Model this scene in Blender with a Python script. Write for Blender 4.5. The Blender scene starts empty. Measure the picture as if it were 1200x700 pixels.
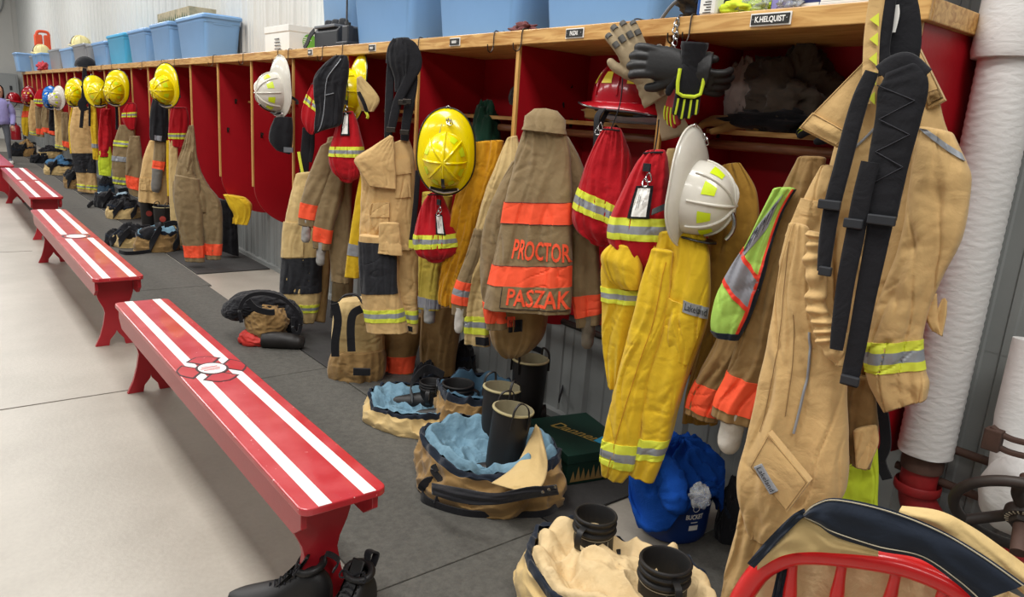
import bpy, bmesh, math, random
from mathutils import Vector, Matrix, noise
V = Vector
random.seed(7)
COL = bpy.context.scene.collection
PI = math.pi

# ------------------------------------------------------------------ camera
F_PX, YAW, PITCH, ROLL = 853.11, .6846, .2363, .0701
CAM = V((0, 0, 1.443))
_cy, _sy, _cp, _sp = math.cos(YAW), math.sin(YAW), math.cos(PITCH), math.sin(PITCH)
FW = V((_sy*_cp, _cy*_cp, -_sp))
_r = V((_cy, -_sy, 0)); _u = _r.cross(FW)
RT = _r*math.cos(ROLL) + _u*math.sin(ROLL)
UP = -_r*math.sin(ROLL) + _u*math.cos(ROLL)
cd = bpy.data.cameras.new('camera'); co = bpy.data.objects.new('camera', cd); COL.objects.link(co)
cd.sensor_width = 36; cd.lens = 36*F_PX/1200; cd.clip_start = .05
m = Matrix.Identity(4)
for i in range(3):
    m[i][0] = RT[i]; m[i][1] = UP[i]; m[i][2] = -FW[i]; m[i][3] = CAM[i]
co.matrix_world = m
bpy.context.scene.camera = co

def ray(x, y): return FW + RT*((x-600)/F_PX) - UP*((y-350)/F_PX)
def hit(x, y, p0, n):
    d = ray(x, y)
    return CAM + d*((p0-CAM).dot(n)/d.dot(n))
def onX(x, y, X): return hit(x, y, V((X, 0, 0)), V((1, 0, 0)))
def onY(x, y, Y): return hit(x, y, V((0, Y, 0)), V((0, 1, 0)))
def onZ(x, y, Z=0): return hit(x, y, V((0, 0, Z)), V((0, 0, 1)))
def ppm(p): return F_PX/((p-CAM).dot(FW))

class Plane:
    """vertical plane through a measured point, facing between the aisle and the viewer's side of the room"""
    def __init__(s, x, y, X, face=.6, P=None):
        s.P = P.copy() if P is not None else onX(x, y, X)
        c = CAM - s.P; c.z = 0; c.normalize()
        s.n = (V((-1, 0, 0))*(1-face) + c*face).normalized()
    def p(s, x, y, off=0): return hit(x, y, s.P + s.n*off, s.n)

# ------------------------------------------------------------------ materials
def lin(h):
    if isinstance(h, str):
        h = h.lstrip('#'); c = [int(h[i:i+2], 16)/255 for i in (0, 2, 4)]
    else: c = h
    return tuple(((v/12.92) if v <= .04045 else ((v+.055)/1.055)**2.4) for v in c) + (1,)

MATS = {}
def mat(name, col, rough=.6, metal=0, dirt=0, dirtcol=None, nscale=8, bump=0, bscale=60, bump2=0, bscale2=9, weave=0, spec=.5, trans=0, ior=1.45, alpha=1, coat=0, stretch=None, sheen=0):
    if name in MATS: return MATS[name]
    M = bpy.data.materials.new(name); M.use_nodes = True
    nt = M.node_tree; N = nt.nodes; L = nt.links
    b = N['Principled BSDF']
    b.inputs['Roughness'].default_value = rough
    b.inputs['Metallic'].default_value = metal
    b.inputs['Specular IOR Level'].default_value = spec
    b.inputs['Coat Weight'].default_value = coat
    b.inputs['Sheen Weight'].default_value = sheen
    if trans: b.inputs['Transmission Weight'].default_value = trans
    b.inputs['IOR'].default_value = ior
    tc = N.new('ShaderNodeTexCoord'); src = tc.outputs['Object']
    if stretch:
        mp = N.new('ShaderNodeMapping'); mp.inputs['Scale'].default_value = stretch
        L.new(src, mp.inputs[0]); src = mp.outputs[0]
    c1 = lin(col)
    if dirt:
        n = N.new('ShaderNodeTexNoise'); n.inputs['Scale'].default_value = nscale; n.inputs['Detail'].default_value = 6
        n.inputs['Roughness'].default_value = .65
        L.new(src, n.inputs['Vector'])
        r = N.new('ShaderNodeValToRGB'); r.color_ramp.elements[0].position = .35; r.color_ramp.elements[1].position = .7
        r.color_ramp.elements[0].color = c1
        c2 = lin(dirtcol) if dirtcol else tuple(v*.45 for v in c1[:3])+(1,)
        r.color_ramp.elements[1].color = tuple(c1[i]*(1-dirt)+c2[i]*dirt for i in range(3))+(1,)
        L.new(n.outputs['Fac'], r.inputs[0]); L.new(r.outputs[0], b.inputs['Base Color'])
    else:
        b.inputs['Base Color'].default_value = c1
    prev = None
    for st, sc, kind in ((bump2, bscale2, 0), (bump, bscale, 0), (weave, 900, 1)):
        if not st: continue
        bp = N.new('ShaderNodeBump'); bp.inputs['Strength'].default_value = st
        if kind == 0:
            bp.inputs['Distance'].default_value = .3/sc
            n = N.new('ShaderNodeTexNoise'); n.inputs['Scale'].default_value = sc; n.inputs['Detail'].default_value = 5; n.inputs['Distortion'].default_value = .8 if sc < 25 else 0
        else:
            bp.inputs['Distance'].default_value = .0008
            n = N.new('ShaderNodeTexVoronoi'); n.inputs['Scale'].default_value = sc
        L.new(src, n.inputs['Vector'])
        L.new(n.outputs[0], bp.inputs['Height'])
        if prev: L.new(prev.outputs[0], bp.inputs['Normal'])
        prev = bp
    if prev: L.new(prev.outputs[0], b.inputs['Normal'])
    MATS[name] = M
    return M

def cloth(name, col, dirt=.35, dirtcol=None, rough=.85, nscale=7, b2=.3):
    return mat(name, col, rough=rough, dirt=dirt, dirtcol=dirtcol, nscale=nscale, bump=.25, bscale=90, bump2=b2, bscale2=14, spec=.2, sheen=.15)

TAN = cloth('tan_cloth', '#d0ad76', .35, '#a88652')
TAN2 = cloth('cream_cloth', '#cdb27c', .3, '#ab8c55')
KHAKI = cloth('khaki_cloth', '#8c7857', .4, '#6c5a3e')
BROWN = cloth('brown_cloth', '#9a7b4e', .5, '#6b5230')
YEL = cloth('yellow_cloth', '#dcb828', .35, '#b98a12', b2=.25)
MUST = cloth('mustard_cloth', '#c98f16', .35, '#9c6a0c')
RED = cloth('red_cloth', '#b3141f', .25, '#8a0d16', b2=.25)
BLK = cloth('black_cloth', '#1c1c20', .3, '#0e0e10', rough=.8)
BLK2 = cloth('black_knee', '#2a2b2f', .3, '#18181b', rough=.7)
NAVY = cloth('navy_cloth', '#1d2430', .3)
BLUEQ = mat('blue_lining', '#7797a8', rough=.9, dirt=.45, dirtcol='#48697d', nscale=12, bump=.6, bscale=45, bump2=.4, bscale2=18, spec=.1)
CREAMQ = mat('cream_lining', '#d9c196', rough=.9, dirt=.35, dirtcol='#b99a66', nscale=10, bump=.45, bscale=45, bump2=.5, bscale2=16, spec=.1)
ORANGE = mat('orange_tape', '#ff5f3c', rough=.6, dirt=.15, dirtcol='#c04020', nscale=20, bump=.2, bscale=200, spec=.3)
LIME = mat('lime_tape', '#dbe24a', rough=.55, dirt=.1, nscale=20, spec=.3)
HIVIS = mat('lime_fabric', '#a9d060', rough=.8, dirt=.2, bump=.6, bscale=220, spec=.2)
NEON = mat('neon_lime', '#cfe23c', rough=.7, dirt=.15, spec=.2)
SILV = mat('silver_tape', '#9a9ea3', rough=.4, metal=.2, dirt=.25, dirtcol='#6d7075', nscale=25)
GREYT = mat('grey_tape', '#8f9097', rough=.5, dirt=.2)
KNIT = mat('white_knit', '#cfcac0', rough=.95, dirt=.4, dirtcol='#9b958a', nscale=14, bump=.5, bscale=160, spec=.1)
GKNIT = mat('grey_knit', '#a8a6a2', rough=.95, dirt=.4, dirtcol='#77736d', bump=.5, bscale=160, spec=.1)
LOCK = mat('locker_red', '#a3101c', rough=.42, dirt=.22, dirtcol='#7d0a14', nscale=5, bump=.08, bscale=60)
BENCH = mat('bench_red', '#ab222c', rough=.32, dirt=.3, dirtcol='#921822', nscale=9, bump=.05, bscale=50, coat=.2)
CHAIRR = mat('chair_red', '#d81e1e', rough=.3, dirt=.2, dirtcol='#a01010', nscale=12, coat=.4)
WHITEP = mat('white_paint', '#efe9e6', rough=.4, dirt=.2, dirtcol='#cbb9b5', nscale=18)
METAL = mat('steel', '#b8b8b8', rough=.25, metal=1)
DKMET = mat('dark_wire', '#4a4540', rough=.4, metal=.9)
LEATH = mat('black_leather', '#1d1c1c', rough=.5, dirt=.3, dirtcol='#0c0c0c', nscale=15, bump=.2, bscale=150)
RUB = mat('black_rubber', '#1d1a19', rough=.5, dirt=.35, dirtcol='#2c2a27', nscale=10)
STITCH = mat('pale_stitching', '#b5ab93', rough=.9)
PAPER = mat('white_paper', '#f0eee8', rough=.7, dirt=.1)
INK = mat('dark_ink', '#24242a', rough=.7)
YSH = mat('yellow_shell', '#f2dc00', rough=.22, dirt=.18, dirtcol='#b79a00', nscale=14, coat=.5)
WSH = mat('white_shell', '#dcd8cc', rough=.25, dirt=.3, dirtcol='#b3ada0', nscale=12, coat=.4)
RSH = mat('red_shell', '#a00d1c', rough=.22, dirt=.25, nscale=12, coat=.5)
BSH = mat('blue_shell', '#1e6fc4', rough=.25, dirt=.2, nscale=12, coat=.4)
KSH = mat('black_shell', '#151515', rough=.3, coat=.3)
STICK = mat('lime_sticker', '#d2e81e', rough=.35)
YSTK = mat('yellow_sticker', '#e8d640', rough=.35)

def wood(name, c1, c2, scale=(14, 1.2, 14), rough=.45):
    M = bpy.data.materials.new(name); M.use_nodes = True; nt = M.node_tree; N = nt.nodes; L = nt.links
    b = N['Principled BSDF']; b.inputs['Roughness'].default_value = rough; b.inputs['Coat Weight'].default_value = .2
    tc = N.new('ShaderNodeTexCoord'); mp = N.new('ShaderNodeMapping'); mp.inputs['Scale'].default_value = scale
    L.new(tc.outputs['Object'], mp.inputs[0])
    n = N.new('ShaderNodeTexNoise'); n.inputs['Scale'].default_value = 3; n.inputs['Detail'].default_value = 7; n.inputs['Distortion'].default_value = 1.6
    L.new(mp.outputs[0], n.inputs['Vector'])
    r = N.new('ShaderNodeValToRGB'); r.color_ramp.elements[0].position = .38; r.color_ramp.elements[1].position = .66
    r.color_ramp.elements[0].color = lin(c1); r.color_ramp.elements[1].color = lin(c2)
    L.new(n.outputs['Fac'], r.inputs[0]); L.new(r.outputs[0], b.inputs['Base Color'])
    return M
OAK = wood('oak', '#d6aa66', '#ab7634')
OAKV = wood('oak_upright', '#d3a45c', '#b17c38', scale=(30, 30, 1.5))
ROD = wood('rod_wood', '#9c6b48', '#74482c', scale=(20, 1, 20))

# ------------------------------------------------------------------ mesh helpers
def tag(o, label=None, cat=None, group=None, kind=None):
    if label: o['label'] = label
    if cat: o['category'] = cat
    if group: o['group'] = group
    if kind: o['kind'] = kind
    return o

def thing(name, label, cat, loc=(0, 0, 0), group=None):
    o = bpy.data.objects.new(name, None); COL.objects.link(o); o.location = loc
    o.empty_display_size = .05
    return tag(o, label, cat, group)

class MB:
    def __init__(s): s.v = []; s.f = []; s.m = []; s.mats = []
    def mi(s, m):
        if m not in s.mats: s.mats.append(m)
        return s.mats.index(m)
    def add(s, verts, faces, m, M=None):
        k = len(s.v); i = s.mi(m)
        s.v += [(M @ V(p)) if M else V(p) for p in verts]
        s.f += [tuple(a+k for a in f) for f in faces]; s.m += [i]*len(faces)
    def box(s, a, b, m, M=None):
        x0, y0, z0 = a; x1, y1, z1 = b
        s.add([(x0,y0,z0),(x1,y0,z0),(x1,y1,z0),(x0,y1,z0),(x0,y0,z1),(x1,y0,z1),(x1,y1,z1),(x0,y1,z1)],
              [(0,3,2,1),(4,5,6,7),(0,1,5,4),(1,2,6,5),(2,3,7,6),(3,0,4,7)], m, M)
    def grid(s, rows, m, M=None, closed=False, flip=False):
        n = len(rows[0]); vs = [p for r in rows for p in r]; fs = []
        for i in range(len(rows)-1):
            for j in range(n if closed else n-1):
                a = i*n+j; b = i*n+(j+1) % n; q = (a, b, b+n, a+n)
                fs.append(q[::-1] if flip else q)
        s.add(vs, fs, m, M)
    def tube(s, pts, r, m, seg=8, M=None, cap=True, flat=1, closed=False):
        pts = [V(p) for p in pts]; n = len(pts)
        rr = r if isinstance(r, (list, tuple)) else [r]*n
        rings = []; ref = None
        for i, p in enumerate(pts):
            if closed: t = pts[(i+1) % n]-pts[i-1]
            else: t = (pts[min(i+1, n-1)]-pts[max(i-1, 0)])
            t.normalize()
            if ref is None:
                ref = V((0, 0, 1)) if abs(t.z) < .9 else V((1, 0, 0))
            a = (ref - t*ref.dot(t))
            if a.length < 1e-6: a = t.orthogonal()
            a.normalize(); ref = a; b = t.cross(a)
            rings.append([p + a*(rr[i]*math.cos(2*PI*k/seg)) + b*(rr[i]*flat*math.sin(2*PI*k/seg)) for k in range(seg)])
        if closed: rings.append(rings[0])
        s.grid(rings, m, M, closed=True)
        if cap and not closed:
            s.add(rings[0], [tuple(range(seg))[::-1]], m, M); s.add(rings[-1], [tuple(range(seg))], m, M)
    def lathe(s, prof, m, seg=32, M=None, sx=1, sy=1):
        s.grid([[V((r*math.cos(2*PI*k/seg)*sx, r*math.sin(2*PI*k/seg)*sy, z)) for k in range(seg)] for r, z in prof], m, M, closed=True)
    def prism(s, poly, axis, a, b, m, M=None):
        """2-D polygon extruded along axis 'x','y','z' from a to b"""
        def P(p, t): return {'x': (t, p[0], p[1]), 'y': (p[0], t, p[1]), 'z': (p[0], p[1], t)}[axis]
        n = len(poly)
        s.add([P(p, a) for p in poly]+[P(p, b) for p in poly],
              [tuple(range(n))[::-1], tuple(range(n, 2*n))]+[(i, (i+1) % n, n+(i+1) % n, n+i) for i in range(n)], m, M)
    def ribbon(s, pts, w, th, m, side=None, M=None):
        """flat strap along pts, width w, thickness th; side = direction of width (Vector or list)"""
        pts = [V(p) for p in pts]; n = len(pts); rings = []
        for i, p in enumerate(pts):
            t = (pts[min(i+1, n-1)]-pts[max(i-1, 0)]).normalized()
            sd = side[i] if isinstance(side, list) else (side or V((0, 0, 1)))
            sd = (sd - t*sd.dot(t)).normalized(); nn = t.cross(sd)
            ww = w[i] if isinstance(w, list) else w
            rings.append([p+sd*ww/2+nn*th/2, p-sd*ww/2+nn*th/2, p-sd*ww/2-nn*th/2, p+sd*ww/2-nn*th/2])
        s.grid(rings, m, M, closed=True)
        s.add(rings[0], [(3, 2, 1, 0)], m, M); s.add(rings[-1], [(0, 1, 2, 3)], m, M)
    def build(s, name, parent=None, smooth=True, bevel=0, local=False, sub=0, sharp=40, solid=0, remesh=0, label=None, fixn=True):
        me = bpy.data.meshes.new(name)
        off = V((0, 0, 0)) if (local or parent is None) else wloc(parent)
        me.from_pydata([tuple(p-off) for p in s.v], [], s.f)
        for m_ in s.mats: me.materials.append(m_)
        me.polygons.foreach_set('material_index', s.m)
        if fixn:
            bm = bmesh.new(); bm.from_mesh(me); bmesh.ops.recalc_face_normals(bm, faces=bm.faces); bm.to_mesh(me); bm.free()
        me.update()
        o = bpy.data.objects.new(name, me); COL.objects.link(o)
        if parent is not None: o.parent = parent
        if smooth:
            me.polygons.foreach_set('use_smooth', [True]*len(me.polygons))
            try: me.set_sharp_from_angle(angle=math.radians(sharp))
            except Exception: pass
        if remesh:
            r = o.modifiers.new('r', 'REMESH'); r.mode = 'VOXEL'; r.voxel_size = remesh; r.use_smooth_shade = True
            c = o.modifiers.new('s', 'SMOOTH'); c.factor = .6; c.iterations = 3
        if bevel:
            b = o.modifiers.new('b', 'BEVEL'); b.width = bevel; b.segments = 2; b.limit_method = 'ANGLE'; b.harden_normals = False
        if solid:
            q = o.modifiers.new('t', 'SOLIDIFY'); q.thickness = solid; q.offset = -1
        if sub:
            q = o.modifiers.new('u', 'SUBSURF'); q.levels = sub; q.render_levels = sub
        if label: o['label'] = label
        return o

def wloc(o):
    p = V((0, 0, 0))
    while o is not None: p += V(o.location); o = o.parent
    return p

def copy_tree(o, parent=None):
    c = o.copy(); COL.objects.link(c); c.parent = parent
    for ch in [x for x in bpy.data.objects if x.parent == o]: copy_tree(ch, c)
    return c

def frame(origin, X=None, Y=None, Z=None):
    """matrix from two given axes"""
    if X is None: X = Y.cross(Z)
    elif Y is None: Y = Z.cross(X)
    elif Z is None: Z = X.cross(Y)
    X, Y, Z = X.normalized(), Y.normalized(), Z.normalized()
    M = Matrix.Identity(4)
    for i in range(3): M[i][0] = X[i]; M[i][1] = Y[i]; M[i][2] = Z[i]; M[i][3] = origin[i]
    return M

def cr(ps, t):
    """Catmull-Rom through list ps at t in 0..len-1"""
    n = len(ps); i = max(0, min(int(t), n-2)); f = t-i
    p0 = ps[max(i-1, 0)]; p1 = ps[i]; p2 = ps[i+1]; p3 = ps[min(i+2, n-1)]
    return (p1*2 + (p2-p0)*f + (p0*2-p1*5+p2*4-p3)*f*f + (p1*3-p0-p2*3+p3)*f*f*f)*.5
def smooth_path(ps, n):
    ps = [V(p) for p in ps]
    return [cr(ps, (len(ps)-1)*i/(n-1)) for i in range(n)]

def text_mesh(txt, size, sx=1, bold=0):
    c = bpy.data.curves.new('t', 'FONT'); c.body = txt; c.size = size; c.align_x = 'CENTER'; c.align_y = 'CENTER'; c.offset = bold
    c.resolution_u = 3
    o = bpy.data.objects.new('t', c); COL.objects.link(o)
    dg = bpy.context.evaluated_depsgraph_get(); dg.update()
    me = bpy.data.meshes.new_from_object(o.evaluated_get(dg))
    bm = bmesh.new(); bm.from_mesh(me)
    vs = [V((v.co.x*sx, v.co.y, 0)) for v in bm.verts]; bm.verts.index_update()
    fs = [tuple(v.index for v in f.verts) for f in bm.faces]
    bm.free(); bpy.data.meshes.remove(me); bpy.data.objects.remove(o); bpy.data.curves.remove(c)
    return vs, fs
def flat_text(txt, size, m, M, parent=None, name='lettering', sx=1, bold=0, mb=None):
    vs, fs = text_mesh(txt, size, sx, bold)
    q = mb or MB(); q.add(vs, fs, m, M)
    if mb is None: return q.build(name, parent, smooth=False, fixn=False)
# ------------------------------------------------------------------ draped cloth
def sgnpow(v, e): return math.copysign(abs(v)**e, v)
class Cloth:
    """A hanging body of cloth: left/right outline points down a vertical plane, an oval section with real depth, folds and wrinkles."""
    def __init__(s, pl, rows, thick=.45, fold=.014, fw=.05, wr=.005, seed=0, off=0, dmax=.1, dmin=.012, top=.5, lw=.45, mm=None):
        s.n = pl.n; s.L = []; s.R = []; s.D = []
        for r in rows:
            o = off + (r[4] if len(r) > 4 else 0)
            a = pl.p(r[0], r[1], o); b = pl.p(r[2], r[3], o)
            s.L.append(a); s.R.append(b)
            th = r[5] if len(r) > 5 else thick
            s.D.append(V((max(dmin, min(dmax, th*(b-a).length/2)), 0, 0)))
        ln = [0]
        for i in range(len(rows)-1):
            ln.append(ln[-1] + ((s.L[i+1]+s.R[i+1])/2-(s.L[i]+s.R[i])/2).length)
        s.len = ln[-1]; s.ts = [a/ln[-1] for a in ln]
        s.fold, s.fw, s.wr, s.seed, s.top, s.lw = fold*1.15, fw, wr*.62, seed, top, lw
        s.hm = max((b-a).length/2 for a, b in zip(s.L, s.R))
        s.near = ppm(s.L[0]) > 210
    def idx(s, t):
        ts = s.ts
        if t <= 0: return 0
        if t >= 1: return len(ts)-1
        for i in range(len(ts)-1):
            if t <= ts[i+1]: return i + (t-ts[i])/max(1e-9, ts[i+1]-ts[i])
        return len(ts)-1
    def ev(s, u, t, side=1, off=0):
        k = s.idx(t)
        L = cr(s.L, k); R = cr(s.R, k); d = max(.006, cr(s.D, k).x)
        C = (L+R)/2; W = (R-L)/2; hw = max(1e-4, W.length)
        uu = max(-1, min(1, u)); z = (max(0, 1-abs(uu)**2.667))**.375
        xm = u*(hw*.35+s.hm*.65)/s.fw; ym = t*s.len
        wp = noise.noise(V((ym/.3, s.seed, 3)))
        a = noise.noise(V((xm+wp*1.2, ym/s.lw, s.seed*3.7)))
        b = noise.noise(V((xm*1.7+5, ym/(s.lw*.6)+xm*.25, s.seed*1.3+9)))
        cz = noise.noise(V((xm*1.15+wp*1.6, ym/(s.lw*.8)+xm*.15, s.seed*2.1+50)))
        F = (.35-abs(a)*1.6) + b*.7 - .55*max(0, 1-abs(cz)/.13)
        am = s.fold*(s.top+(1-s.top)*min(1, t*1.5))
        wv = noise.noise(V((u*hw/.10+ym/.12, ym/.06-u*hw/.09, s.seed+20)))
        wv2 = noise.noise(V((u*hw/.025, ym/.02, s.seed+40)))*.3
        wc = noise.noise(V((u*hw/.13-ym/.2, ym/.055+u*hw/.09, s.seed+60)))
        wm = noise.noise(V((u*hw/.2, ym/.22, s.seed+80)))
        D = (am*F + s.wr*(wv-abs(wv)*.6+wv2 - 1.1*max(0, 1-abs(wc)/.12)*max(0, .5+wm*2)))*(.25+.75*z)
        e = 1+.05*noise.noise(V((ym/.09, s.seed+7, (1 if u > 0 else -1)*2)))*min(1, .06/hw)
        if side < 0: D *= .4
        return C + W*(uu*e*(1+off/hw)) + s.n*(side*(d*z+off*(.3+.7*z)) + D)
    def body(s, name, m, parent, nu=44, nv=None, hem=True, t0=0, t1=1, label=None, cap=True):
        nu = int(nu*(2.2 if s.near else 1.3)); nv = max(nv or 14, min(170, int(s.len/(.006 if s.near else .012))))
        rows = []
        def ring(t, sc=1, dz=0, C0=None):
            r = []
            for k in range(nu):
                th = 2*PI*k/nu; c = -math.cos(th); si = math.sin(th)
                u = sgnpow(c, .75)
                p = s.ev(u, t, 1 if si >= 0 else -1)
                r.append(p)
            if sc != 1 or dz:
                c = sum(r, V((0, 0, 0)))/nu
                r = [c+(p-c)*sc+V((0, 0, dz)) for p in r]
            return r
        if cap:
            for sc, dz in ((.05, .002), (.5, .006), (.85, .004)): rows.append(ring(t0, sc, dz*(1)))
        for i in range(nv+1): rows.append(ring(t0+(t1-t0)*i/nv))
        if hem:
            for sc, dz in ((.93, .004), (.9, .05), (.5, .08), (.03, .085)): rows.append(ring(t1, sc, dz))
        q = MB(); q.grid(rows, m, closed=True)
        s.obj = q.build(name, parent, sharp=180, label=label); return s.obj
    def patch(s, name, parent, u0, u1, v0, v1, mats, off=.004, nu=None, nv=None, label=None, skew=0, side=1):
        """raised piece following the cloth; mats = material or list of (fraction, material) across v"""
        hw = (s.ev(u1, (v0+v1)/2)-s.ev(u0, (v0+v1)/2)).length
        st_ = .005 if s.near else .012
        nu = max(nu or 0, 6, min(110, int(hw*1.3/st_)+6)) if (u1-u0) > .15 else (nu or 4)
        if not isinstance(mats, list): mats = [(1, mats)]
        tot = sum(a for a, _ in mats); vs = []; acc = 0
        cells = []
        per = max(2, nv or 0, int((v1-v0)*s.len/(st_*1.2))//len(mats)+1)
        for fr, mm_ in mats:
            for i in range(per): cells.append((acc+fr/tot*i/per, mm_))
            acc += fr/tot
        ts = [c[0] for c in cells]+[1]
        q = MB()
        def P(u, t, o): return s.ev(u, v0+(v1-v0)*t+skew*(u-(u0+u1)/2), side, o)
        us = [u0+(u1-u0)*i/nu for i in range(nu+1)]
        for i in range(len(ts)-1):
            q.grid([[P(u, ts[i], off) for u in us], [P(u, ts[i+1], off) for u in us]], cells[i][1], flip=True)
        q.grid([[P(u, 0, -.004) for u in us], [P(u, 0, off) for u in us]], cells[0][1])
        q.grid([[P(u, 1, -.004) for u in us], [P(u, 1, off) for u in us]], cells[-1][1])
        for uu in (us[0], us[-1]):
            q.grid([[P(uu, t, -.004) for t in ts], [P(uu, t, off) for t in ts]], cells[0][1])
        return q.build(name, getattr(s, 'obj', None) or parent, sharp=50, label=label)
    def line(s, name, parent, pts, w, m, off=.003, side=1):
        """cord or seam along (u,t) points"""
        P = []
        for i in range(len(pts)-1):
            for k in range(10):
                a = k/10; P.append(s.ev(pts[i][0]*(1-a)+pts[i+1][0]*a, pts[i][1]*(1-a)+pts[i+1][1]*a, side, off))
        P.append(s.ev(pts[-1][0], pts[-1][1], side, off))
        q = MB(); q.tube(P, w, m, seg=5)
        return q.build(name, getattr(s, 'obj', None) or parent, sharp=180)
    def text(s, txt, m, parent, u0, u1, v0, v1, bold=0, off=.006, name='lettering', rot=0):
        vs, fs = text_mesh(txt, 1, 1, bold)
        x0 = min(v.x for v in vs); x1 = max(v.x for v in vs); y0 = min(v.y for v in vs); y1 = max(v.y for v in vs)
        bm = bmesh.new(); bv = [bm.verts.new(v) for v in vs]
        for f in fs:
            try: bm.faces.new([bv[i] for i in f])
            except ValueError: pass
        for k in range(1, 30):
            x = x0+(x1-x0)*k/30
            bmesh.ops.bisect_plane(bm, geom=bm.verts[:]+bm.edges[:]+bm.faces[:], plane_co=(x, 0, 0), plane_no=(1, 0, 0))
        bmesh.ops.triangulate(bm, faces=bm.faces[:])
        bm.verts.index_update()
        P = [s.ev(u0+(u1-u0)*(v.co.x-x0)/(x1-x0), v1-(v1-v0)*(v.co.y-y0)/(y1-y0)+rot*((v.co.x-x0)/(x1-x0)-.5), 1, off) for v in bm.verts]
        F = [tuple(v.index for v in f.verts) for f in bm.faces]; bm.free()
        q = MB(); q.add(P, F, m)
        return q.build(name, getattr(s, 'obj', None) or parent, smooth=False, fixn=False)

B3 = lambda: [(1, LIME), (1.1, SILV), (1, LIME)]
def O3(): return [(1, ORANGE), (.8, SILV), (1, ORANGE)]

def limb(q, pts, r, m, seg=16, n=24, wr=.004, seed=0, flat=1):
    """tapering tube with wrinkles"""
    P = smooth_path(pts, n)
    rr = smooth_path([(a, 0, 0) for a in r], n)
    k0 = len(q.v)
    q.tube(P, [a.x for a in rr], m, seg=seg, flat=flat)
    for i in range(k0, len(q.v)):
        p = q.v[i]; q.v[i] = p + V((noise.noise(p*40+V((seed, 0, 0))), noise.noise(p*40+V((0, seed+9, 0))), noise.noise(p*40+V((0, 3, seed)))))*wr

# ------------------------------------------------------------------ the building
def struct(q, name, **k):
    o = q.build(name, **k); o['kind'] = 'structure'; return o

FLOORM = bpy.data.materials.new('concrete'); FLOORM.use_nodes = True
def setup_floor():
    nt = FLOORM.node_tree; N = nt.nodes; L = nt.links; b = N['Principled BSDF']
    tc = N.new('ShaderNodeTexCoord')
    n1 = N.new('ShaderNodeTexNoise'); n1.inputs['Scale'].default_value = 1.3; n1.inputs['Detail'].default_value = 9; n1.inputs['Roughness'].default_value = .62
    n2 = N.new('ShaderNodeTexNoise'); n2.inputs['Scale'].default_value = 55; n2.inputs['Detail'].default_value = 5
    L.new(tc.outputs['Object'], n1.inputs[0]); L.new(tc.outputs['Object'], n2.inputs[0])
    r = N.new('ShaderNodeValToRGB'); r.color_ramp.elements[0].position = .3; r.color_ramp.elements[1].position = .7
    r.color_ramp.elements[0].color = lin('#9c9589'); r.color_ramp.elements[1].color = lin('#b5aea2')
    L.new(n1.outputs['Fac'], r.inputs[0])
    mx = N.new('ShaderNodeMixRGB'); mx.blend_type = 'MULTIPLY'; mx.inputs[0].default_value = .18
    L.new(r.outputs[0], mx.inputs[1]); L.new(n2.outputs['Fac'], mx.inputs[2]); L.new(mx.outputs[0], b.inputs['Base Color'])
    b.inputs['Roughness'].default_value = .42
    bp = N.new('ShaderNodeBump'); bp.inputs['Strength'].default_value = .08; bp.inputs['Distance'].default_value = .01
    L.new(n2.outputs['Fac'], bp.inputs['Height']); L.new(bp.outputs[0], b.inputs['Normal'])
setup_floor()
q = MB(); q.box((-9, -6, -.2), (2.6, 26.2, 0), FLOORM); struct(q, 'floor', smooth=False)
# a thin control joint cut in the slab
JOINT = mat('joint', '#5c564c', rough=.9)
q = MB(); q.box((-9, 3.86, .0005), (.70, 3.868, .0015), JOINT); q.box((-9, 7.86, .0005), (.70, 7.868, .0015), JOINT)
q.box((-9, 12.9, .0005), (.70, 12.908, .0015), JOINT); struct(q, 'trim_1', smooth=False)

WALLW = mat('wall_white_metal', '#cdcfcc', rough=.4, dirt=.15, dirtcol='#b9bab5', nscale=2, spec=.4)
WALLG = mat('wall_shaded_metal', '#8d908e', rough=.45, dirt=.3, dirtcol='#6f7270', nscale=4, spec=.4)  # darker copy of the white wall metal, shade put into the colour
WALLF = mat('wall_far_paint', '#dcdbd6', rough=.6, dirt=.1, nscale=2)
def corrugated(q, X, y0, y1, z0, z1, m, period=.3):
    prof = []; y = y0
    while y < y1:
        for dy, dx in ((0, 0), (.035, .0), (.05, -.02), (.085, -.02), (.1, 0), (.16, 0), (.165, -.006), (.185, -.006), (.19, 0), (.23, 0), (.235, -.006), (.255, -.006), (.26, 0)):
            prof.append((X+dx, y+dy))
        y += period
    prof.append((X, y))
    q.grid([[V((a, b, z0)) for a, b in prof], [V((a, b, z1)) for a, b in prof]], m)
q = MB(); corrugated(q, 2.43, .5, 26, .82, 4.6, WALLW); q.box((2.44, -4, 0), (2.6, 26, 4.6), WALLW); struct(q, 'wall_right', smooth=False)
q = MB(); corrugated(q, 2.425, -4, 26, 0, .9, WALLG, .3); corrugated(q, 2.424, -4, .9, .88, 4.6, WALLG, .3); struct(q, 'wall_right_shaded', smooth=False)  # low wall and full-height near end, painted grey to stand in for shadow
q = MB(); q.box((-9, 26, 0), (2.6, 26.2, 4.6), WALLF)
for k in range(12): q.box((2.3-k*.9, 25.985, 0), (2.32-k*.9, 26, 4.6), WALLF)
struct(q, 'wall_back', smooth=False)
# steel angle at the foot of the wall
q = MB(); q.box((2.385, -4, 0), (2.425, 26, .035), WALLG); struct(q, 'baseboard_right', smooth=False)

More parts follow.
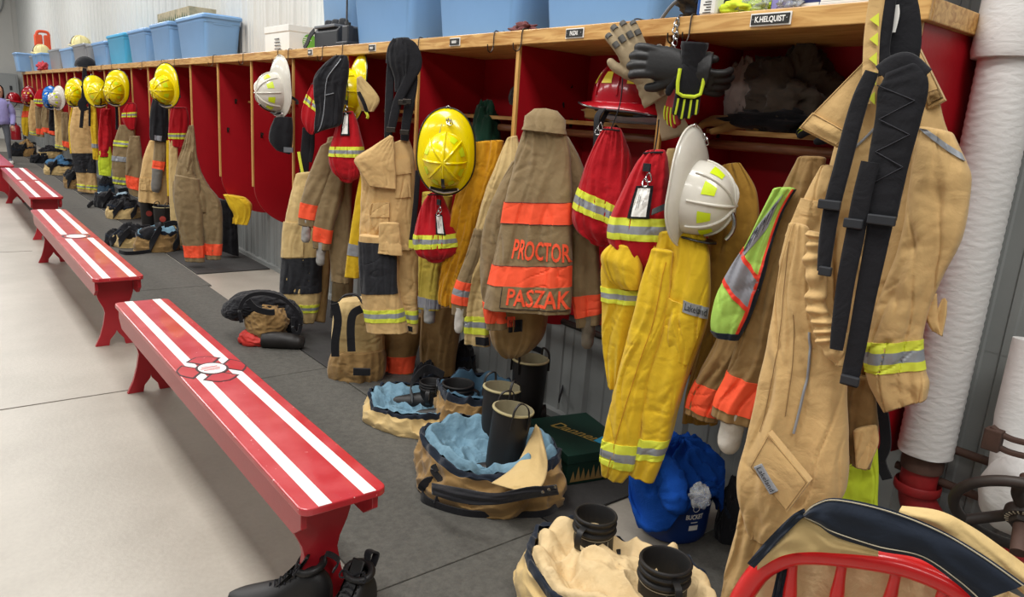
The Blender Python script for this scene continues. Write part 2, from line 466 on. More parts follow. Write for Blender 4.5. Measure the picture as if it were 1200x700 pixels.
# rubber mats
MATR = mat('mat_rubber', '#5c5a54', rough=.8, dirt=.6, dirtcol='#3a3835', nscale=45, bump=.9, bscale=120)
MATR2 = mat('mat_rubber_dark', '#3b3a39', rough=.75, dirt=.4, dirtcol='#242423', nscale=45, bump=.5, bscale=140)
mats = [((.955, -1.0), (1.69, 1.745), 'front'), ((.955, 1.75), (1.69, 3.70), 'b'), ((.955, 3.705), (1.69, 5.93), 'b'), ((.955, 5.94), (1.72, 8.2), 'b'), ((.955, 8.21), (1.72, 10.6), 'b'), ((.955, 10.61), (1.72, 13), 'b'),
        ((1.70, -.9), (2.37, 1.40), 'f'), ((1.70, 1.75), (2.37, 2.62), 'd'), ((1.70, 2.63), (2.37, 3.44), 'b'), ((1.70, 3.45), (2.37, 5.2), 'd'), ((1.735, 6.4), (2.37, 8.2), 'd'), ((1.735, 8.21), (2.37, 12.0), 'd'), ((1.735, 12.01), (2.37, 16.0), 'd'), ((1.735, 16.01), (2.37, 20.5), 'd'), ((1.1, 13.01), (1.72, 16.5), 'b'), ((1.1, 16.51), (1.72, 20.5), 'b')]
mlab = ['grey rubber floor mat by the near end of the long bench, closest to the camera', 'grey rubber floor mat beside the nearest striped bench',
        'grey rubber floor mat under the collapsed black and tan boot bundle', 'grey rubber floor mat beside the second striped bench', 'grey rubber floor mat beside the gap between second and third bench', 'grey rubber floor mat beside the third bench',
        'rubber floor mat under the blue bucket, against the wall', 'dark rubber floor mat in front of the green box', 'rubber floor mat under the rubber boots near the wall', 'dark rubber mat below the black-kneed tan trousers', 'dark rubber mat below the khaki trousers with orange cuffs', 'dark rubber mat below the lime-banded khaki coat, by the wall', 'dark rubber mat below the far black-kneed trousers', 'dark rubber mat at the far end of the lockers by the wall', 'grey rubber mat under the blue topped gear bag', 'grey rubber mat near the person at the far end']
for (a, b, c), lb in zip(mats, mlab):
    q = MB(); q.box((a[0], a[1], .001), (b[0], b[1], .011), MATR2 if c == 'd' else MATR)
    tag(q.build('floor_mat', smooth=False, bevel=.003), lb, 'mat', 'rubber mats along the lockers')

# ------------------------------------------------------------------ lockers
LX, LB, P8 = 1.979, 2.40, .8
Y0 = .898; ZT = 1.758; NB = 25
lockers = thing('gear_locker', 'long row of open red gear lockers with oak edging, mounted along the metal wall', 'locker', (2.2, 10, 0))
q = MB(); q.box((LX+.002, Y0-.012, ZT), (LB+.0, Y0+NB*P8+.012, ZT+.05), OAK); q.build('top_panel', lockers, smooth=False)
q = MB(); q.box((LX-.018, Y0-.03, ZT), (LX, Y0+NB*P8+.02, ZT+.056), OAK); q.build('top_trim', lockers, smooth=False, bevel=.003)
q = MB(); q.box((LX, Y0-.03, ZT), (LB, Y0-.012, ZT+.056), OAK); q.build('end_trim', lockers, smooth=False, bevel=.003)
q = MB(); q.box((LB-.012, Y0, .56), (LB, Y0+NB*P8, ZT), LOCK); q.build('back_panel', lockers, smooth=False)
poly = [(LX+.012, ZT), (LX+.012, .825)]
for k in range(1, 17):
    a = PI/2*k/16; poly.append((LB-(LB-LX-.012)*math.cos(a), .825-.32*math.sin(a)))
poly.append((LB, ZT))
dq = None
for k in range(NB+1):
    y = Y0+k*P8
    if dq is None:
        q = MB(); q.prism([(a, b) for a, b in poly], 'y', -.01, .01, LOCK)
        dv = q.build('divider', lockers, smooth=False, local=True, bevel=.0015); dq = dv
        q = MB(); q.box((LX-.002, -.0105, .825), (LX+.0115, .0105, ZT), OAKV); eb = q.build('edge_band', dv, smooth=False, local=True, bevel=.002)
        dv.location = V((0, y, 0))-V(lockers.location)
    else:
        d2 = dq.copy(); COL.objects.link(d2); d2.location = V((0, y, 0))-V(lockers.location); d2.parent = lockers
        e2 = eb.copy(); COL.objects.link(e2); e2.parent = d2
for k in range(NB):
    y = Y0+k*P8
    q = MB(); q.box((2.225, y+.012, 1.455), (LB-.013, y+P8-.012, 1.472), LOCK if 0 else OAK); q.build('shelf', lockers, smooth=False)
    q = MB(); q.tube([(2.27, y+.011, 1.418), (2.27, y+P8-.011, 1.418)], .017, ROD, seg=12); q.build('hanging_rod', lockers)
# small coat hooks on the divider faces
for k in (1, 2, 3, 4, 5, 6, 7):
    for (xx, zz) in ((2.12, 1.46), (2.30, 1.46), (2.05, 1.22)):
        y = Y0+k*P8-.0105
        q = MB(); q.box((xx-.008, y-.003, zz-.02), (xx+.008, y, zz+.02), DKMET)
        q.tube(smooth_path([(xx, y, zz+.01), (xx, y-.03, zz), (xx, y-.04, zz+.02)], 8), .003, DKMET, seg=6); q.build('coat_hook', lockers)

# wire S hooks over the top trim
def shook(x, wide=.0, tw=0):
    p = onX(x, 60, LX-.018); y = p.y
    q = MB()
    z0 = ZT+.056
    pts = [(LX+.045, 0, z0+.012), (LX+.02, 0, z0+.004), (LX-.01, 0, z0+.006), (LX-.022, 0, z0-.004), (LX-.024, 0, z0-.045), (LX-.026, 0, z0-.066), (LX-.04, .0, z0-.085), (LX-.058, .0, z0-.078), (LX-.062, 0, z0-.055)]
    pts = [V((a, b+tw*(LX-a)*1.2, c)) for a, b, c in pts]
    q.tube(smooth_path(pts, 26), .0024, DKMET, seg=7, M=Matrix.Translation((0, y, 0)))
    return q, y
HOOKX = [(92, 'above the two farthest yellow helmets'), (106, 'above the black cap on the locker top'), (118, 'left of the pair of yellow helmets'), (130, 'above the pair of yellow helmets'), (166, 'below the second pale blue bin'), (189, 'holding the single yellow helmet on the left'), (204, 'just right of the single yellow helmet'),
         (250, 'left below the large corner bin'), (285, 'left of the white box'), (326, 'holding the smaller white helmet'), (338, 'right of the smaller white helmet'), (378, 'beside the black radio'), (402, 'holding the black fleece vest'), (468, 'holding the long black braces'), (490, 'right of the black braces'),
         (578, 'between the first two name plates'), (612, 'above the second oak upright'), (742, 'holding the tan and grey gloves'), (792, 'holding the neon glove'), (806, 'right of the neon glove clip'), (1046, 'holding the nearest tan jacket')]
for x, w in HOOKX:
    q, y = shook(x, tw=random.uniform(-.4, .4))
    tag(q.build('wire_hook'), 'bent wire S hook on the oak trim '+w, 'hook', 'wire hooks over the locker trim')

# name plates
PLATE = mat('plate_black', '#2b2a28', rough=.4)
for x, txt, ln, lb in ((901, 'K.HELQUIST', .125, 'black engraved name plate with K.HELQUIST in cream letters on the oak trim'), (674, 'PASZAK', .09, 'black name plate on oak trim right of the second oak upright, short white name'),
        (534, '', .075, 'small black name plate on trim above the big yellow helmet'), (437, '', .07, 'small black name plate on trim just left of the black braces'), (364, '', .06, 'tiny grey-looking name plate on trim below the radio charger')):
    p = onX(x, 40, LX-.0185); y = p.y; z = ZT+.028
    t = thing('name_plate', lb, 'name plate', (LX-.019, y, z), 'name plates on the oak trim')
    q = MB(); q.box((LX-.022, y-ln/2-.004, z-.018), (LX-.0185, y+ln/2+.004, z+.018), PAPER); q.build('plate_border', t, smooth=False)
    q = MB(); q.box((LX-.025, y-ln/2, z-.014), (LX-.0185, y+ln/2, z+.014), PLATE); plo = q.build('plate', t, smooth=False, bevel=.001)
    for s_ in (-1, 1):
        q = MB(); q.lathe([(0, .001), (.0022, .0008), (.0025, 0)], METAL, 8, Matrix.Translation((LX-.0252, y+s_*(ln/2-.007), z)) @ Matrix.Rotation(-PI/2, 4, 'Y')); q.build('screw', plo)
    M = frame(V((LX-.0258, y, z-.001)), X=V((0, -1, 0)), Y=V((0, 0, 1)))
    q = MB()
    if txt:
        vs, fs = text_mesh(txt, .022, 1, .0006)
        wd = max(v.x for v in vs)-min(v.x for v in vs); k = (ln-.026 if len(txt) > 6 else ln-.045)/wd
        q.add([V((v.x*k, v.y, 0)) for v in vs], fs, PAPER, M)
    else:
        for i in range(5): q.box((-.018+i*.0075, -.006, 0), (-.018+i*.0075+.0045, .006, .0004), PAPER, M)
    q.build('lettering', plo, smooth=False, fixn=False)
# ------------------------------------------------------------------ benches
def bench_top_mat():
    M = bpy.data.materials.new('bench_top_paint'); M.use_nodes = True; nt = M.node_tree; N = nt.nodes; L = nt.links
    b = N['Principled BSDF']; b.inputs['Roughness'].default_value = .3; b.inputs['Coat Weight'].default_value = .25
    tc = N.new('ShaderNodeTexCoord')
    n = N.new('ShaderNodeTexNoise'); n.inputs['Scale'].default_value = 9; n.inputs['Detail'].default_value = 7
    L.new(tc.outputs['Object'], n.inputs[0])
    r = N.new('ShaderNodeValToRGB'); r.color_ramp.elements[0].position = .4; r.color_ramp.elements[1].position = .75
    r.color_ramp.elements[0].color = lin('#b2212a'); r.color_ramp.elements[1].color = lin('#c2474c')
    L.new(n.outputs['Fac'], r.inputs[0]); L.new(r.outputs[0], b.inputs['Base Color'])
    # scuffs
    n2 = N.new('ShaderNodeTexNoise'); n2.inputs['Scale'].default_value = 70; n2.inputs['Detail'].default_value = 2
    L.new(tc.outputs['Object'], n2.inputs[0])
    r2 = N.new('ShaderNodeValToRGB'); r2.color_ramp.elements[0].position = .72; r2.color_ramp.elements[1].position = .76
    L.new(n2.outputs['Fac'], r2.inputs[0])
    mx = N.new('ShaderNodeMixRGB'); L.new(r2.outputs[0], mx.inputs[0]); L.new(r.outputs[0], mx.inputs[1]); mx.inputs[2].default_value = lin('#e4b9b5')
    L.new(mx.outputs[0], b.inputs['Base Color'])
    return M
BTOP = bench_top_mat()
STRIPE = mat('stripe_paint', '#f4efec', rough=.35, dirt=.12, dirtcol='#d7c4c0', nscale=25)
DKLINE = mat('emblem_outline', '#3a2a2e', rough=.5)
def bench(x0, w, y0, y1, label, stripes=True, emblem='cross', H=.442):
    t = thing('bench', label, 'bench', (x0+w/2, (y0+y1)/2, 0), 'red benches in a row down the hall')
    # top board with rounded corners
    r = .03; poly = []
    for cx, cy_, a0 in ((x0+w-r, y1-r, 0), (x0+r, y1-r, 90), (x0+r, y0+r, 180), (x0+w-r, y0+r, 270)):
        for k in range(7): a = math.radians(a0+k*15); poly.append((cx+r*math.cos(a), cy_+r*math.sin(a)))
    q = MB(); q.prism(poly, 'z', H-.022, H, BTOP); q.build('top_board', t, smooth=False, bevel=.004)
    if stripes:
        for a in (.185, .70):
            q = MB(); q.box((x0+w*a, y0+.002, H-.001), (x0+w*(a+.15), y1-.004, H+.0008), STRIPE); q.build('painted_stripe', t, smooth=False)
    for s_ in (0, 1):                                        # aprons with clipped lower corners
        xa = x0+.012 if s_ == 0 else x0+w-.030
        ya, yb = y0+.035, y1-.035
        pl = [(ya, H-.023), (ya, H-.075), (ya+.055, H-.115), (yb-.055, H-.115), (yb, H-.075), (yb, H-.023)]
        q = MB(); q.prism(pl, 'x', xa, xa+.018, BENCH); q.build('apron', t, smooth=False, bevel=.002)
    for yy in (y0+.17, y1-.12):
        L = []
        hw = w/2-.032; c = x0+w/2
        left = [(-hw, H-.023), (-hw, H-.12), (-hw+.012, H-.16), (-hw+.035, H-.21), (-hw+.042, .20), (-hw+.03, .13), (-hw+.01, .06), (-hw-.018, .0)]
        inner = [(-hw+.055, 0), (-hw+.062, .035), (-hw+.09, .07), (0, .09)]
        pts = left+inner
        poly = pts+[(-a, b) for a, b in reversed(pts[:-1])]
        q = MB(); q.prism([(c+a, b) for a, b in poly], 'y', yy-.012, yy+.012, BENCH); q.build('leg', t, smooth=False, bevel=.002)
    q = MB(); q.box((x0+w/2-.01, y0+.2, H-.09), (x0+w/2+.01, y1-.2, H-.023), BENCH); q.build('stretcher', t, smooth=False)
    cx, cy_ = x0+w/2, (y0+y1)/2
    if emblem == 'cross': emblem_mesh(t, cx, cy_+ (0), w*1.0, H)
    elif emblem == 'bar':
        q = MB(); q.box((x0+.004, cy_-.07, H), (x0+w-.004, cy_+.07, H+.0016), BTOP); q.build('painted_bar', t, smooth=False)
    elif emblem == 'disc':
        q = MB(); q.box((x0+.005, cy_-.09, H), (x0+w-.005, cy_+.09, H+.0012), BTOP)
        q.lathe([(.062, H+.0012), (.062, H+.002), (0, H+.002)], STRIPE, 28, Matrix.Translation((cx, cy_, 0)), sy=1.1)
        q.lathe([(.09, H+.0012), (.09, H+.0016), (.075, H+.0016), (.075, H+.0012)], DKLINE, 28, Matrix.Translation((cx, cy_, 0)), sy=1.1)
        q.build('painted_emblem', t, smooth=False)
    return t
def emblem_mesh(t, cx, cy_, S, H):
    # four flared arms round a striped disc
    out = []
    for k in range(4):
        a0 = k*PI/2
        arm = [(.19, -.10), (.36, -.27), (.44, -.18), (.50, -.08), (.50, .08), (.44, .18), (.36, .27), (.19, .10)]
        out.append([(cx+S*(u*math.cos(a0)-v*math.sin(a0)), cy_+S*1.25*(u*math.sin(a0)+v*math.cos(a0))) for u, v in arm])
    def grow(pl, f):
        mx = sum(p[0] for p in pl)/len(pl); my = sum(p[1] for p in pl)/len(pl)
        return [(mx+(p[0]-mx)*f, my+(p[1]-my)*f) for p in pl]
    q = MB()
    for pl in out: q.prism(pl, 'z', H, H+.0012, DKLINE); q.prism(grow(pl, .83), 'z', H, H+.0018, BTOP)
    q.lathe([(S*.235, H), (S*.235, H+.0022), (0, H+.0022)], DKLINE, 32, Matrix.Translation((cx, cy_, 0)), sy=1.2)
    q.lathe([(S*.20, H), (S*.20, H+.0028), (0, H+.0028)], STRIPE, 32, Matrix.Translation((cx, cy_, 0)), sy=1.2)
    for dx, hl in ((-.07, .14), (.0, .17), (.07, .14)):
        q.box((cx+S*hl*-1, cy_+S*(dx-.016), H+.0028), (cx+S*hl*.7, cy_+S*(dx+.016), H+.0033), BTOP)
    q.build('painted_emblem', t, smooth=False)
bench(.672, .25, 1.610, 3.94, 'long red bench with two white stripes and emblem, nearest the camera')
bench(.672, .262, 4.505, 7.41, 'second red bench with two white stripes, between the longest and the far ones', emblem='disc')
bench(.752, .285, 8.3, 11.43, 'third red bench with white stripes crossed by a red bar', emblem='bar')
bench(.60, .33, 11.75, 15.4, 'farthest plain dusty-red bench at the left edge', stripes=False, emblem='')

# ------------------------------------------------------------------ storage bins on the locker top
def plastic(name, c): return mat(name, c, rough=.35, dirt=.12, nscale=3, bump=.03, bscale=200, spec=.5)
PB = {'blue': plastic('bin_blue', '#79a3d2'), 'cyan': plastic('bin_cyan', '#49a8d6'), 'grey': plastic('bin_grey', '#8e939a'), 'navy': plastic('bin_navy', '#1f4f96'), 'pale': plastic('bin_pale_blue', '#84abd6'), 'dark': plastic('bin_dark', '#2a5fae')}
ZS = ZT+.053
def bin_(x0, x1, y0, y1, h, c, label, lid=True, lidc=None, rot=0):
    t = thing('storage_bin', label, 'storage bin', ((x0+x1)/2, (y0+y1)/2, ZS), 'plastic storage bins along the locker top')
    cx, cy_ = (x0+x1)/2, (y0+y1)/2; hx, hy = (x1-x0)/2, (y1-y0)/2
    def ring(f, z, r=.045, panel=0):
        P = []
        a, b = hx*f, hy*f
        for sx_, sy_, a0 in ((1, 1, 0), (-1, 1, 90), (-1, -1, 180), (1, -1, 270)):
            for k in range(5):
                g = math.radians(a0+k*22.5); P.append(V((cx+sx_*(a-r)+r*math.cos(g), cy_+sy_*(b-r)+r*math.sin(g), ZS+z)))
        return P
    q = MB()
    q.grid([ring(.02, .002), ring(.80, .0), ring(.83, .006), ring(.93, h-.075), ring(.945, h-.07), ring(.955, h-.03)], PB[c], closed=True)
    q.build('tub', t, sharp=35)
    # recessed handle ledge and pressed ribs
    q = MB()
    for s_ in (-1, 1):
        q = MB(); q.box((cx-hx*.45, cy_+s_*hy*.93-.004, h-.085+ZS), (cx+hx*.45, cy_+s_*hy*.93+.006*s_+.004, h-.07+ZS), PB[c])
        q.build('handle_ledge', t, smooth=False, bevel=.004)
    if lid:
        q = MB(); m_ = PB[lidc or c]
        q.grid([ring(.955, h-.03), ring(1.0, h-.034), ring(1.01, h-.012), ring(.985, h), ring(.93, h+.004), ring(.9, h-.004), ring(.02, h-.004)], m_, closed=True)
        q.build('lid', t, sharp=35)
    if rot: t.rotation_euler.z = rot
    return t
XF = 2.01; XB = 2.40
bins = [(1.77, 2.47, 'blue', .42, 'pale blue bin above the tan work gloves, nearest of the three tall bins'),
        (2.56, 3.27, 'blue', .42, 'pale blue bin above the big yellow helmet, middle of three tall bins'),
        (3.44, 4.16, 'blue', .42, 'pale blue bin above the black braces, third tall bin from the right'),
        (4.45, 4.92, 'pale', .42, 'pale blue bin partly hidden behind the black radio'),
        (7.05, 8.00, 'blue', .39, 'large pale blue lidded bin left of the white box'),
        (8.22, 9.05, 'blue', .39, 'first narrow pale blue bin left of the large lidded one'),
        (9.22, 10.15, 'blue', .38, 'pale blue bin standing right of the bright cyan bin'),
        (10.3, 11.4, 'cyan', .38, 'bright cyan bin with lid among paler bins'),
        (11.5, 12.5, 'blue', .33, 'pale blue bin standing left of the bright cyan bin'),
        (12.62, 12.95, 'grey', .33, 'grey bin squeezed right beside the blue bin, above black cap'),
        (13.1, 14.2, 'grey', .36, 'grey lidded bin beside the bin carrying the cream helmet'),
        (14.3, 15.6, 'pale', .34, 'pale blue bin below the cream coloured helmet'),
        (15.75, 17.0, 'grey', .37, 'tall grey bin left of the cream helmet'),
        (18.0, 18.9, 'blue', .36, 'small pale blue bin right of the red cloth on the far lockers'),
        (19.0, 19.6, 'blue', .36, 'small pale blue bin under the yellow far helmet'),
        (19.7, 20.1, 'grey', .34, 'thin grey bin near the far end of the locker top'),
        (20.15, 20.85, 'pale', .40, 'last pale blue bin at the far end of the locker top')]
for a, b, c, h, lb in bins: bin_((2.17 if a == 4.45 else XF) if a < 6 else (1.80 if a == 20.15 else 2.04), XB-.01, a, b, h, c, lb)
bin_(2.06, 2.37, .99, 1.02+.26, .34, 'dark', 'dark blue bin standing on the near end of the lockers')

# white cardboard box with green disc
bx = thing('cardboard_box', 'white cardboard box with round green logo on the locker top', 'box', (2.2, 5.4, ZS))
a = onX(322, 60, 2.07); y1b = a.y; y0b = onX(314, 62, 2.07).y
BOXW = mat('white_card', '#e6e6e0', rough=.7, dirt=.12)
GREEN = mat('green_print', '#6fae3e', rough=.6)
ya, yb = 5.16, 5.62
q = MB(); q.box((2.06, ya, ZS+.001), (2.38, yb, ZS+.185), BOXW); q.build('carton', bx, smooth=False, bevel=.003)
q = MB(); q.box((2.055, ya-.004, ZS+.145), (2.385, yb+.004, ZS+.19), BOXW); q.build('box_lid', bx, smooth=False, bevel=.003)
M = frame(V((2.21, ya-.0045, ZS+.085)), X=V((1, 0, 0)), Y=V((0, 0, 1)))
q = MB(); q.lathe([(.055, 0), (.055, .001), (0, .001)], GREEN, 32, M); q.build('green_disc', bx, smooth=False)
q = MB()
for k, w in enumerate((.05, .06, .045, .03)): q.box((-.05, .025-k*.014, .001), (-.05+w, .031-k*.014, .0016), BOXW, M)
q.build('printed_lines', bx, smooth=False)
q = MB()
for k in range(4): q.box((2.0545, 5.3+.01*k, ZS+.03+k*.022), (2.0555, 5.42, ZS+.036+k*.022), INK)
q.build('side_print', bx, smooth=False)

# radio charger with hand-held radio
DKP = mat('charcoal_plastic', '#2b2d31', rough=.45)
GRP = mat('grey_plastic', '#6a6d72', rough=.45, dirt=.2)
rp = thing('charger_unit', 'dark grey charger box with black knobs on the locker top', 'charger', (2.06, 4.42, ZS))
q = MB(); q.prism([(2.0, ZS), (2.0, ZS+.10), (2.02, ZS+.125), (2.15, ZS+.125), (2.15, ZS)], 'y', 4.27, 4.60, DKP); q.build('housing', rp, smooth=False, bevel=.006)
q = MB(); q.box((1.99, 4.29, ZS+.118), (2.15, 4.58, ZS+.135), GRP); q.build('cover', rp, smooth=False, bevel=.004)
for yy in (4.33, 4.43, 4.53):
    q = MB(); q.lathe([(.03, 0), (.032, .01), (.028, .035), (.018, .042), (0, .043)], DKP, 16, Matrix.Translation((2.07, yy, ZS+.134))); q.build('knob', rp)
st = MB(); st.ribbon(smooth_path([(2.0, 4.60, ZS+.11), (1.99, 4.64, ZS+.08), (1.985, 4.67, ZS+.04), (1.975, 4.70, ZS+.004)], 14), .04, .006, BLK, side=V((0, 1, .2))); st.build('carry_strap', rp)
hr = thing('handheld_radio', 'black handheld radio with long thin antenna on locker top', 'radio', (2.03, 4.16, ZS))
q = MB(); q.box((1.98, 4.10, ZS), (2.1, 4.25, ZS+.028), DKP); q.build('charging_base', hr, smooth=False, bevel=.006)
q = MB(); q.box((2.0, 4.13, ZS+.02), (2.04, 4.21, ZS+.12), DKP); q.build('radio_body', hr, smooth=False, bevel=.008)
q = MB(); q.lathe([(.012, 0), (.012, .02), (.006, .03), (.0045, .3), (0, .305)], LEATH, 10, Matrix.Translation((2.02, 4.185, ZS+.118))); q.build('antenna', hr)
q = MB(); q.lathe([(.009, 0), (.009, .018), (0, .019)], LEATH, 10, Matrix.Translation((2.02, 4.15, ZS+.118))); q.build('knob', hr)

# crumpled brown cloth on the ledge
def lump(name, c, r, m, label=None, cat=None, parent=None, seed=0, amp=.25, sc=2.2, nu=40, nv=24, zmin=None, rot=0, group=None, sq=1):
    q = MB(); rows = []
    for i in range(nv+1):
        ph = PI*i/nv; row = []
        for k in range(nu):
            th = 2*PI*k/nu
            d = V((math.sin(ph)*math.cos(th), math.sin(ph)*math.sin(th), math.cos(ph)))
            n1 = noise.noise(d*sc+V((seed, seed*2, 0))); n2 = noise.noise(d*sc*2.6+V((0, seed, 5)))
            f = 1+amp*(n1+.6*(.3-abs(n2)*1.6))
            e = V((sgnpow(d.x, sq), sgnpow(d.y, sq), sgnpow(d.z, sq)))
            p = V((e.x*r[0]*f, e.y*r[1]*f, e.z*r[2]*f))
            if rot: p = Matrix.Rotation(rot, 3, 'Z') @ p
            p += V(c)
            if zmin is not None: p.z = max(zmin, p.z)
            row.append(p)
        rows.append(row)
    q.grid(rows, m, closed=True)
    o = q.build(name, parent, sharp=180)
    if label: tag(o, label, cat, group)
    return o
p = onX(613, 40, 1.985)
MAR = cloth('maroon_cloth', '#6d3a3a', .4)
lump('cloth_scrap', (2.0, onX(613, 36, 2.0).y, ZS+.014), (.025, .075, .02), MAR, 'small crumpled maroon cloth on the locker edge between bins', 'cloth', seed=3, amp=.7, zmin=ZS)

# things on the near end of the shelf top
BAGN = mat('nylon_black', '#20222a', rough=.5, dirt=.3, bump=.3, bscale=120, bump2=.4, bscale2=14)
tb = thing('duffel_bag', 'black nylon bag lying on the locker top beside the spray bottle', 'bag', (2.1, 1.66, ZS))
lump('bag_body', (2.13, 1.66, ZS+.06), (.14, .085, .065), BAGN, parent=tb, seed=4, amp=.25, zmin=ZS+.0)
q = MB(); q.tube(smooth_path([(2.0, 1.76, ZS+.005), (2.0, 1.70, ZS+.06), (2.01, 1.62, ZS+.075), (2.02, 1.58, ZS+.05)], 16), .006, GRP, seg=8); q.build('carry_handle', tb)
sb = thing('spray_bottle', 'white and blue bottle with printed label beside the black bag', 'bottle', (2.01, 1.555, ZS))
q = MB(); q.box((1.985, 1.53, ZS), (2.035, 1.60, ZS+.16), BOXW); q.build('bottle_body', sb, smooth=False, bevel=.012)
q = MB(); q.box((1.984, 1.585, ZS+.002), (2.036, 1.601, ZS+.15), PB['navy']); q.build('blue_edge', sb, smooth=False, bevel=.006)
q = MB()
for k in range(9): q.box((1.9835, 1.545, ZS+.012+k*.008), (1.9845, 1.575-.006*(k % 3), ZS+.0145+k*.008), INK)
q.build('printed_text', sb, smooth=False)
hv = thing('folded_vest', 'folded lime safety vest heaped on the locker top', 'vest', (2.05, 1.45, ZS))
lump('vest_cloth', (2.06, 1.44, ZS+.022), (.07, .10, .035), NEON, parent=hv, seed=8, amp=.5, zmin=ZS)
PLAS = mat('clear_plastic', '#e8ecee', rough=.15, alpha=1, trans=.75, ior=1.2)
lump('plastic_bag', (2.02, 1.41, ZS+.03), (.025, .05, .03), PLAS, 'crinkled clear plastic bag lying over the lime vest', 'plastic bag', seed=2, amp=.8, zmin=ZS)
NAVYP = mat('box_navy', '#2a3368', rough=.4); LILAC = mat('box_lilac', '#8a86c0', rough=.4)
def shelfbox(y0, y1, x0, x1, h, m, label, stripes=None, top=None, rot=0):
    t = thing('product_box', label, 'box', ((x0+x1)/2, (y0+y1)/2, ZS))
    q = MB(); q.box((x0, y0, ZS), (x1, y1, ZS+h), m); q.build('carton', t, smooth=False, bevel=.002)
    for i, (ya_, yb_, za, zb, mm_) in enumerate(stripes or []):
        q = MB(); q.box((x0-.0008, ya_, ZS+za), (x0, yb_, ZS+zb), mm_); q.build('printed_panel', t, smooth=False)
    return t
shelfbox(1.19, 1.355, 2.02, 2.2, .065, NAVYP, 'navy and lilac glove box above the engraved name plate', [(1.29, 1.352, .004, .06, LILAC), (1.2, 1.28, .008, .022, BOXW), (1.21, 1.30, .035, .04, LILAC)])
lump('plastic_bag', (2.01, 1.285, ZS+.022), (.015, .035, .024), PLAS, 'crinkled clear plastic in front of the navy glove box', 'plastic bag', seed=12, amp=.8, zmin=ZS)
t = thing('paper_pad', 'stack of white papers jutting over the oak trim', 'paper', (2.05, 1.1, ZS))
for k in range(5):
    q = MB(); q.box((1.97, 1.0+.003*k, ZS+.001+k*.006), (2.2, 1.17-.002*k, ZS+.006+k*.006), PAPER); q.build('sheet_bundle', t, smooth=False)
t = thing('marker_pen', 'small blue capped marker on the near locker end', 'pen', (2.02, .93, ZS))
q = MB(); q.tube([(1.99, .905, ZS+.008), (2.03, .96, ZS+.008)], .007, PB['navy'], seg=12); q.build('pen_barrel', t)

# far items on the bins
CAMO = mat('camo_card', '#b8aa8c', rough=.7, dirt=.7, dirtcol='#5d6650', nscale=14)
t = thing('camouflage_box', 'tan and green cardboard box lying on top of the large blue bins', 'box', (2.2, 8.3, ZS+.39))
q = MB(); q.box((2.1, 7.7, ZS+.397), (2.35, 8.9, ZS+.5), CAMO); q.build('carton', t, smooth=False, bevel=.003)
q = MB()
for k in range(14):
    y = 7.75+k*.08; q.prism([(y, ZS+.40), (y+.03, ZS+.44+.01*(k % 3)), (y+.06, ZS+.40)], 'x', 2.098, 2.0995, GREEN if 0 else mat('pine_print', '#4d6146', rough=.7))
q.build('tree_print', t, smooth=False)
OV = mat('orange_vest', '#e0542c', rough=.6, dirt=.3)
lv = onY(50, 40, 19.6)
t = thing('life_vest', 'orange life vest standing up behind the far bins', 'life vest', (lv.x, lv.y, ZS+.38))
for s_ in (-1, 1):
    q = MB(); q.box((lv.x+s_*.09-.08, 19.57, ZS+.36), (lv.x+s_*.09+.08, 19.63, ZS+.80), OV); q.build('foam_panel', t, smooth=True, bevel=.03)
q = MB(); q.tube(smooth_path([(lv.x-.12, 19.6, ZS+.78), (lv.x-.08, 19.6, ZS+.86), (lv.x+.08, 19.6, ZS+.86), (lv.x+.12, 19.6, ZS+.78)], 14), .03, OV); q.build('neck_collar', t)
lump('red_rag', (1.99, 17.5, ZS+.07), (.09, .12, .09), mat('rag_red', '#c04550', rough=.9), 'crumpled red cloth on the far lockers left of the tall grey bin', 'cloth', seed=5, amp=.6, zmin=ZS)
# black cap on the ledge
t = thing('mesh_cap', 'black mesh cap hanging on the locker edge above the yellow helmets', 'cap', (1.97, 12.6, ZS))
cq = MB(); cq.grid([[V((1.98+.15*math.cos(a)*math.cos(b), 12.6+.16*math.sin(a)*math.cos(b), ZS+.0+.15*math.sin(b))) for a in [2*PI*k/24 for k in range(24)]] for b in [PI/2*j/8 for j in range(9)]], BLK, closed=True); cq.build('crown', t)
q = MB(); q.box((1.84, 12.36, ZS-.01), (2.08, 12.48, ZS+.005), BLK); q.build('visor', t, smooth=False, bevel=.01)
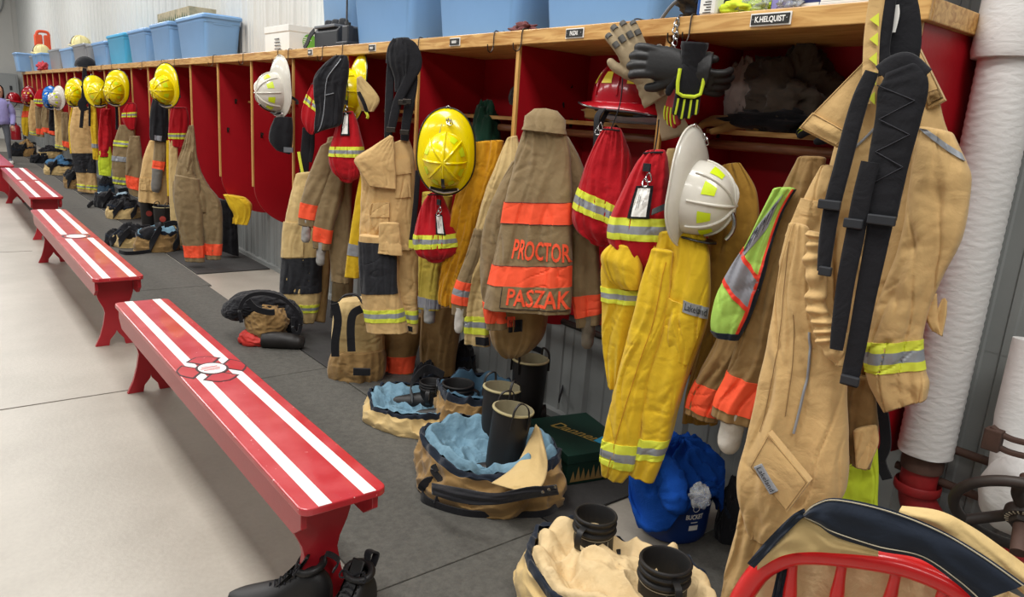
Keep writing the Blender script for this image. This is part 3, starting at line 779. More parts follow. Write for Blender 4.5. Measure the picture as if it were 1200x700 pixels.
# ------------------------------------------------------------------ fire helmets (local: crown +Z, front +Y)
def helmet(name, label, M, shell=YSH, sticker=STICK, ribs=True, brim_back=.115, brim_side=.038, group='fire helmets', front='strap', trimm=None, scale=1, liner=True, cat='helmet'):
    t = thing(name, label, cat, M.to_translation(), group)
    Ms = M @ Matrix.Scale(scale, 4)
    A, Bf, Bb, Hh = .112, .135, .14, .155
    def dome(th, ph, off=0):
        c, s_ = math.cos(th), math.sin(th)
        b = Bf if s_ > 0 else Bb
        k = max(0, math.cos(ph))**.85; h = max(0, math.sin(ph))**.95
        return V(((A+off)*c*k, (b+off)*s_*k, (Hh+off)*h))
    q = MB(); nt, nr = 64, 12
    rows = []
    for j in range(nr+1): rows.append([dome(2*PI*i/nt, PI/2*(1-j/nr)+1e-4) for i in range(nt)])
    for j in range(1, 7):
        f = j/6; row = []
        for i in range(nt):
            th = 2*PI*i/nt; c, s_ = math.cos(th), math.sin(th)
            w = brim_side + (brim_back-brim_side)*max(0, -s_)**2.2 + .012*max(0, s_)**2
            b = Bf if s_ > 0 else Bb
            p = V((A*c, b*s_, 0)); d = V((c, s_*1.05, 0)).normalized()
            z = -.006*f-.028*f*f*(abs(c)**2) - .05*f*f*max(0, -s_)**2
            row.append(p+d*w*f+V((0, 0, z)))
        rows.append(row)
    q.grid(rows, shell, closed=True)
    edge = rows[-1]
    def W(o): return o
    q.v = [Ms @ p for p in q.v]
    sh_ = q.build('shell', t, sharp=50, solid=.004)
    q = MB(); q.tube(edge, .0045, trimm or KSH, seg=8, closed=True, M=Ms); q.build('edge_trim', sh_)
    if ribs:
        for a in (0, 45, 90, 135):
            th = math.radians(a)
            pts = [dome(th, PI/2*k/12, .003) for k in range(1, 12)]+[dome(th, PI/2-.001, .004)]+[dome(th+PI, PI/2*k/12, .003) for k in range(11, 0, -1)]
            q = MB(); q.tube(pts, [.004+.002*math.sin(PI*k/(len(pts)-1)) for k in range(len(pts))], shell, seg=8, M=Ms); q.build('rib', sh_)
    for a in ((25, 65, 115, 155, 205, 245, 295, 335) if sticker else ()):
        th = math.radians(a); q = MB(); g = []
        for j in range(4):
            ph = .42+.34*j/3; w = (.20-.055*j/3)
            g.append([dome(th+w*(i/4-.5)*2, ph, .0022) for i in range(5)])
        q.grid(g, sticker, M=Ms); q.build('reflective_sticker', sh_, sharp=180)
    if liner:
        q = MB(); g = []
        for j in range(7): g.append([dome(2*PI*i/32, PI/2*(1-j/6)+1e-4, -.012) for i in range(32)])
        g.append([V((.098*math.cos(2*PI*i/32), .12*math.sin(2*PI*i/32), -.035)) for i in range(32)])
        q.grid(g, BLK, closed=True, M=Ms); q.build('liner', t, sharp=180, solid=.006)
    if front == 'strap':        # front bracket strip running up to the crown, and front brim piece
        q = MB(); q.ribbon([dome(PI/2, PI/2*k/12, .009) for k in range(1, 9)], .016, .006, KSH, side=V((1, 0, 0)), M=Ms)
        q.build('front_bracket', t)
        q = MB(); q.tube([V((-.075, Bf+.012, .012)), V((-.04, Bf+.028, .012)), V((0, Bf+.034, .012)), V((.04, Bf+.028, .012)), V((.075, Bf+.012, .012))], .006, WHITEP, seg=6, M=Ms)
        q.tube([V((-.07, Bf+.01, .022)), V((0, Bf+.022, .022)), V((.07, Bf+.01, .022))], .008, KSH, seg=6, M=Ms); q.build('front_piece', t)
    elif front == 'shield':
        q = MB(); sh = [(-.045, .0), (.045, 0), (.05, .07), (.03, .11), (0, .125), (-.03, .11), (-.05, .07)]
        q.prism(sh, 'y', Bf+.006, Bf+.014, KSH, M=Ms @ Matrix.Rotation(.0, 4, 'X')); q.build('front_shield', t, smooth=False, bevel=.003)
        q = MB(); q.tube([V((0, .02+.1*k/8, .17-.02*(k-4)**2/16+.004)) for k in range(9)], .008, METAL, seg=8, M=Ms); q.build('front_crest', t)
    # hanging ring and chin strap
    q = MB(); q.tube([V((.012*math.cos(a), -Bb-brim_back+.005+.014*math.sin(a), -.052)) for a in [2*PI*k/14 for k in range(14)]], .0022, METAL, seg=6, closed=True, M=Ms)
    q.build('hanging_ring', t)
    q = MB(); q.ribbon([Ms @ p for p in smooth_path([V((A+.01, .02, -.02)), V((A+.0, .05, -.07)), V((.05, .08, -.13)), V((-.05, .08, -.14)), V((-A, .05, -.08)), V((-A-.01, .02, -.02))], 26)], .018, .003, BLK, side=(M.to_3x3() @ V((0, 1, 0))))
    q.build('chin_strap', t)
    return t
def hang_helmet(label, px, py, X, turn=0, tilt=0, roll=0, P=None, lean=0, **k):
    """hung by the rear ring: rear up, crown towards direction turned 'turn' degrees from the viewer (positive = picture right)"""
    p = P if P is not None else onX(px, py, X)
    c = CAM-p; c.z = 0; c.normalize()
    n = Matrix.Rotation(math.radians(turn), 3, 'Z') @ c
    up = V((0, 0, 1))
    if tilt: 
        ax = up.cross(n); R_ = Matrix.Rotation(math.radians(tilt), 3, ax); up = R_ @ up; n = R_ @ n
    if lean:
        R_ = Matrix.Rotation(math.radians(lean), 3, n); up = R_ @ up
    M = frame(p, Y=-up, Z=n)
    return helmet('fire_helmet', label, M, **k)

# big yellow helmet (D3)
hang_helmet('big yellow fire helmet hung crown-out above the small red bag', 522, 187, 1.80, turn=-4, tilt=4, scale=.86)
# white near helmet
hang_helmet('white fire helmet with lime stickers between the red bags and the lime vest', 813, 232, 1.86, turn=66, tilt=5, shell=WSH, trimm=WSH, scale=.84, front='shield')
hang_helmet('smaller white fire helmet hung in the third bay from the black fleece', 324, 108, 1.86, turn=-62, tilt=6, shell=WSH, trimm=WSH, scale=.90)
hang_helmet('yellow fire helmet seen edge-on behind the black fleece vest', 414, 108, 1.96, turn=-72, tilt=0, scale=.88)
hang_helmet('single yellow fire helmet hung over black cloth, left of the bare red bays', 193, 105, 1.80, turn=-40, tilt=6, scale=.92)
hang_helmet('right one of the pair of yellow fire helmets', 135, 107, 1.80, turn=-25, tilt=5, lean=-10, scale=.95)
hang_helmet('left one of the pair of yellow fire helmets', 114, 110, 1.80, turn=10, tilt=-10, lean=8, scale=.95)
hang_helmet('yellow fire helmet left of the hanging black straps', 87, 112, 1.80, turn=-25, tilt=0, scale=.98)
hang_helmet('pale white fire helmet right of the blue one, far down', 67, 117, 1.84, turn=-50, shell=WSH, trimm=WSH, scale=.9)
hang_helmet('blue fire helmet far down the lockers', 59, 117, 1.86, turn=-20, shell=BSH, scale=.95, sticker=YSTK)
hang_helmet('farthest red fire helmet, at the left end of the lockers', 33, 115, 1.84, turn=-20, shell=RSH, scale=.95, sticker=YSTK)
# helmets resting right way up
def sit_helmet(label, p, yaw, **k):
    M = Matrix.Translation(p) @ Matrix.Rotation(math.radians(yaw), 4, 'Z')
    return helmet('fire_helmet', label, M, **k)
p = onX(733, 121, 2.16)
sit_helmet('dark red fire helmet sitting on folded clothes on the shelf', p, 25, shell=RSH, sticker=YSTK, scale=1.0, front='none')
CREAMSH = mat('cream_shell', '#e9dca0', rough=.4, dirt=.2)
p = onY(94, 42, 14.9); sit_helmet('cream fire helmet lying on the far bins', V((p.x, 14.9, ZS+.41)), 80, shell=CREAMSH, trimm=CREAMSH, scale=1.05, sticker=None)
p = onY(48, 52, 19.2); sit_helmet('small yellow-cream helmet on the farthest bins under the orange vest', V((p.x, 19.2, ZS+.40)), 80, shell=CREAMSH, trimm=CREAMSH, scale=1.1, sticker=None)

# metal clips by the helmets
def clip(p, parent=None, label=None, s_=1.0, n=3):
    q = MB(); p = V(p)
    for k in range(n):
        a = p+V((0, .012*(k-1), -.016*k))*s_
        q.tube([a+V((.004*math.sin(b*2), .011*math.cos(b), .015*math.sin(b)))*s_ for b in [2*PI*i/12 for i in range(12)]], .0024*s_, METAL, seg=6, closed=True)
    o = q.build('snap_clip', parent)
    if label: tag(o, label, 'clip', 'metal snap clips')
    return o
pp = onX(523, 143, 1.80); q = MB()
for k in range(5): q.tube([pp+V((0, -.035+.018*k, .004*(k % 2)))+V((.004*math.sin(b*2), .011*math.cos(b), .013*math.sin(b))) for b in [2*PI*i/12 for i in range(12)]], .0025, METAL, seg=6, closed=True)
q.ribbon([pp+V((-.02, .012, -.01)), pp+V((-.03, .012, -.05)), pp+V((-.028, .012, -.085))], .018, .003, SILV, side=V((0, 1, 0)))
tag(q.build('snap_clip'), 'bunch of steel snap clips on the big yellow helmet', 'clip')
pp = onX(818, 165, 1.90); q = MB()
for k in range(6): q.tube([pp+V((0, -.03+.011*k, .012*(k % 2)))+V((.006*math.sin(b*2), .009*math.cos(b), .012*math.sin(b))) for b in [2*PI*i/12 for i in range(12)]], .0025, METAL, seg=6, closed=True)
q.tube([pp+V((0, -.02, 0)), pp+V((0, -.025, -.07))], .004, METAL)
tag(q.build('snap_clip'), 'bunch of steel clips above the nearest white helmet', 'clip')

# ------------------------------------------------------------------ red drawstring bags
def redbag(label, X, rows, v0, v1, tagp=None, seed=0, face=.7, skew=0, thick=.62, off=0, cord=None, dmax=.11):
    pl = Plane(rows[0][0], rows[0][1], X, face)
    top = rows[0]; C0 = pl.p((top[0]+top[2])/2, top[1], off)
    t = thing('drawstring_bag', label, 'bag', C0, 'red drawstring bags with reflective band')
    c = Cloth(pl, rows, thick=thick, fold=.012, fw=.035, wr=.004, seed=seed, off=off, dmax=dmax, top=1.2)
    c.body('bag_body', RED, t, hem=False)
    q = MB()  # closed rounded base
    ring = [c.ev(sgnpow(-math.cos(2*PI*k/40), .75), 1, 1 if math.sin(2*PI*k/40) >= 0 else -1) for k in range(40)]
    cc = sum(ring, V((0, 0, 0)))/40
    q.grid([ring]+[[cc+(p-cc)*s_+V((0, 0, -dz)) for p in ring] for s_, dz in ((.85, .01), (.6, .016), (.3, .02), (.02, .021))], RED, closed=True); q.build('bag_base', t, sharp=180)
    c.patch('reflective_band', t, -1, 1, v0, v1, B3(), off=.003, nu=40, skew=skew)
    q = MB(); q.tube(smooth_path([c.ev(-.9, .02)+c.n*.01, c.ev(0, .015)+c.n*.012, c.ev(.9, .02)+c.n*.01], 12), .003, BLK, seg=6)
    if cord: q.tube(smooth_path([c.ev(0, 0)] + [pl.p(x, y, off) for x, y in cord], 14), .0022, BLK, seg=6)
    q.build('drawcord', t)
    if tagp:
        u0, u1, a, b = tagp
        c.patch('tag_holder', t, u0, u1, a, b, BLK, off=.007, nv=6)
        c.patch('paper_tag', t, u0+(u1-u0)*.16, u1-(u1-u0)*.16, a+(b-a)*.07, b-(b-a)*.07, PAPER, off=.0085, nv=6)
        q = MB()
        for k in range(5):
            uu = u0+(u1-u0)*(.34+.09*k)
            if k == 2: continue
            q.tube([c.ev(uu, a+(b-a)*(.25+.06*k), 1, .0105), c.ev(uu, a+(b-a)*(.72-.05*k), 1, .0105)], .0007, INK, seg=4)
        q.build('tag_writing', t)
        pc = c.ev((u0+u1)/2, a, 1, .012); clip(pc+V((0, 0, .028)), t, n=2)
        q = MB(); q.ribbon([pc+V((0, 0, .07)), pc+V((0, 0, .045))], .028, .006, BLK, side=V((0, 1, 0))); q.build('tag_loop', t)
    return c
redbag('red drawstring bag without tag, left of the tagged one and right of the lettered coat', 1.90, [(708, 150, 728, 152), (699, 165, 734, 166), (688, 190, 741, 195), (677, 225, 740, 235), (671, 250, 735, 262), (676, 270, 728, 277), (690, 281, 720, 284)], .60, .78, seed=2, skew=.06, cord=[(727, 120), (730, 85)])
redbag('red drawstring bag with white tag, next to the nearest white helmet', 1.82, [(756, 178, 780, 177), (745, 192, 783, 190), (730, 222, 784, 222), (716, 255, 785, 258), (714, 280, 785, 285), (725, 300, 780, 303), (740, 312, 766, 314)], .56, .75, tagp=(-.28, .42, .29, .56), seed=5, cord=[(770, 160), (772, 140)])
redbag('small red drawstring bag with tag, hanging below the big yellow helmet', 1.82, [(503, 227, 517, 227), (496, 238, 523, 240), (489, 258, 531, 262), (485, 280, 538, 285), (489, 297, 536, 297), (500, 304, 524, 303)], .60, .80, tagp=(.18, .62, .30, .58), seed=9, skew=-.04)
redbag('red drawstring bag with tag below the black fleece vest', 1.84, [(401, 133, 414, 131), (396, 145, 419, 145), (389, 168, 425, 168), (386, 184, 427, 186), (389, 200, 422, 206), (397, 208, 414, 212)], .50, .66, tagp=(-.3, .35, .02, .34), seed=11, cord=[(408, 110), (406, 85)])
redbag('red bag peeking out left behind the black fleece vest', 1.90, [(366, 98, 375, 98), (361, 108, 376, 108), (355, 125, 376, 128), (354, 140, 372, 148), (358, 150, 368, 156)], .34, .52, seed=14, skew=.1)
redbag('red bag with pale band left of the single yellow helmet', 1.9, [(150, 121, 158, 121), (145, 128, 160, 126), (143, 138, 160, 138), (145, 145, 159, 146), (149, 150, 158, 151)], .38, .56, seed=15)
redbag('red bag with pale band behind the khaki trousers', 1.93, [(201, 126, 218, 126), (199, 140, 221, 140), (198, 158, 219, 158), (200, 170, 215, 172)], .66, .80, seed=16)
redbag('red bag with pale band between the blue and red far helmets', 1.9, [(46, 104, 54, 104), (42, 110, 56, 110), (40, 118, 55, 119), (43, 124, 53, 125)], .6, .85, seed=17)

# ------------------------------------------------------------------ gloves (local: fingers +Y, back of hand +Z, width X)
def glove(label, M, back, palm, curl=.35, cuff=.09, cuffm=None, stripes=None, knuck=None, spread=.10, scale=1.0, side=1, pads=None, cuffw=1.0, vox=.0032, group='work gloves'):
    t = thing('work_glove', label, 'glove', M.to_translation(), group)
    Ms = M @ Matrix.Scale(scale, 4)
    q = MB(); paths = []
    for i, (x, ln, a) in enumerate(((-.033, .068, .10), (-.011, .082, .03), (.012, .078, -.04), (.033, .062, -.12))):
        x *= side; a *= side
        P = [V((x*.9, .01, 0)), V((x, .048, 0))]; ang = 0; p = V((x, .048, 0)); d0 = V((-math.sin(a*spread*10), math.cos(a), 0)).normalized()
        for s_, c in ((.42, curl*.6), (.33, curl), (.25, curl)):
            ang += c; d = V((d0.x*math.cos(ang), d0.y*math.cos(ang), -math.sin(ang))); p = p+d*ln*s_; P.append(p)
        paths.append(P)
        q.tube(smooth_path(P, 14), [.0125]*11+[.0118, .010, .006], back, seg=12)
    P = [V((-.028*side, -.03, -.004)), V((-.048*side, -.005, -.01)), V((-.062*side, .022, -.018)), V((-.066*side, .05, -.026))]
    q.tube(smooth_path(P, 12), [.018]*4+[.015]*4+[.0135, .013, .011, .006], back, seg=12)
    # palm block
    g = []
    for y, w, h in ((-.062, .036, .020), (-.045, .040, .021), (-.01, .045, .021), (.03, .046, .018), (.055, .042, .014)):
        g.append([V((w*sgnpow(math.cos(2*PI*k/24), .8), y, h*sgnpow(math.sin(2*PI*k/24), .8)-.002)) for k in range(24)])
    q.grid(g, back, closed=True); q.add(g[0], [tuple(range(24))], back); q.add(g[-1], [tuple(range(24))[::-1]], back)
    q.v = [Ms @ p for p in q.v]
    ho = q.build('hand', t, remesh=vox*scale)
    # cuff
    q = MB(); g = []
    n_ = 10
    for j in range(n_+1):
        f = j/n_; y = -.055-cuff*f; w = (.037+.012*f)*cuffw; h = .021+.010*f
        g.append([V((w*math.cos(2*PI*k/28)*(1+.03*math.sin(f*18)), y, h*math.sin(2*PI*k/28)-.002+.0015*math.sin(k*1.7+j))) for k in range(28)])
    g.append([V((p.x*.9, p.y+.002, p.z*.85)) for p in g[-1]]); g.append([V((p.x*.7, p.y+.03, p.z*.7)) for p in g[-1]]); g.append([V((p.x*.03, p.y, p.z*.03)) for p in g[-1]])
    q.grid(g, cuffm or back, closed=True, M=Ms); q.build('cuff', t, sharp=180)
    if palm:
        q = MB(); q.tube([V((0, -.05, -.014)), V((0, .03, -.014))], [.03, .035], palm, seg=16, flat=.45, M=Ms); q.build('palm_patch', t, remesh=0)
    if stripes:
        for P in paths:
            q = MB(); pts = smooth_path(P, 14)[4:13]; pts = [p+V((0, 0, .0135)) for p in pts]
            q.ribbon([Ms @ p for p in pts], .007*scale, .004*scale, stripes, side=(M.to_3x3() @ V((1, 0, 0)))); q.build('finger_stripe', ho)
    if knuck:
        q = MB(); q.tube([V((-.042, -.045, .016)), V((-.044, .0, .019)), V((-.040, .036, .018)), V((-.02, .046, .019)), V((.02, .046, .019)), V((.040, .036, .018)), V((.044, .0, .019)), V((.042, -.045, .016))], .0065, knuck, seg=8, M=Ms)
        q.build('lime_border', t)
    if pads:
        for P in paths:
            for (a, b) in ((5, 8), (10, 13)):
                q = MB(); pts = smooth_path(P, 14)[a:b]; pts = [p+V((0, 0, .0085)) for p in pts]
                q.tube(pts, .0095, pads, seg=10, flat=1, M=Ms); q.build('finger_pad', ho)
        q = MB(); q.tube([V((0, -.02, .0125)), V((0, .03, .0125))], [.026, .03], pads, seg=14, flat=.45, M=Ms); q.build('back_pad', t)
    return t
GTAN = mat('glove_tan', '#a08e70', rough=.85, dirt=.35, bump=.4, bscale=120)
GGRY = mat('glove_grey_pad', '#5d5b57', rough=.8, dirt=.3, bump=.4, bscale=160)
def gm(px, py, X, ang, turn=0, P=None, ff=0):
    """fingers point along picture angle ang (deg, 0 = right, 90 = up); back of the hand faces the viewer turned by 'turn'"""
    p = P if P is not None else onX(px, py, X)
    d = RT*math.cos(math.radians(ang)) + UP*math.sin(math.radians(ang))
    c = (CAM-p).normalized(); d = (d-c*d.dot(c)).normalized(); 
    z = Matrix.Rotation(math.radians(turn), 3, d) @ c
    if ff: 
        R_ = Matrix.Rotation(math.radians(ff), 3, d.cross(z)); d = R_ @ d; z = R_ @ z
    return frame(p, Y=d, Z=z)
glove('tan work glove with grey pads, fingers spread upwards, hanging from the trim', gm(748, 72, 1.84, 118, 15), GTAN, None, curl=.22, pads=GGRY, scale=1.12, cuff=.07)
glove('second tan work glove hanging lower behind the black leather one', gm(775, 98, 1.90, 105, -20), GTAN, None, curl=.35, pads=GGRY, scale=1.02, cuff=.12)
glove('black leather glove with curled fingers between tan gloves and neon glove', gm(782, 75, 1.80, 172, 10), LEATH, None, curl=.55, scale=1.12, cuff=.06)
glove('second black leather glove hanging just behind the neon glove, pointing right', gm(815, 92, 1.89, -15, 30), LEATH, None, curl=.5, scale=1.0, cuff=.06)
glove('black and neon lime glove with striped fingers hanging fingers down', gm(808, 97, 1.84, -98, -10), BLK, None, curl=.10, scale=.86, stripes=NEON, knuck=NEON, cuff=.08, cuffm=BLK, spread=.04, side=-1)
glove('red palmed glove behind the black and neon one', gm(793, 108, 1.87, -104, 60), mat('glove_red', '#b02c30', rough=.6, dirt=.3), None, curl=.2, scale=.86, cuff=.09, cuffm=mat('glove_red'  , '#b02c30'), stripes=NEON)
# clip chain for gloves
pp = onX(792, 38, 1.905); q = MB()
for k in range(5): q.tube([pp+V((0, .004*math.sin(k*2), .03-.02*k))+V((.003*math.sin(b*2), .009*math.cos(b), .013*math.sin(b))) for b in [2*PI*i/12 for i in range(12)]], .0026, METAL, seg=6, closed=True)
tag(q.build('snap_clip'), 'steel clip chain holding the neon glove under the trim', 'clip')

# items on the shelves
FOLD = cloth('folded_tan', '#b08c52', .4)
t = thing('folded_clothes', 'folded tan and white clothes under the dark red helmet', 'clothes', (2.3, 2.05, 1.473))
lump('tan_fold', (2.30, 2.1, 1.503), (.085, .27, .030), FOLD, parent=t, seed=21, amp=.18, zmin=1.473, sq=.6)
lump('white_fold', (2.265, 1.98, 1.487), (.07, .20, .022), cloth('white_fold', '#c9cdd4', .3), parent=t, seed=22, amp=.5, zmin=1.473, sq=.6)
lump('black_fold', (2.27, 1.80, 1.49), (.08, .08, .03), BLK, parent=t, seed=23, amp=.4, zmin=1.473)
GRC = cloth('grey_flannel', '#7d7a74', .4); PINKG = cloth('dusty_cloth', '#8e807a', .4)
lump('piled_hood', (2.30, 1.42, 1.60), (.085, .16, .13), cloth('dusky_brown', '#4c4239', .5), 'pile of brown hoods and gloves on the nearest shelf', 'clothes', seed=31, amp=.5, zmin=1.473, nu=60, nv=40)
lump('long_sock', (2.25, 1.585, 1.60), (.02, .055, .11), PINKG, 'pale dusty sock draped at the left of the nearest shelf pile', 'sock', seed=33, amp=.4, nu=40)
lump('black_gear', (2.28, 1.45, 1.51), (.09, .20, .045), BLK, 'black clothing under the brown hoods on the nearest shelf', 'clothes', seed=34, amp=.4, zmin=1.473)
glove('black glove with lime knuckles lying on the nearest shelf', frame(V((2.22, 1.20, 1.50)), Y=V((-.25, .9, 0)), Z=V((-.5, 0, .86))), BLK, None, curl=.3, scale=.95, stripes=NEON, cuff=.05)
glove('tan leather glove lying at the left on the nearest shelf', frame(V((2.23, 1.60, 1.50)), Y=V((-.3, .9, 0)), Z=V((-.3, 0, .9))), FOLD, None, curl=.3, scale=.95, cuff=.07)
lump('dark_jacket', (2.27, 2.68, 1.58), (.09, .17, .11), BLK, 'dark bundle on the shelf right of the big yellow helmet', 'clothes', seed=36, amp=.4, zmin=1.473, nu=50)
lump('dark_green_coat', (2.25, 3.06, 1.33), (.06, .10, .20), cloth('dark_green', '#17402f', .3), 'dark green cloth hanging right behind the big yellow helmet', 'clothes', seed=37, amp=.3, nu=40)
t = thing('carrying_strap', 'short black strap with steel buckle left of the untagged red bag', 'strap', onX(701, 150, 1.95))
q = MB(); q.ribbon(smooth_path([onX(706, 128, 2.0), onX(700, 138, 1.95), onX(699, 160, 1.95), onX(698, 182, 1.95)], 16), .026, .006, BLK, side=V((0, 1, 0))); q.build('webbing', t)
clip(onX(701, 148, 1.935), t, n=2)
# ------------------------------------------------------------------ boots and rolled-down trousers
def boot_top(label, p, r, h, kind='rubber', lean=(0, 0), rim=None, yaw=0, foot=True, loopdir=0, group='boots standing in rolled trousers'):
    """boot whose shaft opens upward; foot points along yaw"""
    t = thing('fire_boot', label, 'boot', p, group)
    p = V(p); top = p+V((lean[0], lean[1], h))
    ax = (top-p).normalized()
    X = ax.orthogonal().normalized(); Y = ax.cross(X)
    body = RUB if kind == 'rubber' else LEATH
    H = (top-p).length
    def ring(f, rr, wob=0):
        c = p+ax*(H*f); return [c+X*(rr*math.cos(2*PI*k/36)*(1+wob*math.sin(2*PI*k/36*2)))+Y*(rr*math.sin(2*PI*k/36)) for k in range(36)]
    q = MB()
    prof = [(0.02, r*.8), (.15, r*.86), (.4, r*.93), (.6, r*.96), (.8, r*.99), (.97, r)]
    if kind == 'leather': prof = [(0.02, r*.85), (.3, r*.9), (.5, r*1.02), (.72, r*.98), (.78, r*.93), (.82, r*.98), (.97, r)]
    q.grid([ring(f, rr, .02) for f, rr in prof], body, closed=True); q.build('shaft', t, sharp=180)
    lin_ = rim or (LEATH if kind == 'leather' else mat('boot_lining', '#8d8468', rough=.9, dirt=.4, dirtcol='#5d563f'))
    q = MB(); q.grid([ring(.97, r), ring(1.0, r*1.01), ring(1.003, r*.96), ring(.98, r*.92), ring(.7, r*.84), ring(.4, r*.78), ring(.35, .01)], lin_, closed=True); q.build('lining', t, sharp=60)
    q = MB(); q.tube(ring(.985, r*1.015), .005, mat('rim_beige', '#a89c72', rough=.7) if kind == 'rubber' else LEATH, seg=8, closed=True)
    if kind == 'leather': q.tube(ring(.80, r*.99), .008, LEATH, seg=8, closed=True); q.tube(ring(.90, r*1.0), .006, LEATH, seg=8, closed=True)
    q.build('rim', t)
    for s_ in (0, PI):
        a = loopdir+s_; d = X*math.cos(a)+Y*math.sin(a); e = ax.cross(d)
        c = top+d*r*.98
        q = MB()
        if kind == 'rubber': pts = [c-e*.035-ax*.06, c-e*.03+ax*.02, c-e*.0-d*.012+ax*.045, c+e*.03+ax*.02, c+e*.035-ax*.06]
        else: pts = [c-ax*.02, c+d*.03-ax*.03, c+d*.035-ax*.075, c+d*.004-ax*.10]
        q.ribbon(smooth_path(pts, 18), .010 if kind == 'rubber' else .02, .004, body, side=(d if kind == 'rubber' else e)); q.build('pull_loop', t)
    if kind == 'leather':
        for off in (-.35, .35, 2.2, 2.9):
            q = MB(); q.tube([p+ax*(H*f)+(X*math.cos(off+1)+Y*math.sin(off+1))*(rr+.0015) for f, rr in ((.5, r*1.02), (.6, r*1.0), (.72, r*.98))], .0012, STITCH, seg=4); q.build('stitching', t)
        q = MB(); q.tube([c_+V((0, 0, 0)) for c_ in ring(.74, r*.985)], .0012, STITCH, seg=4, closed=True); q.build('seam_stitching', t)
    if foot:
        d = V((math.cos(yaw), math.sin(yaw), 0))
        q = MB(); g = []
        n_ = V((-d.y, d.x, 0))
        for j in range(9):
            f = j/8; c = p+d*(-.09+.30*f); w = .045*(math.sin(PI*min(1, .25+f*.72)))**.5; hh = .12-.06*f if f < .9 else .05
            g.append([c+n_*(w*math.cos(a))+V((0, 0, max(0, hh*.5+hh*.5*math.sin(a)))) for a in [2*PI*k/16 for k in range(16)]])
        q.grid(g, body, closed=True); q.add(g[0], [tuple(range(16))], body); q.add(g[-1], [tuple(range(16))], body); q.build('foot', t, sharp=180)
    return t

def puddle(label, c, rx, ry, h, rot, outer, inner, hem, seed=0, profile=None, hemw=.03, amp=.12, name='rolled_trousers', cat='trousers', nu=220, tilt=0, group='turnout trousers rolled down on the floor', band=None, inn=1.0):
    """trousers pushed down around the boots: outer cloth up to a hem, quilted lining spilling into the middle"""
    t = thing(name, label, cat, (c[0], c[1], 0), group)
    R3 = Matrix.Rotation(rot, 3, 'Z')
    def P(th, r, z, sd):
        d0 = V((math.cos(th), math.sin(th), 0)); d = d0*min(1, r*1.5)
        a = noise.noise(d*1.6+V((seed, z*3, 0))); b = noise.noise(V((d.x*2.7+seed, d.y*2.7, z*6+sd))) if r < .9 else noise.noise(V((d.x*3.5+seed, d.y*3.5, z*16+sd))); e = noise.noise(V((d.x*9, d.y*9+seed, z*40+r*9)))
        w = min(1, r*2)
        rr = r*(1+amp*a+amp*.55*(.3-abs(b)*1.6)+.018*e*w)
        zz = z*(1+.25*noise.noise(d*1.3+V((0, seed, 7)))) + ((.022+.022*(r < .9))*(.25-abs(b)*1.3)+(.005 if r < .9 else .012)*e)*min(1, z*25)
        q_ = R3 @ V((d0.x*rx*rr, d0.y*ry*rr, 0)); q_.z = max(.012, zz*1.0+tilt*d.x*z)
        return q_+V((c[0], c[1], 0))
    prof_out = [(.90, .0), (1.0, .01), (1.05, .22), (1.06, .42), (1.02, .58), (.98, .72), (.97, .84)]
    prof_hem = [(.97, .84), (.965, .93), (.94, .99), (.90, .97)]
    prof_in = profile or [(.90, .97), (.84, .99), (.76, .90), (.66, .74), (.55, .66), (.44, .60), (.30, .50), (.15, .44), (.01, .42)]
    def fine(pr):
        ps = [V((a, b, 0)) for a, b in pr]; n = len(ps)*8; return [cr(ps, (len(ps)-1)*i/(n-1)) for i in range(n)]
    for nm, pr, m_ in (('outer_shell', prof_out, outer), ('waistband', prof_hem, hem), ('lining', prof_in, inner)):
        q = MB(); q.grid([[P(2*PI*k/nu, f.x, f.y*h, 0) for k in range(nu)] for f in fine(pr)], m_, closed=True)
        q.build(nm, t, sharp=180)
    if band:
        q = MB(); f0, f1 = band[0], band[1]; k0, k1 = band[2], band[3]
        g = [[P(2*PI*k/nu, 1.055+.015, (f0+(f1-f0)*j/5)*h, 0) for k in range(int(k0*nu), int(k1*nu))] for j in range(6)]
        q.grid(g, band[4]); q.build('reflective_band', t, sharp=180, solid=.004)
    return t, P
def strap(parent, pts, w=.035, m=BLK, th=.005, name='strap', side=None, label=None, cat=None):
    q = MB(); q.ribbon(smooth_path(pts, max(12, len(pts)*6)), w, th, m, side=side or V((0, 0, 1)))
    return q.build(name, parent)

def sheet(name, parent, m, A, B_, n=40, mrows=18, wave=.006, seed=0, bulge=.01, th=.005):
    A = smooth_path(A, n); B_ = smooth_path(B_, n); q = MB(); g = []
    nr = (CAM-A[n//2]).normalized()
    for j in range(mrows+1):
        f = j/mrows
        g.append([A[i]*(1-f)+B_[i]*f + nr*(wave*noise.noise(V((i*.14+seed, f*3.5, seed)))+bulge*math.sin(PI*f)) for i in range(n)])
    q.grid(g, m); return q.build(name, parent, sharp=180, solid=th)
# nearest: tan lining with two leather boots (bottom centre)
t, P = puddle('cream-lined trousers rolled around leather boots at the bottom centre of the picture', (1.50, 1.25), .23, .34, .17, .1, TAN2, CREAMQ, NAVY, seed=3, amp=.10,
    profile=[(.90, .97), (.86, 1.10), (.78, 1.12), (.68, .95), (.58, .85), (.48, .95), (.34, 1.1), (.18, 1.15), (.01, 1.1)])
b1 = onZ(698, 606, .245); boot_top('black leather boot with pull loop, farther one in cream-lined trousers', (b1.x, b1.y, .02), .064, .235, 'leather', yaw=2.4, loopdir=2.6)
b2 = onZ(780, 660, .26); boot_top('black leather boot nearest the camera in cream-lined trousers', (b2.x, b2.y, .02), .070, .25, 'leather', yaw=2.2, loopdir=.3)

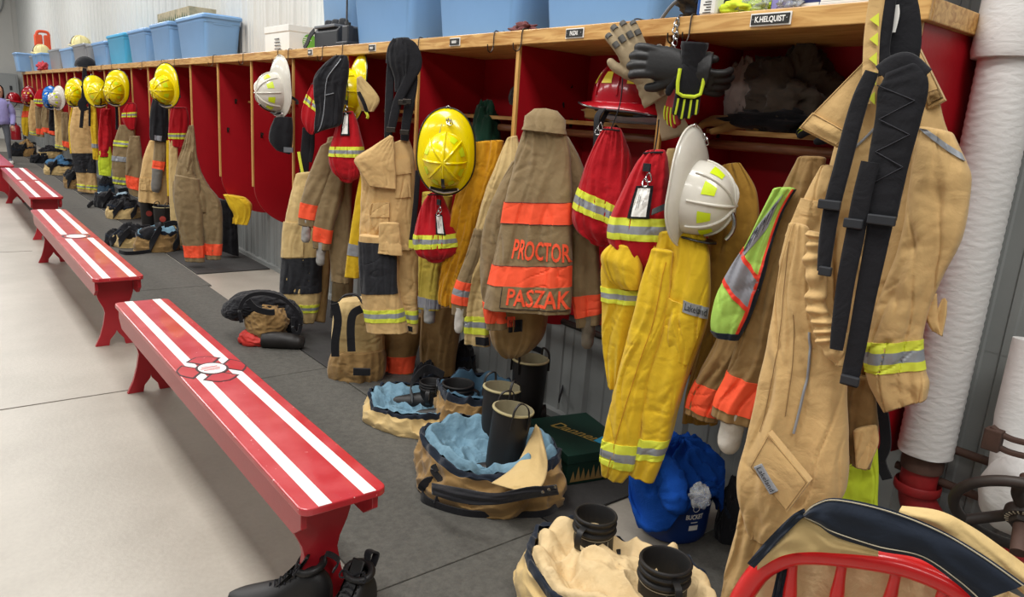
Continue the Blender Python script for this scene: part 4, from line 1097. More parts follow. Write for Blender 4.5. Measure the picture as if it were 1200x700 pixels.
# blue lining with two rubber boots
t, P = puddle('blue-lined tan trousers rolled around the two tall rubber boots', (1.66, 2.12), .235, .30, .20, .35, BROWN, BLUEQ, NAVY, seed=8, amp=.13,
    profile=[(.90, .97), (.86, 1.08), (.80, 1.12), (.70, .95), (.60, .80), (.50, .70), (.38, .70), (.22, .6), (.01, .5)])
strap(t, [onZ(655, 590, .03), onZ(640, 604, .015), onZ(600, 606, .015), onZ(545, 604, .015), onZ(502, 590, .02), onZ(495, 575, .05), onZ(505, 565, .09), onZ(518, 572, .06), onZ(524, 588, .02)], .045, BLK, .006)
strap(t, [onZ(500, 560, .05), onZ(512, 545, .13), onZ(520, 560, .12), onZ(528, 580, .03)], .045, BLK, .006)
for x, y, z in ((556, 588, .13), (640, 575, .12)):
    q = MB(); q.box((-.02, -.004, -.012), (.02, .004, .012), BLK, frame(onZ(x, y, z), Y=V((.6, .8, 0)), Z=V((0, 0, 1)))); q.build('buckle', t, smooth=False)
sheet('tan_inner_flap', t, TAN2, [onZ(576, 566, .17), onZ(604, 545, .21), (onZ(620, 515, .25)), onZ(628, 497, .27)], [onZ(606, 574, .19), onZ(632, 572, .20), onZ(642, 545, .22), onZ(634, 505, .26)], wave=.012, seed=3, bulge=.015)
sheet('black_front_edge', t, BLK, [onZ(506, 566, .17), onZ(540, 572, .19), onZ(580, 578, .20), onZ(620, 572, .21), onZ(652, 568, .20)], [onZ(506, 580, .14), onZ(540, 590, .15), onZ(580, 592, .16), onZ(625, 584, .16), onZ(655, 580, .15)], wave=.012, seed=5, bulge=.012)
strap(t, [onZ(512, 590, .03), onZ(518, 568, .10), onZ(508, 552, .14), onZ(512, 548, .16)], .03, BLK)
for k in range(3):
    q = MB(); q.lathe([(0, .003), (.006, .002), (.007, 0)], METAL, 10, frame(onZ(636+7*k, 577-3*k, .195), Z=(CAM-onZ(640, 575, .19)).normalized(), Y=V((0, 0, 1)))); q.build('snap', t)
b1 = onZ(603, 478, .36); boot_top('tall black rubber boot with beige rim, nearer one in blue-lined trousers', (b1.x-.035, b1.y+.02, .03), .078, .33, 'rubber', lean=(.03, -.02), yaw=2.5, loopdir=.5)
b2 = onZ(589, 453, .36); boot_top('tall black rubber boot with beige rim, behind the other rubber boot', (b2.x-.02, b2.y, .03), .078, .33, 'rubber', lean=(.02, 0), yaw=2.5, loopdir=.9)

# left of it: blue lining, black boot in a tan bag
t, P = puddle('tan trousers with blue lining around a short black boot, left of the rubber boots', (1.74, 2.84), .20, .26, .12, .3, TAN2, BLUEQ, NAVY, seed=12, amp=.12)
b = onZ(537, 449, .24); boot_top('short black boot with loops in tan blue-lined trousers', (b.x, b.y, .02), .072, .22, 'leather', yaw=2.4, loopdir=1.4)
b = onZ(508, 452, .17); boot_top('black boot left behind the short black boot, partly covered', (b.x+.02, b.y+.05, .02), .055, .15, 'leather', yaw=2.6)
strap(t, [onZ(484, 470, .10), onZ(482, 450, .14), onZ(500, 432, .18), onZ(520, 440, .16)], .04, BLK)
# behind against wall: dark bag with boot and blue lining
t, P = puddle('dark trousers with blue lining leaning at the wall behind the rubber boots', (1.94, 2.60), .18, .20, .24, .2, BROWN, mat('dark_blue_lining', '#3f5f74', rough=.9, dirt=.4), NAVY, seed=15, amp=.13)
b = onZ(622, 420, .38); boot_top('black rubber boot with round crest behind the taller rubber boots', (b.x, b.y, .03), .082, .35, 'rubber', yaw=2.6, loopdir=2.2)
strap(t, [onZ(655, 470, .12), onZ(660, 440, .2), onZ(640, 415, .30), onZ(615, 405, .33)], .03, BLK)
M = frame(onZ(627, 438, .29)+V((-.005, -.005, 0)), Y=V((0, 0, 1)), Z=(CAM-b).normalized().cross(V((0, 0, 1))).cross(V((0, 0, 1)))*-1)

# collapsed bundle alone on the mat
CX = 1.49; CY = 4.08
BP = Plane(0, 0, 0, 1, P=onZ(310, 402, 0))
t = thing('gear_bundle', 'collapsed black and tan bundle standing alone on the mat behind the nearest bench', 'bundle', BP.P)
lump('tan_shell', BP.p(313, 378, .0), (.135, .125, .125), BROWN, parent=t, seed=41, amp=.16, nu=120, nv=80, zmin=.015, sc=1.6)
lump('black_lining', BP.p(303, 357, -.10), (.20, .15, .085), BLK, parent=t, seed=42, amp=.16, nu=120, nv=80, sc=1.5)
lump('black_side', BP.p(340, 374, -.06), (.075, .10, .12), BLK, parent=t, seed=48, amp=.16, nu=90, nv=60, sc=1.5)
lump('black_flap', BP.p(275, 364, -.03), (.075, .10, .06), BLK, parent=t, seed=49, amp=.16, nu=90, nv=60, sc=1.5)
lump('red_cuff', BP.p(304, 396, .02), (.125, .10, .075), mat('red_shell_cloth', '#d2382f', rough=.6, dirt=.4), parent=t, seed=43, amp=.12, zmin=.012, sc=1.5, nu=90, nv=60)
strap(t, [BP.p(x, y, .15) for x, y in ((283, 378), (281, 362), (290, 348), (308, 344), (330, 349), (347, 364), (352, 378), (350, 390), (344, 388), (344, 372))], .022, BLK, .010, side=V((0, 0, 1)))
strap(t, [BP.p(x, y, .145) for x, y in ((290, 352), (300, 362), (314, 366), (322, 366))], .035, BLK, .012, name='buckle_strap')
b = onZ(336, 400, .05)
q = MB(); limb(q, [V((b.x-.12, b.y+.07, .055)), V((b.x-.03, b.y+.0, .06)), V((b.x+.05, b.y-.05, .05)), V((b.x+.08, b.y-.07, .045))], [.05, .05, .045, .03], RUB, seed=3); tag(q.build('fire_boot'), 'black boot toe sticking out under the collapsed bundle', 'boot')

# upright tan air-pack bag (D4)
t = thing('backpack_bag', 'upright cream and khaki bag with black shoulder straps beside the black-kneed trousers', 'bag', onZ(418, 445, 0))
pl = Plane(420, 440, 1.80, .9)
c = Cloth(pl, [(398, 352, 440, 350), (392, 362, 446, 360), (389, 385, 449, 385), (389, 410, 451, 410), (390, 430, 449, 430)], thick=.65, fold=.010, fw=.05, seed=5, dmax=.14); c.body('upper_bag', TAN2, t)
c2 = Cloth(pl, [(390, 410, 450, 408), (386, 420, 453, 418), (384, 432, 452, 432), (386, 442, 448, 443), (392, 447, 440, 447)], thick=.75, fold=.016, fw=.04, wr=.010, seed=6, dmax=.16, off=.015); c2.body('folded_base', BROWN, t)
q = MB()
for x0 in ((392, 356, 396, 375, 393, 400, 393, 418), (424, 362, 414, 368, 411, 385, 412, 412)):
    pts = [pl.p(x0[i], x0[i+1], .17) for i in range(0, 8, 2)]; q.ribbon(smooth_path(pts, 18), .042, .008, BLK, side=V((0, -1, 0)).cross(V((0, 0, 1)))*0+V((-pl.n.y, pl.n.x, 0)))
q.build('shoulder_strap', t)
q = MB(); q.ribbon(smooth_path([pl.p(398, 352, .12), pl.p(405, 346, .14), pl.p(418, 346, .14), pl.p(425, 356, .15)], 14), .03, .006, BLK, side=pl.n); q.build('carry_handle', t)
pt = pl.p(424, 436, .19); q = MB(); q.box((-.045, -.02, -.008), (.045, .02, .008), BLK, frame(pt, Y=V((0, 0, 1)), Z=pl.n)); q.build('strap_patch', t, smooth=False, bevel=.003)

# green boot box
GB = mat('box_green', '#10352a', rough=.5, dirt=.2); GOLD = mat('gold_print', '#b39a4a', rough=.5)
pA = onZ(681, 566, 0); ang = math.radians(-20)
bxs = V((2.12, 2.17, 0))
M = Matrix.Translation((2.13, 2.09, .012)) @ Matrix.Rotation(math.radians(-14), 4, 'Z')
t = thing('boot_box', 'dark green cardboard boot box with gold script on the floor by the wall', 'box', M.to_translation())
q = MB(); q.box((-.15, -.19, 0), (.15, .19, .125), GB, M); q.build('carton', t, smooth=False, bevel=.002)
q = MB(); q.box((-.154, -.194, .095), (.154, .194, .135), GB, M); q.build('box_lid', t, smooth=False, bevel=.002)
q = MB(); MM = M @ Matrix.Translation((0, 0, .1356)) @ Matrix.Rotation(math.radians(-62), 4, 'Z')
vs, fs = text_mesh('Danner', .085, .9, .001); q.add([V((v.x+v.y*.3, v.y, 0)) for v in vs], fs, GOLD, MM @ Matrix.Translation((-.01, .0, 0))); q.tube([V((-.12, -.03, 0)), V((.0, -.022, 0)), V((.11, -.03, 0))], .0008, GOLD, seg=4, M=MM); q.build('gold_lettering', t, smooth=False, fixn=False)
q = MB(); q.box((-.03, -.02, 0), (.035, .02, .0008), mat('blue_tag', '#3fa8cf', rough=.6), M @ Matrix.Translation((.06, -.10, .1356)) @ Matrix.Rotation(.4, 4, 'Z')); q.build('blue_label', t, smooth=False)
q = MB(); TREE = mat('tree_print_gold', '#9c7f4c', rough=.7)
q1 = MB()
for k in range(11):
    y = -.15+k*.03; q1.prism([(y-.014, .012), (y, .06+.018*((k*7) % 3)/2), (y+.014, .012)], 'x', -.1508, -.150, TREE, M=M)
    x = -.12+k*.024; q.prism([(x-.013, .012), (x, .06+.018*((k*5) % 3)/2), (x+.013, .012)], 'y', -.1908, -.190, TREE, M=M)
q.build('tree_print', t, smooth=False); q1.build('end_tree_print', t, smooth=False)

# blue bucket with towel and plastic bottle
bp = V((2.07, 1.50, .012))
t = thing('bucket', 'blue plastic bucket with white print on the floor against the wall', 'bucket', bp)
q = MB(); Mb = Matrix.Translation(bp)
BB = mat('bucket_blue', '#10306f', rough=.4, dirt=.1)
q.lathe([(.0, 0), (.118, 0), (.125, .01), (.128, .03), (.138, .22), (.145, .24), (.138, .243), (.130, .235), (.12, .03), (0, .03)], BB, 48, Mb); q.build('bucket_body', t, sharp=35)
q = MB(); q.tube([bp+V((.148*math.cos(a), .148*math.sin(a), .215)) for a in [2*PI*k/40 for k in range(40)]], .005, BB, seg=8, closed=True); q.build('rim_ring', t)
vc = math.atan2(-bp.y, -bp.x)
def curved(txt, z, size, wd, mm_, name, a0):
    vs, fs = text_mesh(txt, size, 1, .001); w_ = max(v.x for v in vs)-min(v.x for v in vs); k = wd/w_
    q = MB(); P_ = []
    for v in vs:
        a = a0+v.x*k/.1355; r_ = .1305+(z+v.y)*.05
        P_.append(bp+V((r_*math.cos(a), r_*math.sin(a), z+v.y)))
    q.add(P_, fs, mm_); return q.build(name, t, smooth=False, fixn=False)
curved('BUCKET', .115, .026, .07, PAPER, 'lettering', vc+.62)
q = MB()
for z0, z1, aw in ((.062, .082, .27), (.092, .096, .2)):
    g = [[bp+V(((.1315+z*.05)*math.cos(vc+.62+a*aw), (.1315+z*.05)*math.sin(vc+.62+a*aw), z)) for a in [i/8-.5 for i in range(9)]] for z in (z0, z1)]
    q.grid(g, PAPER); q.build('printed_line', t)
    q = MB()
q.tube([bp+V(((.1315+.145*.05)*math.cos(vc+.62+.09*math.cos(a)), (.1315+.145*.05)*math.sin(vc+.62+.09*math.cos(a)), .150+.013*math.sin(a))) for a in [2*PI*k/16 for k in range(16)]], .0012, PAPER, seg=4, closed=True)
q.build('printed_badge', t)
TOWEL = mat('towel_blue', '#1c50ac', rough=.95, dirt=.35, dirtcol='#12408f', nscale=14, bump=1, bscale=190, bump2=.4, bscale2=20, spec=.1)
t = thing('towel', 'rumpled blue terry towel draped over the blue bucket', 'towel', bp+V((0, 0, .24)))
q = MB(); g = []
for j in range(34):
    f = j/33; row = []
    for k in range(90):
        a = 2*PI*k/90
        d = V((math.cos(a), math.sin(a), 0))
        front = max(0, math.cos(a-(vc+.75)))          # opening side towards the viewer
        drop = .075+.05*math.sin(a*2+1)+.15*max(0, math.cos(a-(vc+1.55)))**3+.10*max(0, math.cos(a-(vc-.5)))**2-.075*front**3
        r = .16*min(1, f*1.9); z = .35-.09*(min(1, f*1.9))**2.2
        if f > .53: g_ = (f-.53)/.47; r = .16+.014*g_; z = .262-max(.02, drop)*g_
        n1 = noise.noise(V((d.x*2.2, d.y*2.2, f*4))); n2 = noise.noise(V((d.x*5, d.y*5, f*9+3)))
        r *= 1+.10*(.3-abs(n1)*1.5); z += .045*(.3-abs(n1)*1.5)+.02*n2
        row.append(bp+V((d.x*r, d.y*r, z)))
    g.append(row)
q.grid(g, TOWEL, closed=True); q.build('towel_cloth', t, sharp=180, solid=.008)
q = MB(); tp = onX(785, 580, bp.x-.16)
limb(q, [onX(775, 545, 1.98)+V((0, 0, 0)), onX(785, 560, 1.92), onX(790, 585, 1.90), onX(788, 598, 1.90)], [.045, .05, .05, .03], TOWEL, seed=8, wr=.012, n=30, seg=24); q.build('towel_corner', t, sharp=180)
t = thing('plastic_bottle', 'clear crumpled plastic bottle poking out between towel and bucket', 'bottle', onX(822, 580, 1.9))
lump('bottle_plastic', onX(820, 582, 1.90), (.03, .035, .04), PLAS, parent=t, seed=5, amp=.35)

# pair of black shoes at the bottom
def shoe(label, heel, toe, size, seed=0, lace=True, zoff=0, open_=False):
    t = thing('black_shoe', label, 'shoe', (heel.x, heel.y, 0), 'pair of black work shoes')
    d = (toe-heel); L_ = d.length; d.normalize(); n_ = V((-d.y, d.x, 0)); up = V((0, 0, 1))
    M = frame(heel+V((0, 0, zoff)), X=d, Y=n_)
    q = MB(); g = []
    for f, w, hh in ((0, .022, .085), (.03, .033, .115), (.12, .040, .14), (.25, .041, .145), (.36, .042, .115), (.5, .045, .085), (.65, .050, .07), (.8, .050, .055), (.92, .038, .048), (.99, .015, .04)):
        g.append([V((f*L_, w*sgnpow(math.cos(a), .85), .02+hh*.5+hh*.5*sgnpow(math.sin(a), .8))) for a in [2*PI*k/24 for k in range(24)]])
    q.grid(g, LEATH, closed=True, M=M); q.add(g[0], [tuple(range(24))], LEATH, M); q.add(g[-1], [tuple(range(24))], LEATH, M); q.build('upper', t, sharp=180, sub=1)
    q = MB(); ol = []
    for f, w in ((-.02, .0), (0, .025), (.08, .040), (.25, .042), (.45, .040), (.62, .050), (.8, .053), (.93, .042), (1.0, .02), (1.015, 0)): ol.append((f*L_, w))
    poly = ol+[(a, -b) for a, b in reversed(ol[1:-1])]
    q.prism(poly, 'z', 0, .028, RUB, M); q.build('sole', t, smooth=False, bevel=.004)
    q = MB(); q.tube([V((.10*L_+.12*L_*math.cos(a)+.03, .040*math.sin(a), .165-.01*math.cos(a))) for a in [2*PI*k/20 for k in range(20)]], .011, LEATH, seg=10, closed=True, M=M); q.build('padded_collar', t)
    q = MB(); q.lathe([(.034, .166), (.026, .12), (.0, .10)], BLK, 20, M @ Matrix.Translation((.14*L_+.02, 0, 0)), sx=.9*L_/.3*1.0+.1); q.build('inner_lining', t)
    q = MB(); q.prism([(.30*L_, .15), (.20*L_, .20), (.23*L_, .205), (.36*L_, .135), (.55*L_, .098), (.53*L_, .085)], 'y', -.022, .022, LEATH, M); q.build('tongue', t, bevel=.004)
    for k in range(6):
        f = .33+.05*k; z = .155-.011*k
        q = MB(); q.tube([V((f*L_, -.026, z-.018)), V((f*L_+.004, 0, z)), V((f*L_, .026, z-.018))], .0028, BLK, seg=6, M=M); q.build('lace', t)
    q = MB(); q.tube(smooth_path([V((.32*L_, 0, .165)), V((.28*L_, .03, .18)), V((.33*L_, .045, .16)), V((.34*L_, .01, .162)), V((.36*L_, -.04, .15)), V((.32*L_, -.035, .17)), V((.33*L_, 0, .165))], 30), .0026, BLK, seg=6, M=M); q.build('lace_bow', t)
    q = MB(); q.ribbon(smooth_path([V((-.005, 0, .15)), V((-.02, 0, .185)), V((.015, 0, .205)), V((.02, 0, .17))], 14), .022, .005, BLK, side=V((0, 1, 0)), M=M); q.build('heel_loop', t)
    return t
hA = V((.93, 1.93, 0)); tA = V((.73, 1.72, 0))
shoe('left black lace-up shoe with small grey side tag under the nearest bench end', onZ(388, 722, 0), onZ(268, 716, 0), 1, 1)
shoe('right black shoe with wide open collar beside the nearest bench leg', onZ(434, 716, 0), onZ(362, 775, 0), 1, 2)

# red windsor chair, back towards the viewer
CP = Plane(0, 0, 0, .85, P=onZ(1012, 650, .89))
rail = [CP.p(x, y, 0) for x, y in ((862, 716), (874, 692), (895, 666), (927, 651), (960, 649), (1010, 654), (1060, 663), (1105, 680), (1140, 702), (1165, 728))]
t = thing('windsor_chair', 'red painted spindle-back chair at the bottom right corner with a coat over it', 'chair', (rail[4].x, rail[4].y, 0))
q = MB(); q.tube(smooth_path(rail, 60), .020, CHAIRR, seg=14, flat=.8); q.build('back_rail', t)
sd = (rail[7]-rail[3]); sd.z = 0; sd.normalize(); fwd = V((-sd.y, sd.x, 0))
if fwd.dot(V((1, 1, 0))) < 0: fwd = -fwd
mid = (rail[3]+rail[7])/2
seat_c = V((mid.x, mid.y, 0))+fwd*.20
for i, (sx_, sy_) in enumerate(((930, 655), (988, 655), (1052, 664), (1108, 684))):
    f = (.02, .34, .66, .98)[i]; a = CP.p(sx_, sy_, 0); b = V((a.x, a.y, .45))+fwd*.06+(seat_c-V((a.x, a.y, 0))).dot(sd)*sd*.15
    pts = [a+(b-a)*k/12 for k in range(13)]
    rr = [.0085, .0100, .013, .0085, .013, .009, .0095, .009, .010, .012, .013, .012, .010]
    q = MB(); q.tube(smooth_path(pts, 49), [a.x*.78 for a in smooth_path([V((w_, 0, 0)) for w_ in rr], 49)], CHAIRR, seg=14); q.build('spindle', t)
q = MB(); g = []
for z, f in ((.42, .9), (.425, .98), (.445, 1.0), (.46, .97), (.455, .8), (.45, .01)):
    g.append([seat_c+sd*(.21*f*sgnpow(math.cos(a), .8))+fwd*(.20*f*sgnpow(math.sin(a), .8))+V((0, 0, z)) for a in [2*PI*k/40 for k in range(40)]])
q.grid(g, CHAIRR, closed=True); q.build('seat', t, sharp=60)
for i, (u, v) in enumerate(((-.15, -.13), (.15, -.13), (-.16, .14), (.16, .14))):
    a = seat_c+sd*u+fwd*v+V((0, 0, .43)); b = seat_c+sd*u*1.3+fwd*v*1.3+V((0, 0, .004))
    q = MB(); q.tube([a+(b-a)*k/10 for k in range(11)], [.013, .015, .019, .014, .019, .021, .02, .017, .013, .016, .011], CHAIRR, seg=12); q.build('leg', t)
# coat over the chair
t = thing('chair_coat', 'cream coat with dark navy edge thrown over the red chair', 'coat', (rail[5].x, rail[5].y, .9))
def strip(A, B_, m_, name, th=.012, nn=40, wave=.006, seed=0, bulge=.0):
    q = MB(); A = smooth_path(A, nn); B_ = smooth_path(B_, nn); rows = []
    nrm = (CAM-A[nn//2]).normalized()
    M_ = 14
    for s_ in (0, 1):
        rs = []
        for j in range(M_+1):
            f = j/M_; rs.append([A[i]*(1-f)+B_[i]*f + nrm*((th*(1-s_)) + wave*noise.noise(V((i*.16+seed, f*3, seed))) + bulge*math.sin(PI*f)) for i in range(nn)])
        rows.append(rs)
    q.grid(rows[0], m_); q.grid(rows[1], m_, flip=True)
    for a in (0, M_): q.grid([rows[0][a], rows[1][a]], m_)
    for e in (0, nn-1): q.grid([[r[e] for r in rows[0]], [r[e] for r in rows[1]]], m_)
    return q.build(name, t, sharp=60)
top = [CP.p(x, y, .024) for x, y in ((943, 603), (957, 590), (982, 584), (1040, 596), (1100, 620), (1150, 649), (1200, 684))]
bot_ = [CP.p(x, y, .024) for x, y in ((945, 607), (960, 616), (978, 628), (1028, 645), (1078, 655), (1118, 682), (1142, 704))]
strip(top, bot_, NAVY, 'navy_collar', bulge=.012)
for off in (.06, .90):
    q = MB(); A = smooth_path(top, 40); B_ = smooth_path(bot_, 40); nr = (CAM-A[20]).normalized()
    q.tube([A[i]*(1-off)+B_[i]*off+nr*(.014+.012*math.sin(PI*off)+.006*noise.noise(V((i*.16, off*3, 0)))) for i in range(40)], .0009, STITCH, seg=4); q.build('edge_stitching', t)
lt = [CP.p(x, y, .02) for x, y in ((888, 652), (912, 626), (941, 605), (976, 627), (1028, 644))]
lb = [CP.p(x, y, .02) for x, y in ((888, 668), (915, 652), (945, 647), (976, 648), (1028, 652))]
strip(lt, lb, TAN2, 'cream_front', bulge=.006, seed=4)
strip([CP.p(x, y, .03) for x, y in ((876, 660), (898, 634), (926, 606), (942, 596))], [CP.p(x, y, .03) for x, y in ((884, 666), (908, 640), (934, 613), (946, 604))], NAVY, 'navy_edge', seed=6)
strip([CP.p(x, y, -.02) for x, y in ((914, 656), (920, 656), (926, 656))], [CP.p(x, y, -.02) for x, y in ((900, 720), (908, 720), (915, 720))], NAVY, 'navy_inner_edge', seed=7)
# body of the coat hanging inside the chair, seen between the spindles, and the panel behind
tb_ = [CP.p(x, y, -.03) for x, y in ((880, 668), (930, 648), (1010, 648), (1080, 656), (1150, 690), (1200, 715))]
tb2 = [V((p.x, p.y, .42))+fwd*.05 for p in tb_]
strip([p+fwd*.03 for p in tb_], [p+fwd*.06 for p in tb2], CREAMQ, 'quilted_body', wave=.05, seed=9, nn=60)
bk1 = [CP.p(x, y, -.01) for x, y in ((1056, 600), (1100, 606), (1140, 626), (1180, 654), (1212, 678))]
bk2 = [CP.p(x, y, -.01) for x, y in ((1050, 612), (1100, 630), (1140, 652), (1180, 684), (1212, 712))]
strip([p+fwd*.02 for p in bk1], [p+fwd*.01 for p in bk2], TAN2, 'cream_back_panel', seed=11, bulge=.01)

# ------------------------------------------------------------------ pipes, valve
WRAP = mat('white_wrap', '#dedcd9', rough=.6, dirt=.15, dirtcol='#bdbab5', nscale=5, bump=.12, bscale=30, bump2=.18, bscale2=22, stretch=(1, 1, 2.6))
PIPER = mat('pipe_red', '#9c1f22', rough=.5, dirt=.5, dirtcol='#5e2420', nscale=18)
RUST = mat('rusty_iron', '#5a4238', rough=.7, dirt=.5, dirtcol='#33261f', nscale=25)
t = thing('white_pipe', 'thick white wrapped vertical pipe at the right end of the lockers', 'pipe', (2.31, .79, .5))
q = MB(); g = []
for j in range(150):
    z = .555+j*(1.70-.555)/149
    g.append([V((2.31+(.076+.0010*math.sin(j*2.1+math.sin(k*.7)*2)+.001*noise.noise(V((k*.5, j*.4, 0))))*math.cos(2*PI*k/48), .79+(.076+.0010*math.sin(j*2.1+math.sin(k*.7)*2))*math.sin(2*PI*k/48), z)) for k in range(48)])
q.grid(g, WRAP, closed=True); q.build('wrapped_sleeve', t, sharp=180)
q = MB(); q.lathe([(.02, 1.695), (.093, 1.70), (.097, 1.72), (.095, 1.80), (.094, 2.6), (0, 2.6)], WRAP, 40, Matrix.Translation((2.31, .79, 0))); q.build('upper_cover', t, sharp=50)
q = MB(); q.lathe([(.0, .50), (.058, .50), (.06, .52), (.055, .565), (0, .57)], RUST, 30, Matrix.Translation((2.31, .79, 0))); q.build('iron_collar', t)
q = MB()
pts = smooth_path([V((2.31, .79, .51)), V((2.31, .79, .44)), V((2.31, .775, .385)), V((2.31, .73, .34)), V((2.31, .66, .32)), V((2.31, .45, .32))], 26)
q.tube(pts, .052, PIPER, seg=28); q.lathe([(.063, .425), (.066, .43), (.066, .45), (.063, .455)], PIPER, 30, Matrix.Translation((2.31, .79, 0)))
q.tube([V((2.31, .70, .325)), V((2.31, .68, .322))], .062, PIPER, seg=28); q.build('red_elbow', t, sharp=40)
for z, lb in ((.575, 'thin brown pipe along the wall behind the handwheel, upper one'), (.46, 'thin brown pipe along the wall behind the handwheel, lower one')):
    q = MB(); q.tube([V((2.36, -.5, z)), V((2.36, .88, z))], .013, RUST, seg=12); tag(q.build('wall_pipe'), lb, 'pipe', 'thin pipes along the wall')
q = MB(); q.tube([V((2.36, 2.15, .52)), V((2.36, 3.3, .53))], .016, DKMET, seg=12); tag(q.build('wall_bar'), 'dark iron bar on the metal wall behind the lettered coat', 'pipe')
t = thing('gate_valve', 'white wrapped valve with dark iron handwheel at the right edge', 'valve', (2.1, .50, .5))
wc = onX(1199, 606, 1.93)
lump('valve_body', onX(1190, 580, 2.2), (.075, .085, .11), WRAP, parent=t, seed=3, amp=.05, nu=50, nv=36)
q = MB(); q.tube([onX(1185, 560, 2.24), onX(1193, 490, 2.28), onX(1215, 400, 2.30)], .055, WRAP, seg=30); q.build('wrapped_pipe', t)
wax = (CAM-wc).normalized(); wax = (wax*.60-UP*.78-RT*.10).normalized()
Mw = frame(wc, Z=wax, Y=(V((0, 0, 1))-wax*wax.z).normalized()) @ Matrix.Scale(1.12, 4)
q = MB(); q.tube([V((.125*math.cos(a), .125*math.sin(a), 0)) for a in [2*PI*k/48 for k in range(48)]], .0115, RUST if 0 else mat('wheel_iron', '#2e2a28', rough=.5, dirt=.4, dirtcol='#4a3a30'), seg=12, closed=True, M=Mw); q.build('handwheel_rim', t)
WI = MATS['wheel_iron']
for k in range(3):
    a = math.radians(100+120*k); q = MB(); q.tube(smooth_path([V((.02*math.cos(a), .02*math.sin(a), -.008)), V((.07*math.cos(a+.15), .07*math.sin(a+.15), -.012)), V((.122*math.cos(a), .122*math.sin(a), 0))], 12), [.012]*12, WI, seg=10, M=Mw); q.build('wheel_spoke', t)
q = MB(); q.lathe([(0, -.015), (.034, -.015), (.036, .0), (.034, .008), (.02, .01)], WI, 32, Mw); q.build('wheel_hub', t)
q = MB()
for k in range(22):
    a = 2*PI*k/22; q.box((-.0012, -.004, .0), (.0012, .004, .0015), STITCH, Mw @ Matrix.Translation((.028*math.cos(a), .028*math.sin(a), .0085)) @ Matrix.Rotation(a-PI/2, 4, 'Z'))
q.build('hub_marking', t)
q = MB(); q.tube([V((0, 0, -.10)), V((0, 0, .085))], .016, RUST, seg=18, M=Mw); q.tube([V((0, 0, .005)), V((0, 0, .022))], .024, WI, seg=6, M=Mw); q.build('stem', t, sharp=40)
q = MB(); pb = [onX(x, y, 2.10) for x, y in ((1162, 500), (1172, 508), (1186, 515), (1205, 520))]
q.ribbon(smooth_path(pb, 14), .012, .02, RUST, side=V((0, 0, 1))); q.ribbon(smooth_path([p+V((0, 0, -.035)) for p in pb], 14), .012, .02, RUST, side=V((0, 0, 1)))
a = onX(1165, 512, 2.10); q.box((-.02, -.02, -.035), (.012, .02, .022), RUST, Matrix.Translation(a)); q.build('iron_bracket', t, smooth=False, bevel=.003)
# ------------------------------------------------------------------ hanging garments
def knit(c, parent, m=None, drop=.10, r=.028, name='knit_cuff', lean=None, bulb=1.1):
    """knitted wristlet and inner mitt hanging out of a sleeve end"""
    p = (c.L[-1]+c.R[-1])/2; d = ((c.L[-1]+c.R[-1])/2-(c.L[-2]+c.R[-2])/2).normalized()
    if lean: d = (d+lean).normalized()
    q = MB(); limb(q, [p-d*.04, p+d*.015, p+d*drop*.4, p+d*drop*.8, p+d*drop], [r*1.08, r, r*.96, r*.92, r*.6], m or KNIT, seg=22, n=26, wr=.004, seed=p.y)
    return q.build(name, getattr(c, 'obj', None) or parent, sharp=180)
def garment(name, label, cat, pl, group=None):
    return thing(name, label, cat, pl.P, group)

# --- A: nearest tan jacket
pl = Plane(1050, 250, 1.84, .55)
t = garment('turnout_jacket', 'large tan turnout jacket hanging at the near end of the lockers beside the white pipe', 'jacket', pl, 'turnout jackets on the lockers')
A = Cloth(pl, [(1022, 50, 1062, 48), (1010, 75, 1080, 70), (998, 110, 1094, 100), (985, 150, 1106, 140), (972, 195, 1118, 180), (964, 235, 1120, 225), (955, 280, 1105, 275), (955, 330, 1080, 330), (965, 380, 1055, 385), (975, 430, 1030, 440), (985, 480, 1026, 490), (990, 540, 1012, 548)], thick=.36, fold=.028, fw=.07, wr=.006, seed=1, dmax=.13, off=0)
A.body('jacket_body', TAN, t, nu=72, nv=110)
S = Cloth(pl, [(1076, 150, 1118, 158), (1070, 185, 1134, 192), (1066, 220, 1138, 218), (1056, 280, 1128, 278), (1040, 325, 1106, 322), (1022, 370, 1088, 366), (1013, 402, 1081, 400), (1014, 436, 1084, 434), (1022, 458, 1089, 450), (1036, 482, 1086, 468)], thick=.62, fold=.014, fw=.05, wr=.009, seed=2, dmax=.09, off=.075)
S.body('right_sleeve', TAN, t, nu=56, nv=90)
S.patch('reflective_band', t, -1, 1, .755, .865, B3(), off=.003)
S.patch('elbow_piping', t, -.9, .95, .02, .045, SILV, off=.004, skew=.05)
S2 = Cloth(pl, [(962, 195, 990, 200), (948, 220, 985, 228), (930, 262, 975, 268), (917, 296, 962, 300), (914, 312, 955, 318), (922, 322, 950, 326)], thick=.5, fold=.014, wr=.008, seed=3, off=.05, dmax=.06)
S2.body('left_pocket_flap', TAN, t, nu=44, nv=40)
S2.patch('flap', t, -.9, .8, .30, .62, TAN, off=.008)
